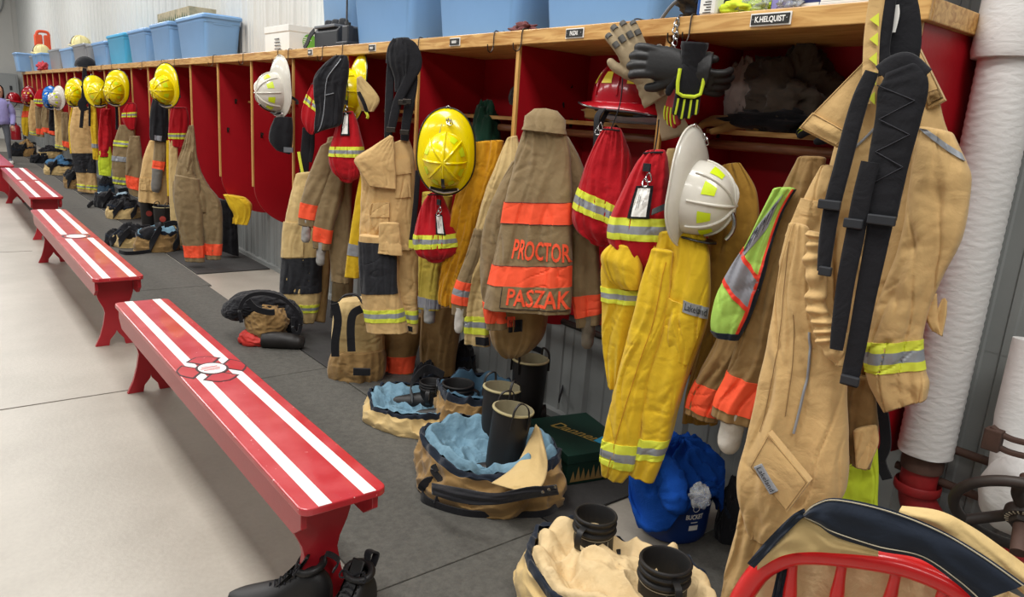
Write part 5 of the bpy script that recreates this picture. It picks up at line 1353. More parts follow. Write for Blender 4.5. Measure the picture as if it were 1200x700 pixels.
# collar flaps: left points out, right small with hook patch
def flap(name, parent, pl, quad, off, m, th=.010, label=None):
    a, b, c, d = [V((x, y, 0)) for x, y in quad]; q = MB(); g = []; n = 16
    for j in range(n+1):
        r_ = []
        for i in range(n+1):
            u, v = i/n, j/n; p = (a*(1-u)+b*u)*(1-v)+(d*(1-u)+c*u)*v
            r_.append(pl.p(p.x, p.y, off+.006*math.sin(PI*u)*math.sin(PI*v)+.003*noise.noise(V((u*3, v*3, off*9)))))
        g.append(r_)
    q.grid(g, m)
    bd = g[0]+[r[-1] for r in g[1:]]+g[-1][-2::-1]+[r[0] for r in g[-2:0:-1]]
    q.grid([bd, [p-pl.n*.03 for p in bd]], m, closed=True)
    o = q.build(name, parent, sharp=50)
    q = MB(); ctr = sum(bd, V((0, 0, 0)))/len(bd); q.tube([ctr+(p-ctr)*.93+pl.n*.0015 for p in bd], .0009, BROWN, seg=4, closed=True); q.build('flap_stitching', o if False else parent)
    return o
flap('collar', t, pl, [(1026, 58), (1024, 104), (980, 173), (936, 150)], .085, TAN)
flap('collar_panel', t, pl, [(952, 132), (996, 157), (981, 171), (937, 149)], .094, TAN)
flap('collar', t, pl, [(1062, 42), (1072, 46), (1107, 117), (1088, 127)], .035, TAN)
flap('hook_patch', t, pl, [(1087, 108), (1099, 104), (1104, 114), (1090, 120)], .042, BROWN)
A.line('shoulder_piping', t, [(.3, .17), (.6, .23), (.97, .34)], .0035, SILV, off=.006)
A.line('shoulder_piping', t, [(-.55, .235), (-.2, .19)], .0035, SILV, off=.006)
A.line('sleeve_seam', t, [(.86, .30), (.62, .42), (.5, .55), (.45, .66)], .0013, BROWN, off=.003)
F_ = Cloth(pl, [(1085, 355, 1098, 345), (1084, 372, 1100, 375), (1092, 388, 1105, 394)], thick=.25, seed=6, off=.06, dmin=.01); F_.body('wrist_tab', TAN, t, nu=20, nv=10)
LJ = Cloth(pl, [(985, 440, 1025, 445), (988, 480, 1028, 482), (990, 515, 1029, 510), (1000, 545, 1020, 550)], thick=.4, seed=7, off=.03, fold=.012); LJ.body('lower_hem', BROWN, t, nu=40, nv=30)
HH = Cloth(pl, [(1000, 505, 1028, 500), (1002, 530, 1029, 522), (1003, 548, 1016, 551)], thick=.35, seed=8, off=.06, fold=.008); HH.body('hem_facing', TAN, t, nu=30, nv=16)

# --- trousers hanging over it with elastic waist
tt = garment('turnout_trousers', 'tan turnout trousers with gathered waist hanging left of the nearest tan jacket', 'trousers', pl, 'turnout trousers on the lockers')
T1 = Cloth(pl, [(925, 262, 948, 268), (916, 300, 958, 300), (910, 340, 964, 345), (903, 385, 978, 388), (895, 425, 990, 425), (886, 470, 992, 470), (874, 520, 994, 525), (866, 552, 993, 560), (866, 580, 984, 588), (872, 606, 950, 620), (880, 630, 915, 640)], thick=.42, fold=.013, fw=.07, wr=.003, seed=11, off=.10, dmax=.11)
T1.body('seat_and_leg', TAN, tt, nu=64, nv=90)
T2 = Cloth(pl, [(895, 470, 950, 480), (884, 520, 935, 520), (874, 570, 925, 565), (864, 615, 905, 610), (852, 660, 890, 660), (844, 705, 884, 705), (834, 770, 890, 770)], thick=.5, fold=.012, fw=.05, seed=12, off=.06, dmax=.06)
T2.body('trouser_leg', TAN, tt, nu=44, nv=60)
# gathered waistband: ruffled edge down the right side
GW = Cloth(pl, [(944, 272, 962, 276), (944, 310, 966, 312), (946, 345, 968, 350), (950, 378, 978, 380), (962, 405, 990, 402), (976, 428, 992, 428)], thick=.7, fold=.004, wr=.004, seed=15, off=.16, dmax=.035)
_ev = GW.ev
def ruffle(u, t, side=1, off=0):
    k = math.sin(t*62+2.6*math.sin(t*9)+u*.8)
    p = _ev(u, t, side, off)
    return p + GW.n*(.0045*k*(1 if side > 0 else .3)) + (GW.R[0]-GW.L[0]).normalized()*(.0025*k*u+.005*math.sin(t*21))
GW.ev = ruffle
GW.body('gathered_waist', TAN, tt, nu=36, nv=160)
pn_ = pl.p(897, 562, .234); dn_ = (RT*.62-UP*.78).normalized(); dn_ = (dn_-pl.n*dn_.dot(pl.n)).normalized()
Ml = frame(pn_, X=dn_, Z=pl.n)
q = MB(); q.box((-.038, -.012, -.012), (.038, .012, .001), SILV, Ml); q.build('maker_label', tt, smooth=False, bevel=.002)
flat_text('Lakeland', .019, INK, Ml @ Matrix.Translation((0, 0, .0018)), tt)
T1.line('zip', tt, [(.35, .30), (.2, .45), (.05, .60)], .0035, SILV, off=.004)
T1.line('side_seam', tt, [(-.5, .05), (-.55, .35), (-.65, .6)], .0012, BROWN)
T1.line('side_seam', tt, [(-.1, .25), (-.15, .55)], .0012, BROWN)
flap('pocket_flap', tt, pl, [(900, 508), (948, 566), (922, 601), (878, 547)], .226, TAN)
# --- braces on the nearest jacket
bt = garment('trouser_braces', 'thick black padded braces hanging over the nearest tan jacket', 'braces', pl, 'black trouser braces')
sdv = V((-pl.n.y, pl.n.x, 0))
if sdv.dot(RT) < 0: sdv = -sdv
def pstrap(pts, w, th=.007, off=.17, name='webbing', m=BLK, parent=bt, plane=pl, sd=None, offs=None, quilt=0):
    P = smooth_path([plane.p(x, y, (offs[i] if offs else off)) for i, (x, y) in enumerate(pts)], 40)
    n = len(P); q = MB()
    up_ = [ (P[min(i+1, n-1)]-P[max(i-1, 0)]).normalized() for i in range(n)]
    side = [u.cross(plane.n).normalized() for u in up_]
    ww = [w]*n if not isinstance(w, list) else [a.x for a in smooth_path([V((b, 0, 0)) for b in w], n)]
    g = []
    for i in range(n):
        r = []
        for k in range(12):
            a = 2*PI*k/12; r.append(P[i]+side[i]*(ww[i]/2*sgnpow(math.cos(a), .6))+plane.n*(th/2*sgnpow(math.sin(a), .7)*(1+(quilt*abs(math.sin(i*.75)) if quilt else 0))))
        g.append(r)
    q.grid(g, m, closed=True); q.add(g[0], [tuple(range(12))], m); q.add(g[-1], [tuple(range(12))], m)
    return q.build(name, parent, sharp=60)
pstrap([(1050, -6), (1056, 20), (1058, 50), (1054, 76)], .075, .016, off=.10, name='pad')
pstrap([(1038, -4), (1034, 30), (1030, 60), (1034, 88)], .045, .014, off=.12, name='pad')
pstrap([(1034, 88), (1048, 78), (1062, 76), (1080, 92)], .05, .02, off=.17, name='crossing_patch')
pstrap([(1054, 80), (1058, 100), (1052, 140), (1042, 185), (1036, 225), (1033, 258)], [.06, .098, .092, .085, .075, .062], .014, off=.175, name='pad', quilt=.35)
pstrap([(1033, 252), (1026, 290), (1014, 350), (1003, 410), (994, 452)], [.055, .05, .045, .042, .04], .006, off=.18)
pstrap([(1022, 84), (1010, 112), (999, 148), (987, 195), (976, 238), (969, 280), (965, 318)], [.03, .036, .038, .038, .038, .036, .03], .010, off=.185)
pstrap([(1020, 190), (1010, 230), (1002, 275), (992, 325), (984, 380), (980, 410)], [.04, .04, .042, .04, .036, .03], .006, off=.19)
for x, y, w, a in ((1033, 258, .07, 0), (972, 240, .06, 0), (967, 318, .035, 0), (1000, 262, .05, 0), (996, 446, .05, 0)):
    q = MB(); Mx = frame(pl.p(x, y, .196), Y=V((0, 0, 1)), Z=pl.n)
    q.box((-w*.42, -.011, -.006), (w*.42, .011, .006), DKP, Mx); q.build('slide_buckle', bt, smooth=False, bevel=.003)
q = MB()
for k in range(5):
    y = 15+k*23; a, b, c_ = pl.p(1030-k*1.2, y, .135), pl.p(1019-k*.4, y+8, .135), pl.p(1030-k*1.2, y+16, .135)
    q.add([a, b, c_, a-pl.n*.002, b-pl.n*.002, c_-pl.n*.002], [(0, 1, 2), (3, 5, 4), (0, 3, 4, 1), (1, 4, 5, 2), (2, 5, 3, 0)], LIME)
q.build('lime_chevrons', bt, smooth=False)
pstrap([(1028, -4), (1022, 40), (1020, 80), (1017, 122)], .034, .006, off=.127, name='tan_panel', m=TAN)
pstrap([(1050, 6), (1050, 18), (1047, 38)], [.012, .014, .008], .002, off=.112, name='white_label', m=PAPER)
# stitched zigzag on the pad
q = MB()
zz = [(1028, 100), (1072, 118), (1030, 140), (1066, 158), (1026, 178), (1058, 196), (1024, 214)]
for i in range(len(zz)-1): q.tube([pl.p(*zz[i], .1845), pl.p(*zz[i+1], .1845)], .0012, INK, seg=4)
q.build('quilt_stitching', bt)
# lime garment below
pg = Plane(1008, 570, 1.95, .5)
g_ = garment('lime_trousers', 'neon lime cloth hanging low behind the nearest tan jacket', 'trousers', pg)
Cloth(pg, [(984, 500, 1026, 500), (984, 545, 1029, 540), (983, 590, 1029, 585), (985, 640, 1028, 640)], thick=.35, seed=3, fold=.010).body('lime_cloth', NEON, g_, nu=36, nv=40)
q = MB(); q.ribbon(smooth_path([onX(1026, 455, 2.1), onX(1034, 480, 2.1), onX(1038, 520, 2.1), onX(1032, 540, 2.1), onX(1040, 562, 2.1)], 24), .03, .006, BLK, side=V((0, 1, 0))); tag(q.build('dangling_strap'), 'black strap dangling under the lockers beside the red pipe elbow', 'strap')

# --- B: brown coat with lime vest
pl = Plane(880, 400, 1.88, .5)
t = garment('brown_coat', 'worn brown coat with orange cuffs between the lime vest and the nearest trousers', 'coat', pl, 'brown turnout coats')
B1 = Cloth(pl, [(935, 185, 968, 186), (916, 225, 960, 228), (902, 280, 940, 290), (888, 330, 925, 345), (870, 385, 912, 405), (852, 435, 899, 452), (840, 462, 892, 480), (834, 484, 887, 500)], thick=.6, fold=.010, fw=.06, wr=.006, seed=21, off=.03, dmax=.07)
B1.body('sleeve', BROWN, t, nu=48, nv=80)
B1.patch('orange_band', t, -1, 1, .82, .955, ORANGE, off=.003)
knit(B1, t, KNIT, .105, .036, lean=V((0, 0, -.6)))
B2 = Cloth(pl, [(905, 225, 935, 225), (880, 290, 915, 300), (858, 350, 900, 360), (840, 395, 885, 405), (824, 430, 868, 440), (810, 458, 846, 475), (803, 482, 840, 496)], thick=.5, fold=.014, seed=22, off=-.06, dmax=.06)
B2.body('sleeve', BROWN, t, nu=44, nv=70)
B2.patch('orange_band', t, -1, 1, .84, .965, ORANGE, off=.003)
B3b = Cloth(pl, [(930, 195, 975, 195), (900, 260, 950, 270), (880, 330, 935, 350), (870, 420, 930, 430), (875, 480, 925, 485)], thick=.3, fold=.02, seed=23, off=-.07); B3b.body('coat_body', BROWN, t, nu=40, nv=50)
B3b.patch('orange_band', t, -1, 1, .90, .985, ORANGE, off=.003)
vt = garment('safety_vest', 'lime mesh safety vest with grey bands edged in red, over the brown coat', 'vest', pl)
VV = Cloth(pl, [(906, 222, 932, 222), (893, 248, 916, 250), (872, 290, 902, 292), (858, 312, 896, 318), (844, 338, 888, 345), (835, 362, 879, 370), (833, 384, 870, 388), (838, 394, 864, 399)], thick=.5, fold=.012, fw=.05, seed=24, off=.075, dmax=.05)
VV.body('vest_cloth', HIVIS, vt, nu=44, nv=60)
VV.patch('grey_band', vt, -1, 1, .48, .72, [(.16, mat('red_piping', '#e8402c', rough=.6)), (1, GREYT), (.16, MATS['red_piping'])], off=.003, skew=.10)
VV.patch('grey_band', vt, -.75, .3, .16, .36, [(1, GREYT)], off=.003, skew=-.22)
VV.text('EMMT', INK, vt, -.7, .25, .19, .31, off=.0045, rot=-.2)
VV.patch('black_edge', vt, .86, 1, .0, .96, NAVY, off=.004, nu=3)
VV.patch('red_edge', vt, .74, .86, .0, .96, MATS['red_piping'], off=.0035, nu=3)
VV.patch('black_edge', vt, -1, 1, .955, 1, NAVY, off=.004)

# mustard coat behind the white helmet and brown/tan behind
pl = Plane(850, 300, 2.02, .4)
t = garment('mustard_coat', 'dark mustard coat hanging deep in the nearest bay behind the white helmet', 'coat', pl, 'yellow coats')
Cloth(pl, [(845, 195, 868, 192), (832, 220, 886, 225), (830, 270, 888, 270), (830, 330, 880, 330), (818, 400, 862, 400), (805, 460, 850, 460), (800, 495, 840, 498)], thick=.35, fold=.02, seed=25, dmax=.08).body('coat_body', cloth('dark_mustard', '#a27a30', .4), t, nu=44, nv=50)
pl = Plane(784, 200, 1.93, .5)
t = garment('tan_hood', 'small tan hood squeezed between the tagged red bag and the white helmet', 'hood', pl)
Cloth(pl, [(782, 176, 792, 176), (778, 195, 796, 197), (778, 240, 797, 240), (780, 262, 795, 262)], thick=.6, fold=.008, seed=26).body('hood_cloth', TAN2, t, nu=30, nv=30)

# --- C: yellow coat
pl = Plane(770, 400, 1.84, .5)
t = garment('yellow_coat', 'long bright yellow coat hanging below the red bags and white helmet', 'coat', pl, 'yellow coats')
Y1 = Cloth(pl, [(772, 272, 826, 275), (762, 300, 831, 300), (752, 335, 832, 335), (741, 375, 828, 378), (731, 412, 815, 418), (722, 448, 803, 452), (716, 478, 794, 482), (712, 510, 786, 514), (716, 535, 776, 540)], thick=.42, fold=.022, fw=.06, wr=.006, seed=31, dmax=.10)
Y1.body('coat_body', YEL, t, nu=60, nv=80)
YA = Cloth(pl, [(764, 292, 788, 296), (752, 330, 785, 335), (742, 375, 780, 380), (729, 425, 766, 430), (716, 475, 756, 482), (708, 512, 750, 520), (705, 535, 743, 548), (706, 556, 730, 566)], thick=.55, fold=.010, seed=32, off=.045, dmax=.05)
YA.body('sleeve', YEL, t, nu=44, nv=50); YA.patch('reflective_band', t, -1, 1, .82, .93, B3(), off=.003)
YB = Cloth(pl, [(775, 380, 812, 385), (760, 430, 804, 440), (748, 470, 793, 478), (742, 510, 784, 515), (738, 535, 776, 540), (736, 554, 766, 566)], thick=.5, fold=.010, seed=33, off=.03, dmax=.05)
YB.body('sleeve', YEL, t, nu=44, nv=50); YB.patch('reflective_band', t, -1, 1, .72, .86, B3(), off=.003)
YC = Cloth(pl, [(714, 288, 742, 290), (706, 312, 750, 320), (707, 345, 752, 350), (706, 375, 742, 385), (708, 415, 732, 420), (713, 454, 722, 458)], thick=.55, fold=.012, seed=34, off=-.03, dmax=.07)
YC.body('second_sleeve', YEL, t, nu=44, nv=50); YC.patch('reflective_band', t, -1, 1, .28, .38, B3(), off=.003)
YD = Cloth(pl, [(716, 286, 748, 290), (705, 300, 752, 312), (712, 325, 750, 332), (725, 338, 748, 340)], thick=.6, fold=.014, seed=35, off=.01, dmax=.07); YD.body('hood', YEL, t, nu=36, nv=26)
Y1.patch('pocket_flap', t, -.15, .88, .28, .50, YEL, off=.012, skew=.07)
Y1.patch('maker_label', t, .42, .96, .28, .325, SILV, off=.016, skew=.06)
Y1.text('Lakeland', INK, t, .46, .93, .287, .315, off=.018, rot=.028)
Y1.line('side_seam', t, [(.3, .55), (.0, .75), (-.25, .97)], .0014, MUST, off=.003)
YA.line('side_seam', t, [(.6, .05), (.2, .5), (-.3, .98)], .0014, MUST, off=.003)
Y1.patch('cargo_pocket', t, .25, .9, .50, .62, YEL, off=.008, skew=.05)

# --- G: lettered khaki coat
pl = Plane(635, 260, 1.83, .62)
t = garment('lettered_coat', 'khaki turnout coat with orange bands and orange name letters, in the centre of the row', 'coat', pl, 'brown turnout coats')
G1 = Cloth(pl, [(626, 136, 650, 137), (615, 150, 661, 150), (607, 175, 667, 174), (600, 205, 669, 205), (593, 235, 670, 236), (586, 272, 670, 275), (578, 310, 670, 312), (571, 340, 669, 345), (568, 360, 668, 368)], thick=.36, fold=.012, fw=.08, wr=.004, seed=41, dmax=.09, off=.03)
G1.body('coat_body', KHAKI, t, nu=72, nv=90)
G1.patch('orange_band', t, -1, 1, .425, .535, ORANGE, off=.003)
G1.patch('orange_band', t, -1, 1, .75, .855, ORANGE, off=.003)
G1.text('PROCTOR', ORANGE, t, -.42, 1.0, .62, .72, bold=.02, off=.005, rot=.02)
G1.patch('name_panel', t, -.48, .99, .855, .965, KHAKI, off=.005)
G1.text('PASZAK', ORANGE, t, -.34, .99, .868, .955, bold=.02, off=.0085, rot=.01)
G1.line('panel_edge', t, [(-.49, .858), (-.48, .968), (.95, .968)], .0014, INK, off=.005)
G1.line('band_edge', t, [(-1, .425), (0, .425), (1, .425)], .0010, INK, off=.004)
G1.line('band_edge', t, [(-1, .535), (0, .535), (1, .535)], .0010, INK, off=.004)
G1.line('band_edge', t, [(-1, .75), (0, .75), (1, .75)], .0010, INK, off=.004)
GR = Cloth(pl, [(650, 150, 668, 165), (655, 180, 681, 190), (660, 220, 692, 228), (662, 265, 699, 268), (665, 310, 703, 310), (670, 345, 706, 342), (674, 368, 706, 362), (676, 384, 703, 380)], thick=.6, fold=.010, seed=42, off=-.045, dmax=.07)
GR.body('sleeve', KHAKI, t, nu=44, nv=60); GR.patch('orange_band', t, -1, 1, .83, .94, ORANGE, off=.003)
knit(GR, t, cloth('grey_brown_knit', '#7b7263', .4), .09, .026, lean=V((0, 0, -.7)))
GL = Cloth(pl, [(600, 190, 622, 186), (583, 222, 608, 228), (569, 258, 594, 266), (563, 300, 588, 306), (564, 335, 590, 340), (567, 360, 592, 362), (571, 386, 594, 386)], thick=.6, fold=.010, seed=43, off=-.02, dmax=.07)
GL.body('sleeve', KHAKI, t, nu=44, nv=60); GL.patch('orange_band', t, -1, 1, .84, .95, ORANGE, off=.003)
CO = Cloth(pl, [(624, 134, 652, 136), (618, 140, 660, 144), (612, 152, 664, 158)], thick=.5, seed=44, off=.04, fold=.004); CO.body('collar', KHAKI, t, nu=36, nv=14)
pl2 = Plane(605, 395, 1.90, .6)
t = garment('khaki_hood', 'rounded khaki cloth with dark patch hanging under the lettered coat', 'hood', pl2)
c = Cloth(pl2, [(575, 355, 642, 355), (574, 380, 640, 378), (578, 400, 634, 398), (586, 414, 622, 412), (594, 420, 608, 419)], thick=.55, fold=.014, seed=45, dmax=.11); c.body('hood_cloth', BROWN, t, nu=44, nv=34, hem=False)
c.patch('dark_patch', t, -.1, .35, .25, .45, BLK, off=.004); c.patch('orange_trim', t, -.35, .1, .2, .36, ORANGE, off=.004)

# --- H: cream coat left of it
pl = Plane(570, 300, 1.90, .6)
t = garment('cream_coat', 'cream coat sleeve hanging left of the lettered khaki coat', 'coat', pl, 'turnout jackets on the lockers')
H1 = Cloth(pl, [(594, 163, 606, 160), (582, 192, 612, 195), (570, 222, 604, 230), (559, 262, 590, 270), (551, 305, 577, 312), (547, 350, 573, 352), (545, 380, 573, 382), (545, 402, 574, 406)], thick=.6, fold=.012, seed=51, dmax=.06, off=.0)
H1.body('sleeve', TAN2, t, nu=44, nv=70); H1.patch('reflective_band', t, -1, 1, .85, .935, B3(), off=.003); H1.patch('wrist_tab', t, .1, .98, .945, .985, BLK, off=.004)
H2 = Cloth(pl, [(556, 268, 572, 270), (546, 300, 562, 305), (537, 325, 556, 330), (531, 345, 550, 350), (530, 368, 548, 372)], thick=.6, fold=.008, seed=52, off=.02, dmax=.05)
t2 = garment('grey_coat', 'grey-brown sleeve with orange and silver band left of the cream sleeve', 'coat', pl)
H2.body('sleeve', KHAKI, t2, nu=36, nv=40); H2.patch('orange_band', t2, -1, 1, .60, .86, O3(), off=.003); knit(H2, t2, KNIT, .08, .024)

# --- I: mustard and yellow coats, third bay
pl = Plane(550, 270, 1.95, .6)
t = garment('mustard_coat', 'mustard coat hanging behind the big yellow helmet', 'coat', pl, 'yellow coats')
I1 = Cloth(pl, [(553, 168, 590, 165), (548, 190, 588, 190), (536, 225, 582, 228), (525, 265, 562, 270), (518, 310, 550, 315), (514, 345, 542, 350), (515, 356, 540, 362)], thick=.4, fold=.02, fw=.035, seed=61, dmax=.08); I1.body('coat_body', YEL if 0 else MUST, t, nu=50, nv=60)
pl = Plane(505, 320, 1.93, .6)
t = garment('yellow_trousers', 'pale yellow trousers with grey hem right of the black-kneed tan trousers', 'trousers', pl)
I2 = Cloth(pl, [(496, 225, 530, 230), (492, 270, 525, 275), (491, 310, 519, 315), (491, 345, 516, 350), (491, 362, 516, 364)], thick=.5, fold=.012, seed=62, dmax=.06); I2.body('trouser_leg', cloth('pale_yellow', '#c9b24a', .3), t, nu=40, nv=40); I2.patch('grey_band', t, -1, 1, .89, .97, GREYT, off=.003); knit(I2, t, GKNIT, .07, .03)
pl = Plane(465, 420, 2.02, .6)
t = garment('khaki_trousers', 'khaki trouser leg with orange band standing behind the cream backpack bag', 'trousers', pl, 'khaki trousers')
c = Cloth(pl, [(450, 370, 500, 370), (448, 400, 492, 400), (447, 420, 486, 422), (446, 443, 484, 445)], thick=.5, fold=.010, seed=63, dmax=.07); c.body('trouser_leg', BROWN, t, nu=40, nv=30); c.patch('orange_band', t, -1, 1, .62, .86, ORANGE, off=.003)
pl = Plane(510, 400, 2.12, .6)
t = garment('khaki_trousers', 'dark khaki trouser leg behind the boots, right of the orange-banded one', 'trousers', pl, 'khaki trousers')
c = Cloth(pl, [(495, 358, 545, 358), (493, 390, 538, 392), (492, 415, 534, 418), (494, 438, 532, 440)], thick=.5, fold=.014, seed=64, dmax=.07); c.body('trouser_leg', BROWN, t, nu=40, nv=30)

# --- J: tan trousers on black braces
pl = Plane(455, 260, 1.80, .72)
t = garment('turnout_trousers', 'tan turnout trousers with black knee on long black braces beside the big yellow helmet', 'trousers', pl, 'turnout trousers on the lockers')
J1 = Cloth(pl, [(420, 186, 478, 162), (421, 196, 484, 180), (424, 212, 487, 205), (423, 240, 488, 238), (422, 265, 489, 266), (422, 292, 489, 292)], thick=.40, fold=.012, fw=.06, seed=71, dmax=.09)
J1.body('seat', TAN, t, nu=60, nv=50)
JF = Cloth(pl, [(456, 159, 461, 162), (436, 172, 462, 172), (416, 186, 463, 190), (421, 200, 464, 205), (432, 218, 464, 222)], thick=.22, fold=.006, seed=77, off=.075, dmin=.01); JF.body('open_waist_flap', TAN, t, nu=40, nv=26)
JL = Cloth(pl, [(422, 275, 466, 278), (422, 305, 466, 305), (424, 340, 467, 340), (427, 365, 473, 364), (431, 388, 478, 389)], thick=.55, fold=.008, seed=72, off=.05, dmax=.06)
JL.body('trouser_leg', TAN, t, nu=48, nv=50); JL.patch('knee_patch', t, -1, .98, .08, .58, BLK2, off=.004); JL.patch('reflective_band', t, -1, 1, .75, .87, B3(), off=.003)
JR = Cloth(pl, [(462, 275, 491, 278), (463, 320, 491, 320), (465, 360, 490, 362), (468, 386, 489, 391)], thick=.6, fold=.008, seed=73, off=.0, dmax=.06)
JR.body('trouser_leg', TAN, t, nu=44, nv=50); JR.patch('reflective_band', t, -1, 1, .76, .87, B3(), off=.003); JR.patch('hem_tab', t, .0, .6, .90, .96, BLK, off=.004)
J1.patch('cargo_pocket', t, -.45, .12, .62, .86, TAN, off=.009); J1.patch('pocket_flap', t, -.48, .15, .52, .66, TAN, off=.014)
J1.patch('hip_pocket', t, .35, .85, .22, .48, TAN, off=.007); J1.patch('pocket_flap', t, .33, .87, .14, .27, TAN, off=.012)
JP = Cloth(pl, [(444, 262, 468, 262), (444, 285, 470, 286), (443, 297, 472, 300)], thick=.3, seed=78, off=.10, fold=.004, dmin=.01); JP.body('side_pocket', TAN, t, nu=30, nv=20)
bt2 = garment('trouser_braces', 'long black braces hanging from the oak trim holding the black-kneed tan trousers', 'braces', pl, 'black trouser braces')
HB = Cloth(pl, [(462, 46, 480, 45), (456, 56, 487, 56), (455, 68, 488, 70), (457, 78, 486, 80), (462, 92, 484, 92), (463, 108, 480, 108)], thick=.45, fold=.010, fw=.03, seed=79, off=.04, dmax=.05); HB.body('folded_pad', BLK, bt2, nu=40)
for pts, w, th, off in (([(462, 52), (458, 80), (456, 120), (455, 162)], .04, .010, .03), ([(472, 48), (482, 56), (486, 75), (478, 95), (466, 120), (459, 150)], [.03, .06, .07, .05, .045, .04], .010, .06), ([(478, 62), (483, 90), (480, 120), (476, 145), (474, 165)], [.05, .055, .05, .045, .04], .010, .045), ([(466, 48), (460, 58), (458, 75)], .05, .012, .05), ([(490, 200), (487, 240), (482, 285)], .026, .005, .08)):
    pstrap(pts, w, th, off=off, parent=bt2, plane=pl)
for x, y in ((472, 120), (477, 119), (458, 152), (474, 155)):
    q = MB(); q.box((-.022, -.012, -.006), (.022, .012, .006), DKMET, frame(pl.p(x, y, .075), Y=V((0, 0, 1)), Z=pl.n)); q.build('slide_buckle', bt2, smooth=False, bevel=.003)
q = MB(); q.box((-.012, -.03, -.004), (.012, .01, .004), LIME, frame(pl.p(482, 284, .085), Y=V((0, 0, 1)), Z=pl.n)); q.build('lime_tip', bt2, smooth=False)

# --- K: cluster at the fourth divider
pl = Plane(355, 300, 1.86, .75)
t = garment('turnout_trousers', 'tan trousers with black knee hanging behind two khaki sleeves, right of the bare red bays', 'trousers', pl, 'turnout trousers on the lockers')
K1 = Cloth(pl, [(347, 204, 366, 202), (340, 232, 374, 232), (334, 262, 376, 265), (331, 300, 377, 298), (329, 345, 376, 345), (334, 363, 372, 366), (343, 376, 368, 379)], thick=.5, fold=.012, seed=81, dmax=.08)
K1.body('trouser_leg', TAN2, t, nu=48, nv=60); K1.patch('knee_patch', t, -.98, 1, .55, .785, BLK2, off=.004); K1.patch('reflective_band', t, -.2, 1, .855, .92, B3(), off=.003); K1.patch('cargo_pocket', t, -.95, .2, .32, .54, TAN2, off=.010)
K1b = Cloth(pl, [(370, 290, 388, 290), (371, 330, 386, 330), (368, 376, 381, 378)], thick=.6, seed=82, off=-.03, fold=.010); K1b.body('trouser_leg', BROWN, t, nu=30, nv=30)
pl = Plane(385, 230, 1.88, .72)
t = garment('brown_coat', 'khaki coat with two orange-banded sleeves and grey knit cuffs below the black fleece', 'coat', pl, 'brown turnout coats')
K2 = Cloth(pl, [(384, 162, 400, 160), (379, 185, 412, 190), (380, 225, 412, 230), (386, 275, 411, 278), (388, 330, 409, 333)], thick=.45, fold=.012, seed=83, off=-.02); K2.body('coat_body', KHAKI, t, nu=40, nv=50)
for rows, sd_ in (([(376, 172, 393, 164), (364, 200, 390, 200), (355, 228, 380, 233), (351, 246, 372, 250), (350, 263, 369, 267)], 84), ([(386, 200, 404, 200), (376, 230, 400, 235), (369, 260, 391, 266), (367, 279, 388, 284), (367, 290, 386, 294)], 85)):
    K3 = Cloth(pl, rows, thick=.65, fold=.007, seed=sd_, off=.04, dmax=.06); K3.body('sleeve', KHAKI, t, nu=40, nv=46); K3.patch('orange_band', t, -1, 1, .72, .90, ORANGE, off=.003); knit(K3, t, GKNIT, .10, .028, lean=V((0, 0, -.5)))
pl = Plane(415, 270, 1.90, .7)
t = garment('yellow_coat', 'yellow sleeve with silver band squeezed left of the black-kneed tan trousers', 'coat', pl, 'yellow coats')
c = Cloth(pl, [(422, 205, 434, 210), (415, 245, 430, 250), (409, 285, 424, 288), (405, 315, 422, 318), (404, 325, 421, 326)], thick=.6, fold=.008, seed=86); c.body('sleeve', YEL, t, nu=30, nv=40); c.patch('silver_band', t, -1, 1, .66, .76, SILV, off=.003)
pl = Plane(352, 250, 1.96, .7)
c = Cloth(Plane(400, 360, 2.05, .7), [(390, 320, 415, 320), (388, 355, 412, 355), (387, 372, 410, 372)], thick=.5, seed=87, fold=.01); t = garment('khaki_trousers', 'khaki trouser hem behind the cream backpack bag, left of the black-kneed trousers', 'trousers', Plane(400, 360, 2.05, .7), 'khaki trousers'); c.body('trouser_leg', KHAKI, t, nu=30, nv=20); c.patch('dark_hem', t, -1, 1, .6, .98, BLK2, off=.003)

# black fleece vest
pl = Plane(388, 110, 1.84, .72)
t = garment('fleece_vest', 'black fleece vest with grey piping draped over the yellow helmet, top of the fourth bay', 'vest', pl)
FL = Cloth(pl, [(391, 66, 407, 66), (379, 76, 409, 76), (369, 90, 408, 90), (368, 110, 405, 108), (370, 130, 402, 130), (368, 150, 399, 146), (369, 157, 380, 152)], thick=.45, fold=.014, fw=.05, seed=91, off=.17, dmax=.08); FL.body('vest_cloth', BLK, t, nu=50, nv=50)
FL.line('grey_piping', t, [(.35, .05), (-.1, .3), (-.25, .7), (-.35, .95)], .0025, SILV, off=.004); FL.line('grey_piping', t, [(-.2, .5), (.4, .48)], .002, SILV, off=.004)
pl = Plane(430, 110, 1.95, .8)
t = garment('tan_ear_flap', 'tan ear flap sticking out right of the edge-on yellow helmet', 'flap', pl)
Cloth(pl, [(418, 92, 424, 90), (418, 105, 438, 105), (420, 118, 445, 118), (424, 130, 438, 131)], thick=.3, seed=92, fold=.006).body('flap_cloth', TAN2, t, nu=30, nv=20, hem=False)
q = MB(); q.ribbon(smooth_path([pl.p(420, 108, .05), pl.p(426, 120, .06), pl.p(430, 132, .05)], 12), .02, .008, BLK, side=V((1, 0, 0))); q.build('black_tab', t)
q = MB(); q.ribbon(smooth_path([pl.p(428, 130, .055), pl.p(431, 136, .055), pl.p(430, 139, .055)], 8), .014, .005, LIME, side=V((1, 0, 0))); q.build('lime_tab', t)
pl = Plane(330, 160, 1.88, .75)
t = garment('black_pouch', 'black pouch hanging under the smaller white helmet', 'pouch', pl)
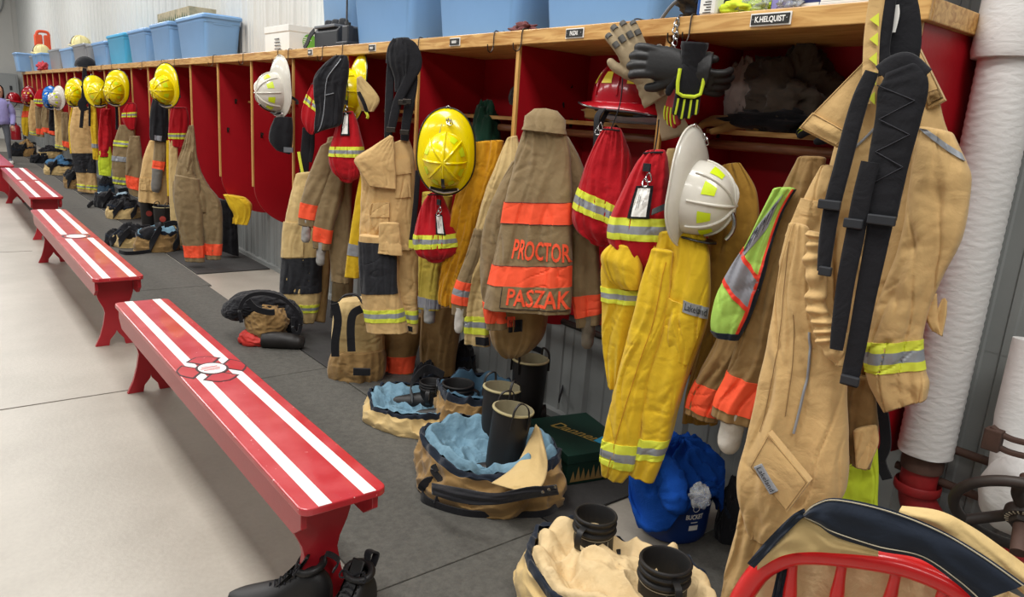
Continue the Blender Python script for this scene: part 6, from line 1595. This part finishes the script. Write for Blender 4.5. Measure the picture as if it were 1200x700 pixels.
Cloth(pl, [(322, 138, 342, 138), (317, 150, 343, 152), (316, 165, 342, 170), (324, 176, 340, 181)], thick=.55, fold=.008, seed=93).body('pouch_cloth', BLK, t, nu=36, nv=26, hem=False)
q = MB(); q.box((-.03, -.02, -.004), (.03, .012, .004), GRP, frame(pl.p(338, 175, .075), Y=V((0, 0, 1)), Z=pl.n)); q.build('grey_label', t, smooth=False)
t = garment('tan_hood', 'tan hood liner hanging behind the smaller white helmet', 'hood', Plane(335, 105, 1.92, .75))
Cloth(Plane(335, 105, 1.92, .75), [(326, 88, 338, 87), (326, 100, 341, 100), (328, 118, 341, 120), (332, 132, 340, 134)], thick=.6, fold=.008, seed=94).body('hood_cloth', TAN2, t, nu=30, nv=20)
pl = Plane(360, 190, 1.93, .7)
t = garment('black_strap_bundle', 'black webbing hanging between the fourth divider and khaki sleeves', 'strap', pl)
for pts, w in (([(360, 150), (358, 175), (356, 205)], .06), ([(366, 148), (366, 172), (363, 190)], .03)): pstrap(pts, w, .008, off=.03, parent=t, plane=pl)
pstrap([(350, 178), (352, 190), (355, 205)], .02, .005, off=.05, parent=t, plane=pl, m=LIME, name='lime_strap')

# --- M: left cluster (bays 7-9)
pl = Plane(235, 230, 1.86, .85)
t = garment('khaki_trousers', 'full-length khaki trousers with orange cuffs hanging at the left of the bare red bays', 'trousers', pl, 'khaki trousers')
M1 = Cloth(pl, [(221, 148, 227, 147), (216, 165, 229, 163), (208, 190, 232, 188), (205, 212, 240, 210), (205, 235, 252, 230), (210, 248, 255, 248)], thick=.42, fold=.020, fw=.06, wr=.010, seed=101, dmax=.13); M1.body('seat', KHAKI, t, nu=56, nv=60)
for rows, sd_, of in (([(205, 205, 234, 210), (204, 238, 238, 240), (210, 268, 239, 268), (215, 290, 239, 290), (217, 306, 240, 307)], 102, .03), ([(222, 200, 238, 212), (232, 232, 258, 236), (236, 268, 261, 268), (239, 290, 260, 291), (241, 304, 259, 304)], 103, .0)):
    c = Cloth(pl, rows, thick=.6, fold=.012, wr=.009, seed=sd_, off=of, dmax=.10); c.body('trouser_leg', KHAKI, t, nu=44, nv=50); c.patch('orange_band', t, -1, 1, .80, .93, ORANGE, off=.004)
M1.patch('cargo_pocket', t, -.95, .0, .62, .86, KHAKI, off=.018); M1.patch('pocket_flap', t, .0, .5, .3, .6, KHAKI, off=.014)
pl = Plane(207, 270, 1.93, .85)
t = garment('cream_trousers', 'cream trouser leg showing left of the full-length khaki trousers', 'trousers', pl)
Cloth(pl, [(198, 165, 208, 165), (198, 220, 210, 220), (200, 262, 214, 262), (202, 290, 215, 290), (196, 302, 215, 303)], thick=.6, fold=.010, seed=104).body('trouser_leg', TAN2, t, nu=36, nv=50)
pl = Plane(182, 200, 1.88, .9)
t = garment('turnout_trousers', 'tan trousers hanging below the single yellow helmet on the left', 'trousers', pl, 'turnout trousers on the lockers')
c = Cloth(pl, [(175, 165, 198, 165), (168, 185, 200, 190), (163, 215, 199, 218), (162, 236, 199, 240)], thick=.5, fold=.015, seed=105, dmax=.12); c.body('seat', TAN, t, nu=44, nv=40); c.patch('pocket_flap', t, -.9, -.1, .6, .78, TAN, off=.012)
t = garment('brown_coat', 'khaki sleeve with orange band and grey glove in front of tan trousers, left part', 'coat', pl, 'brown turnout coats')
c = Cloth(pl, [(182, 160, 196, 160), (180, 178, 195, 180), (179, 192, 193, 194), (178, 201, 191, 204)], thick=.65, fold=.008, seed=106, off=.14, dmax=.10); c.body('sleeve', KHAKI, t, nu=36, nv=36); c.patch('orange_band', t, -1, 1, .66, .90, ORANGE, off=.004); knit(c, t, cloth('grey_glove', '#77746f', .3), .20, .05, lean=V((0, 0, -.5)))
t = garment('black_jacket', 'black jacket bundle with grey patch hanging under the single yellow helmet', 'jacket', pl)
c = Cloth(pl, [(180, 112, 198, 112), (176, 130, 199, 132), (175, 150, 198, 152), (176, 164, 195, 167)], thick=.5, fold=.02, seed=107, off=.16, dmax=.12); c.body('jacket_body', BLK, t, nu=44, nv=40); c.patch('grey_patch', t, -.4, .4, .85, .97, GREYT, off=.005)
pl = Plane(200, 200, 1.97, .8)
t = garment('yellow_trousers', 'narrow yellow trouser strip between tan trousers and cream leg', 'trousers', pl)
Cloth(pl, [(195, 165, 203, 165), (195, 200, 204, 200), (196, 230, 203, 230)], thick=.6, seed=108, fold=.01).body('trouser_leg', YEL, t, nu=30, nv=30)
# yellow rag below the bare bays
pl = Plane(283, 245, 2.12, .8)
t = garment('yellow_cloth', 'yellow cloth hanging below the bare red bays against the metal wall', 'cloth', pl)
Cloth(pl, [(262, 228, 288, 232), (268, 240, 295, 240), (274, 252, 294, 252), (272, 262, 290, 264)], thick=.5, fold=.03, fw=.05, seed=109, dmax=.10).body('cloth_fall', YEL, t, nu=44, nv=30)
pl = Plane(268, 280, 2.2, .8)
t = garment('black_cloth', 'black cloth hanging behind the khaki trousers near the wall', 'cloth', pl)
Cloth(pl, [(255, 235, 275, 235), (256, 262, 278, 265), (256, 292, 280, 300)], thick=.5, seed=110, fold=.02).body('cloth_fall', BLK, t, nu=36, nv=30)

# --- N: further left
def far(name, label, cat, X, rows, m, bands=(), knee=None, seed=0, off=0, group=None, thick=.5, dmax=.16):
    pl = Plane((rows[0][0]+rows[0][2])/2, rows[0][1], X, .9)
    t = garment(name, label, cat, pl, group)
    c = Cloth(pl, rows, thick=thick, fold=.022, fw=.09, wr=.010, seed=seed, off=off, dmax=dmax, lw=.6); c.body('cloth_body', m, t, nu=40, nv=44)
    for a, b, k in bands: c.patch('reflective_band' if k in ('L', 'O3') else ('orange_band' if k == 'O' else 'silver_band'), t, -1, 1, a, b, B3() if k == 'L' else (O3() if k == 'O3' else (ORANGE if k == 'O' else SILV)), off=.006)
    if knee: c.patch('knee_patch', t, -.98, .98, knee[0], knee[1], BLK2, off=.008)
    return c
far('brown_coat', 'khaki coat with lime bands hanging right of the pair of yellow helmets', 'coat', 1.88, [(140, 147, 157, 147), (134, 165, 158, 167), (131, 192, 156, 194), (133, 216, 150, 218)], KHAKI, [(.26, .36, 'L'), (.52, .60, 'S'), (.84, .97, 'L')], seed=121, group='brown turnout coats')
far('brown_coat', 'khaki coat with orange hem left of the tan trousers below the single helmet', 'coat', 1.9, [(152, 160, 164, 160), (148, 185, 167, 188), (148, 212, 166, 216), (152, 228, 165, 232)], KHAKI, [(.66, .86, 'O')], seed=122, group='brown turnout coats')
far('lime_trousers', 'neon lime cloth hanging low right of the black-kneed far trousers', 'trousers', 1.9, [(117, 172, 130, 172), (115, 190, 131, 190), (116, 205, 130, 207)], NEON, seed=123)
far('red_coat', 'dark red cloth hanging in the bay left of the lime-banded coat', 'coat', 1.93, [(118, 128, 130, 128), (115, 160, 131, 160), (116, 184, 128, 184)], RED, seed=124)
far('turnout_trousers', 'tan trousers with black knee under the hanging black straps, far left', 'trousers', 1.84, [(86, 126, 106, 126), (82, 150, 110, 150), (84, 178, 112, 178), (89, 203, 113, 204), (91, 224, 115, 227)], TAN, [(.89, .94, 'L')], knee=(.53, .76), seed=125, group='turnout trousers on the lockers')
far('yellow_trousers', 'yellow trousers just right of the far black-kneed ones', 'trousers', 1.92, [(104, 118, 112, 118), (106, 150, 115, 150), (109, 187, 117, 188)], YEL, [(.7, .76, 'S')], seed=126)
far('yellow_trousers', 'yellow trousers left of the far black-kneed tan ones', 'trousers', 1.92, [(84, 122, 90, 122), (80, 150, 88, 150), (82, 180, 90, 182)], YEL, [], seed=127)
far('cream_trousers', 'far cream trousers with lime hem below the pale helmet', 'trousers', 1.88, [(63, 126, 74, 126), (64, 145, 76, 145), (65, 174, 78, 177)], TAN2, [(.86, .96, 'L')], seed=128)
far('brown_coat', 'far khaki coat with orange hem right of the cream trousers', 'coat', 1.90, [(72, 132, 80, 132), (72, 150, 82, 150), (74, 173, 82, 176)], KHAKI, [(.76, .92, 'O')], seed=129, group='brown turnout coats')
far('black_jacket', 'far black jacket below the blue helmet', 'jacket', 1.90, [(58, 126, 66, 126), (57, 145, 67, 145), (58, 158, 66, 160)], BLK, [(.8, .95, 'O')], seed=130)
far('brown_coat', 'far khaki coat with orange hem left of the black jacket', 'coat', 1.9, [(50, 124, 58, 124), (48, 140, 60, 140), (51, 156, 60, 158)], KHAKI, [(.75, .93, 'O')], seed=131, group='brown turnout coats')
far('brown_coat', 'far khaki coat with orange cuffs below the far red bag', 'coat', 1.9, [(41, 125, 50, 125), (42, 142, 51, 142), (43, 160, 52, 161)], KHAKI, [(.70, .88, 'O')], seed=132, group='brown turnout coats')
far('yellow_coat', 'far tan-yellow coat right of the farthest red helmet', 'coat', 1.92, [(36, 118, 43, 118), (33, 140, 45, 140), (35, 158, 45, 160)], TAN, [(.85, .95, 'L')], seed=133, group='yellow coats')
far('yellow_coat', 'last yellow coat at the far end of the lockers', 'coat', 1.95, [(28, 122, 34, 122), (25, 142, 35, 142), (27, 158, 33, 160)], YEL, [(.25, .42, 'O')], seed=134, group='yellow coats')
# black straps on the far trousers
pl = Plane(97, 110, 1.78, .95)
t = garment('trouser_braces', 'thin black braces hanging over the far black-kneed trousers', 'braces', pl, 'black trouser braces')
for pts, w in (([(99, 80), (98, 100), (97, 125), (95, 150)], .045), ([(100, 82), (103, 105), (105, 128), (105, 148)], .03), ([(99, 100), (103, 112), (96, 122), (100, 130)], .10)): pstrap(pts, w, .012, off=.05, parent=t, plane=pl)
pl = Plane(137, 135, 1.86, .9)
t = garment('trouser_braces', 'single black strap dangling below the pair of yellow helmets', 'braces', pl, 'black trouser braces')
pstrap([(136, 118), (137, 135), (137, 152)], .03, .008, off=.05, parent=t, plane=pl)

# ------------------------------------------------------------------ gear on the floor, left half
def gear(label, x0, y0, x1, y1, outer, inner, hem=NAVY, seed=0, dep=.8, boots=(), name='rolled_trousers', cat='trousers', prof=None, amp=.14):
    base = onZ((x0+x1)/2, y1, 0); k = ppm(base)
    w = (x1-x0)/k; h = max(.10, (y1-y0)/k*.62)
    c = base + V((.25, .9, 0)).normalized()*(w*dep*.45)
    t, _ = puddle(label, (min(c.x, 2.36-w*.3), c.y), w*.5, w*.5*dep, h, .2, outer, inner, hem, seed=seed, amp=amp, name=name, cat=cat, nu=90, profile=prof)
    if cat == 'bag' or seed in (201, 202):
        ct = V((min(c.x, 2.36-w*.3), c.y, 0)); rx, ry = w*.5, w*.5*dep; rnd = random.Random(seed)
        lump('black_flap', ct+V((-rx*.35, -ry*.5, h*.85)), (rx*.5, ry*.5, h*.35), BLK, parent=t, seed=seed, amp=.15, nu=40, nv=26, sc=1.5)
        for k in range(2):
            a0 = -2.3+1.2*k+rnd.uniform(-.3, .3)
            d = V((math.cos(a0), math.sin(a0), 0)); e = V((-d.y, d.x, 0))
            strap(t, [ct+V((d.x*rx, d.y*ry, .03)), ct+V((d.x*rx*1.12, d.y*ry*1.12, h*.6))+e*.05, ct+V((d.x*rx*.8, d.y*ry*.8, h*1.25))+e*.10, ct+V((d.x*rx*.4, d.y*ry*.4, h*1.2))+e*.02], .05, BLK, .012, name='shoulder_strap')
    return t
FULL = [(.90, .97), (.84, 1.08), (.74, 1.2), (.62, 1.25), (.5, 1.32), (.38, 1.42), (.26, 1.45), (.12, 1.5), (.01, 1.5)]
gear('rolled tan and black trousers left of the tall-shafted boots, behind second bench', 135, 262, 176, 292, TAN2, BLK, seed=201, prof=FULL)
t = gear('rolled brown trousers with blue lining below the two crested black boots', 160, 255, 208, 297, BROWN, BLUEQ, seed=202)
t = gear('black bag with straps beside the second bench, left of crested boots', 126, 268, 158, 290, BLK, BLK, seed=203, name='strapped_bag', cat='bag', prof=FULL)
strap(t, [onZ(140, 296, .02), onZ(150, 298, .02), onZ(172, 296, .02), onZ(186, 293, .02)], .05, BLK, .01)
gear('tan gear bag with black flap, behind the third bench gap', 125, 232, 162, 258, TAN2, BLK, seed=204, name='strapped_bag', cat='bag', prof=FULL)
t = gear('black and grey gear bag with long strap lying toward the benches', 112, 218, 150, 245, BLK, mat('pale_blue_lining', '#9fb6c4', rough=.8, dirt=.4), seed=205, name='strapped_bag', cat='bag')
strap(t, [onZ(103, 243, .02), onZ(108, 238, .06), onZ(120, 236, .05), onZ(128, 240, .03)], .06, BLK, .012)
gear('dark blue cloth heap below the neon lime cloth', 116, 205, 133, 232, mat('slate_blue', '#3d5468', rough=.9, dirt=.4), BLK, seed=206, name='cloth_heap', cat='cloth', prof=FULL)
gear('blue topped gear bag standing in the aisle far left', 52, 184, 84, 206, TAN2, mat('bag_blue', '#3c6c92', rough=.8, dirt=.3), seed=207, name='strapped_bag', cat='bag', prof=FULL)
gear('tan and black gear bag left of the far black-kneed trousers', 76, 196, 97, 222, BROWN, BLK, seed=208, name='strapped_bag', cat='bag', prof=FULL)
gear('round black tyre-like gear bag far left before the brown bag', 36, 178, 54, 192, BLK, BLK, seed=209, name='strapped_bag', cat='bag')
gear('brown gear bag far left on the floor below the red helmet', 22, 164, 40, 184, BROWN, BROWN, seed=210, name='strapped_bag', cat='bag', prof=FULL)
gear('tan gear heap below the cream far trousers', 54, 172, 80, 186, TAN2, BLK, seed=211, name='cloth_heap', cat='cloth', prof=FULL)
gear('black gear heap at the very far end of the lockers', 12, 168, 26, 184, BLK, BLK, seed=212, name='cloth_heap', cat='cloth', prof=FULL)
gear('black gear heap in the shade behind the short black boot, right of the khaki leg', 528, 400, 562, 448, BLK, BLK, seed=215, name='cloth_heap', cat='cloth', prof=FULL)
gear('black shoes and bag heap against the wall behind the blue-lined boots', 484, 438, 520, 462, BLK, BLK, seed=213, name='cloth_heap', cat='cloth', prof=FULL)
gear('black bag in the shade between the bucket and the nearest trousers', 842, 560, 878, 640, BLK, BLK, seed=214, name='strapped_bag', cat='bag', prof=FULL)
CREST = mat('red_crest', '#a03a30', rough=.6)
for x, y, lb in ((174, 246, 'left one of two black boots with crest and wire loops beside the khaki trousers'), (190, 252, 'right one of two black boots with crest and wire loops beside the khaki trousers')):
    b = onZ(x, y-10, .36); t = boot_top(lb, (b.x, b.y, .02), .085, .34, 'rubber', yaw=3.0, loopdir=1.2, rim=BLK)
    d = (CAM-V((b.x, b.y, .2))); d.z = 0; d.normalize()
    q = MB(); q.lathe([(.03, 0), (.03, .002), (.02, .003), (0, .003)], CREST, 20, frame(V((b.x, b.y, .24))+d*.0835, Z=d, Y=V((0, 0, 1)))); q.build('red_crest', t)

# ------------------------------------------------------------------ girl at the far left
def child():
    base = onZ(9, 192, 0); base = V((base.x-.05, base.y, 0))
    t = thing('person', 'person in lilac hoodie and grey leggings standing at the left edge', 'person', base)
    SKIN = mat('skin', '#c99a80', rough=.5); HOOD = cloth('lilac_hoodie', '#9a94c8', .25); LEG = cloth('grey_leggings', '#5c6068', .3); HAIR = mat('dark_hair', '#2a211e', rough=.5, dirt=.3, nscale=40, stretch=(1, 1, .1))
    v = [(0, 0, .80), (0, .0, 1.0), (0, 0, 1.17), (0, 0, 1.24), (0, -.01, 1.34), (.08, 0, .75), (.09, -.03, .42), (.10, .04, .08), (.11, -.07, .03), (-.08, 0, .75), (-.10, .12, .44), (-.13, .25, .10), (-.13, .16, .03), (.15, 0, 1.14), (.20, .02, .92), (.18, -.10, .74), (-.15, 0, 1.14), (-.20, .02, .92), (-.18, -.10, .74)]
    e = [(0, 1), (1, 2), (2, 3), (3, 4), (0, 5), (5, 6), (6, 7), (7, 8), (0, 9), (9, 10), (10, 11), (11, 12), (2, 13), (13, 14), (14, 15), (2, 16), (16, 17), (17, 18)]
    R_ = [.12, .11, .115, .05, .05, .085, .055, .038, .035, .085, .055, .038, .035, .055, .042, .032, .055, .042, .032]
    me = bpy.data.meshes.new('body'); me.from_pydata(v, e, []); me.materials.append(LEG)
    o = bpy.data.objects.new('body', me); COL.objects.link(o); o.parent = t
    o.modifiers.new('s', 'SKIN'); lay = me.skin_vertices[0]
    for i, r in enumerate(R_): lay.data[i].radius = (r, r*.85)
    lay.data[0].use_root = True
    m_ = o.modifiers.new('u', 'SUBSURF'); m_.levels = 2; m_.render_levels = 2
    q = MB(); q.lathe([(.0, 1.225), (.05, 1.23), (.075, 1.27), (.088, 1.34), (.085, 1.40), (.06, 1.45), (0, 1.47)], SKIN, 28, Matrix.Translation(base), sx=.9, sy=1.05); 
    q.tube([base+V((0, -.085, 1.35)), base+V((0, -.108, 1.325))], .010, SKIN, seg=8); q.build('head', t)
    for s_ in (-1, 1):
        q = MB(); q.lathe([(0, .0), (.008, .004), (0, .008)], INK, 10, frame(base+V((s_*.03, -.088, 1.355)), Z=V((0, -1, 0)), Y=V((0, 0, 1)))); q.build('eye', t)
    q = MB(); q.tube([base+V((-.02, -.088, 1.295)), base+V((.02, -.088, 1.295))], .004, mat('lip', '#a05a50'), seg=6); q.build('mouth', t)
    q = MB(); g = []
    for z, r, yo in ((1.49, .01, .01), (1.475, .06, .01), (1.43, .092, .012), (1.36, .10, .02), (1.28, .10, .035), (1.18, .10, .05), (1.08, .085, .07), (1.0, .05, .08)):
        g.append([base+V((r*math.cos(a)*1.0, yo+r*.95*math.sin(a)+(.0 if math.sin(a) > -.3 else .055), z)) for a in [2*PI*k/32 for k in range(32)]])
    q.grid(g, HAIR, closed=True); q.build('long_hair', t)
    q = MB(); g = []
    for z, rx, ry in ((1.24, .06, .055), (1.21, .11, .085), (1.17, .155, .10), (1.08, .15, .115), (.95, .145, .12), (.82, .155, .125), (.76, .15, .12), (.75, .12, .10)):
        g.append([base+V((rx*math.cos(a), ry*math.sin(a), z+.008*math.sin(a*5))) for a in [2*PI*k/36 for k in range(36)]])
    q.grid(g, HOOD, closed=True); q.build('hoodie', t, sharp=180)
    for s_ in (-1, 1):
        q = MB(); limb(q, [base+V((s_*.12, 0, 1.16)), base+V((s_*.19, .01, 1.03)), base+V((s_*.205, .02, .92)), base+V((s_*.19, -.07, .80)), base+V((s_*.18, -.10, .75))], [.06, .058, .052, .045, .036], HOOD, seed=s_); q.build('hoodie_sleeve', t)
        q = MB()
        h = base+V((s_*.18, -.105, .735)); q.tube([h, h+V((0, -.01, -.05))], [.026, .022], SKIN, seg=10, flat=.6)
        for k in range(4): q.tube([h+V((s_*(-.018+.012*k), -.01, -.045)), h+V((s_*(-.019+.013*k), -.012, -.075)), h+V((s_*(-.018+.012*k), -.002, -.095-.006*(k in (1, 2))))], .006, SKIN, seg=6)
        q.tube([h+V((-s_*.022, -.01, -.02)), h+V((-s_*.032, -.02, -.05))], .007, SKIN, seg=6); q.build('fingers', t)
    q = MB(); q.tube(smooth_path([base+V((-.09, .03, 1.20)), base+V((-.06, .11, 1.22)), base+V((0, .14, 1.2)), base+V((.06, .11, 1.22)), base+V((.09, .03, 1.20))], 16), .035, HOOD); q.build('hood', t)
    for cx_, cy_2 in ((.11, .0), (-.13, .21)):
        q = MB(); g = []
        for f, w, hh in ((0, .02, .05), (.15, .035, .08), (.45, .036, .07), (.75, .04, .045), (1, .015, .03)): g.append([base+V((cx_+w*math.cos(a), cy_2+.07-.22*f, .005+hh*.5+hh*.5*math.sin(a))) for a in [2*PI*k/14 for k in range(14)]])
        q.grid(g, mat('shoe_white', '#c9c4bd', rough=.6), closed=True); q.add(g[0], [tuple(range(14))], MATS['shoe_white']); q.add(g[-1], [tuple(range(14))], MATS['shoe_white']); q.build('shoe', t)
child()
# far cabinet, hand truck, red helmet-shaped extinguisher group
p = onY(3, 118, 25.5)
t = thing('electric_cabinet', 'grey metal electric cabinet on the far wall', 'cabinet', p)
CAB = mat('cabinet_grey', '#a3a6a6', rough=.5)
q = MB(); q.box((p.x-.55, 25.6, p.z), (p.x+.42, 25.95, p.z+.75), CAB); q.build('case', t, smooth=False, bevel=.02)
q = MB(); q.box((p.x-.5, 25.58, p.z+.05), (p.x+.37, 25.6, p.z+.70), CAB); q.build('cabinet_door', t, smooth=False, bevel=.01)
q = MB(); q.box((p.x+.2, 25.56, p.z+.3), (p.x+.26, 25.6, p.z+.42), DKP); q.build('door_latch', t, smooth=False)
p = onZ(19, 168, 0); 
t = thing('hand_truck', 'small wire hand truck with red box near the far end', 'hand truck', (p.x, p.y, 0))
q = MB()
for s_ in (-.18, .18): q.tube([(p.x+s_, p.y, .1), (p.x+s_, p.y, 1.05)], .015, SILV)
for z in (.3, .5, .7, .9, 1.05): q.tube([(p.x-.18, p.y, z), (p.x+.18, p.y, z)], .012, SILV)
q.build('frame', t)
q = MB(); q.box((p.x-.2, p.y-.25, .08), (p.x+.2, p.y, .10), SILV); q.build('toe_plate', t, smooth=False)
for s_ in (-.22, .22):
    q = MB(); q.lathe([(.0, -.02), (.09, -.02), (.10, 0), (.09, .02), (0, .02)], RUB, 20, Matrix.Translation((p.x+s_, p.y+.03, .10)) @ Matrix.Rotation(PI/2, 4, 'Y')); q.build('wheel', t)
t = thing('red_can', 'small red can carried on the hand truck', 'can', (p.x, p.y-.12, .10))
q = MB(); q.lathe([(0, .10), (.11, .10), (.12, .12), (.12, .42), (.08, .48), (.04, .50), (.04, .55), (0, .55)], RSH, 24, Matrix.Translation((p.x, p.y-.14, 0))); q.build('can_body', t)
p = onY(16, 118, 20.2)
M = Matrix.Translation(p) @ Matrix.Rotation(2.2, 4, 'Z')
helmet('fire_helmet', 'bright red helmet hanging on the hand truck behind the person', M, shell=RSH, sticker=None, scale=1.1)
# conduit on the far wall
q = MB(); q.tube(smooth_path([V((-3, 25.95, 3.6)), V((1.0, 25.95, 3.15)), V((1.7, 25.95, 3.2)), V((2.1, 25.95, 3.6)), V((2.2, 25.95, 4.5))], 30), .02, CAB, seg=8); tag(q.build('wall_conduit'), 'thin grey cable running up the far wall', 'cable')

# ------------------------------------------------------------------ light
def area(name, loc, size, power, rot=(0, 0, 0), col=(1, .98, .95)):
    l = bpy.data.lights.new(name, 'AREA'); l.shape = 'RECTANGLE'; l.size, l.size_y = size; l.energy = power; l.color = col
    o = bpy.data.objects.new(name, l); COL.objects.link(o); o.location = loc; o.rotation_euler = rot; o['kind'] = 'structure'; return o
for i, y in enumerate((-1.5, 2.5, 6.5, 11, 15.5, 20)):
    area('ceiling_light', (.35, y, 4.6), (1.1, 2.8), 142)
    area('ceiling_light', (-3.8, y, 4.6), (1.1, 2.8), 98)
w = bpy.data.worlds.new('world'); bpy.context.scene.world = w; w.use_nodes = True
w.node_tree.nodes['Background'].inputs[0].default_value = (.92, .96, 1, 1)
w.node_tree.nodes['Background'].inputs[1].default_value = .13
sc = bpy.context.scene
sc.view_settings.view_transform = 'Standard'; sc.view_settings.look = 'None'; sc.view_settings.exposure = .0; sc.view_settings.gamma = 1
sc.view_settings.use_curve_mapping = False
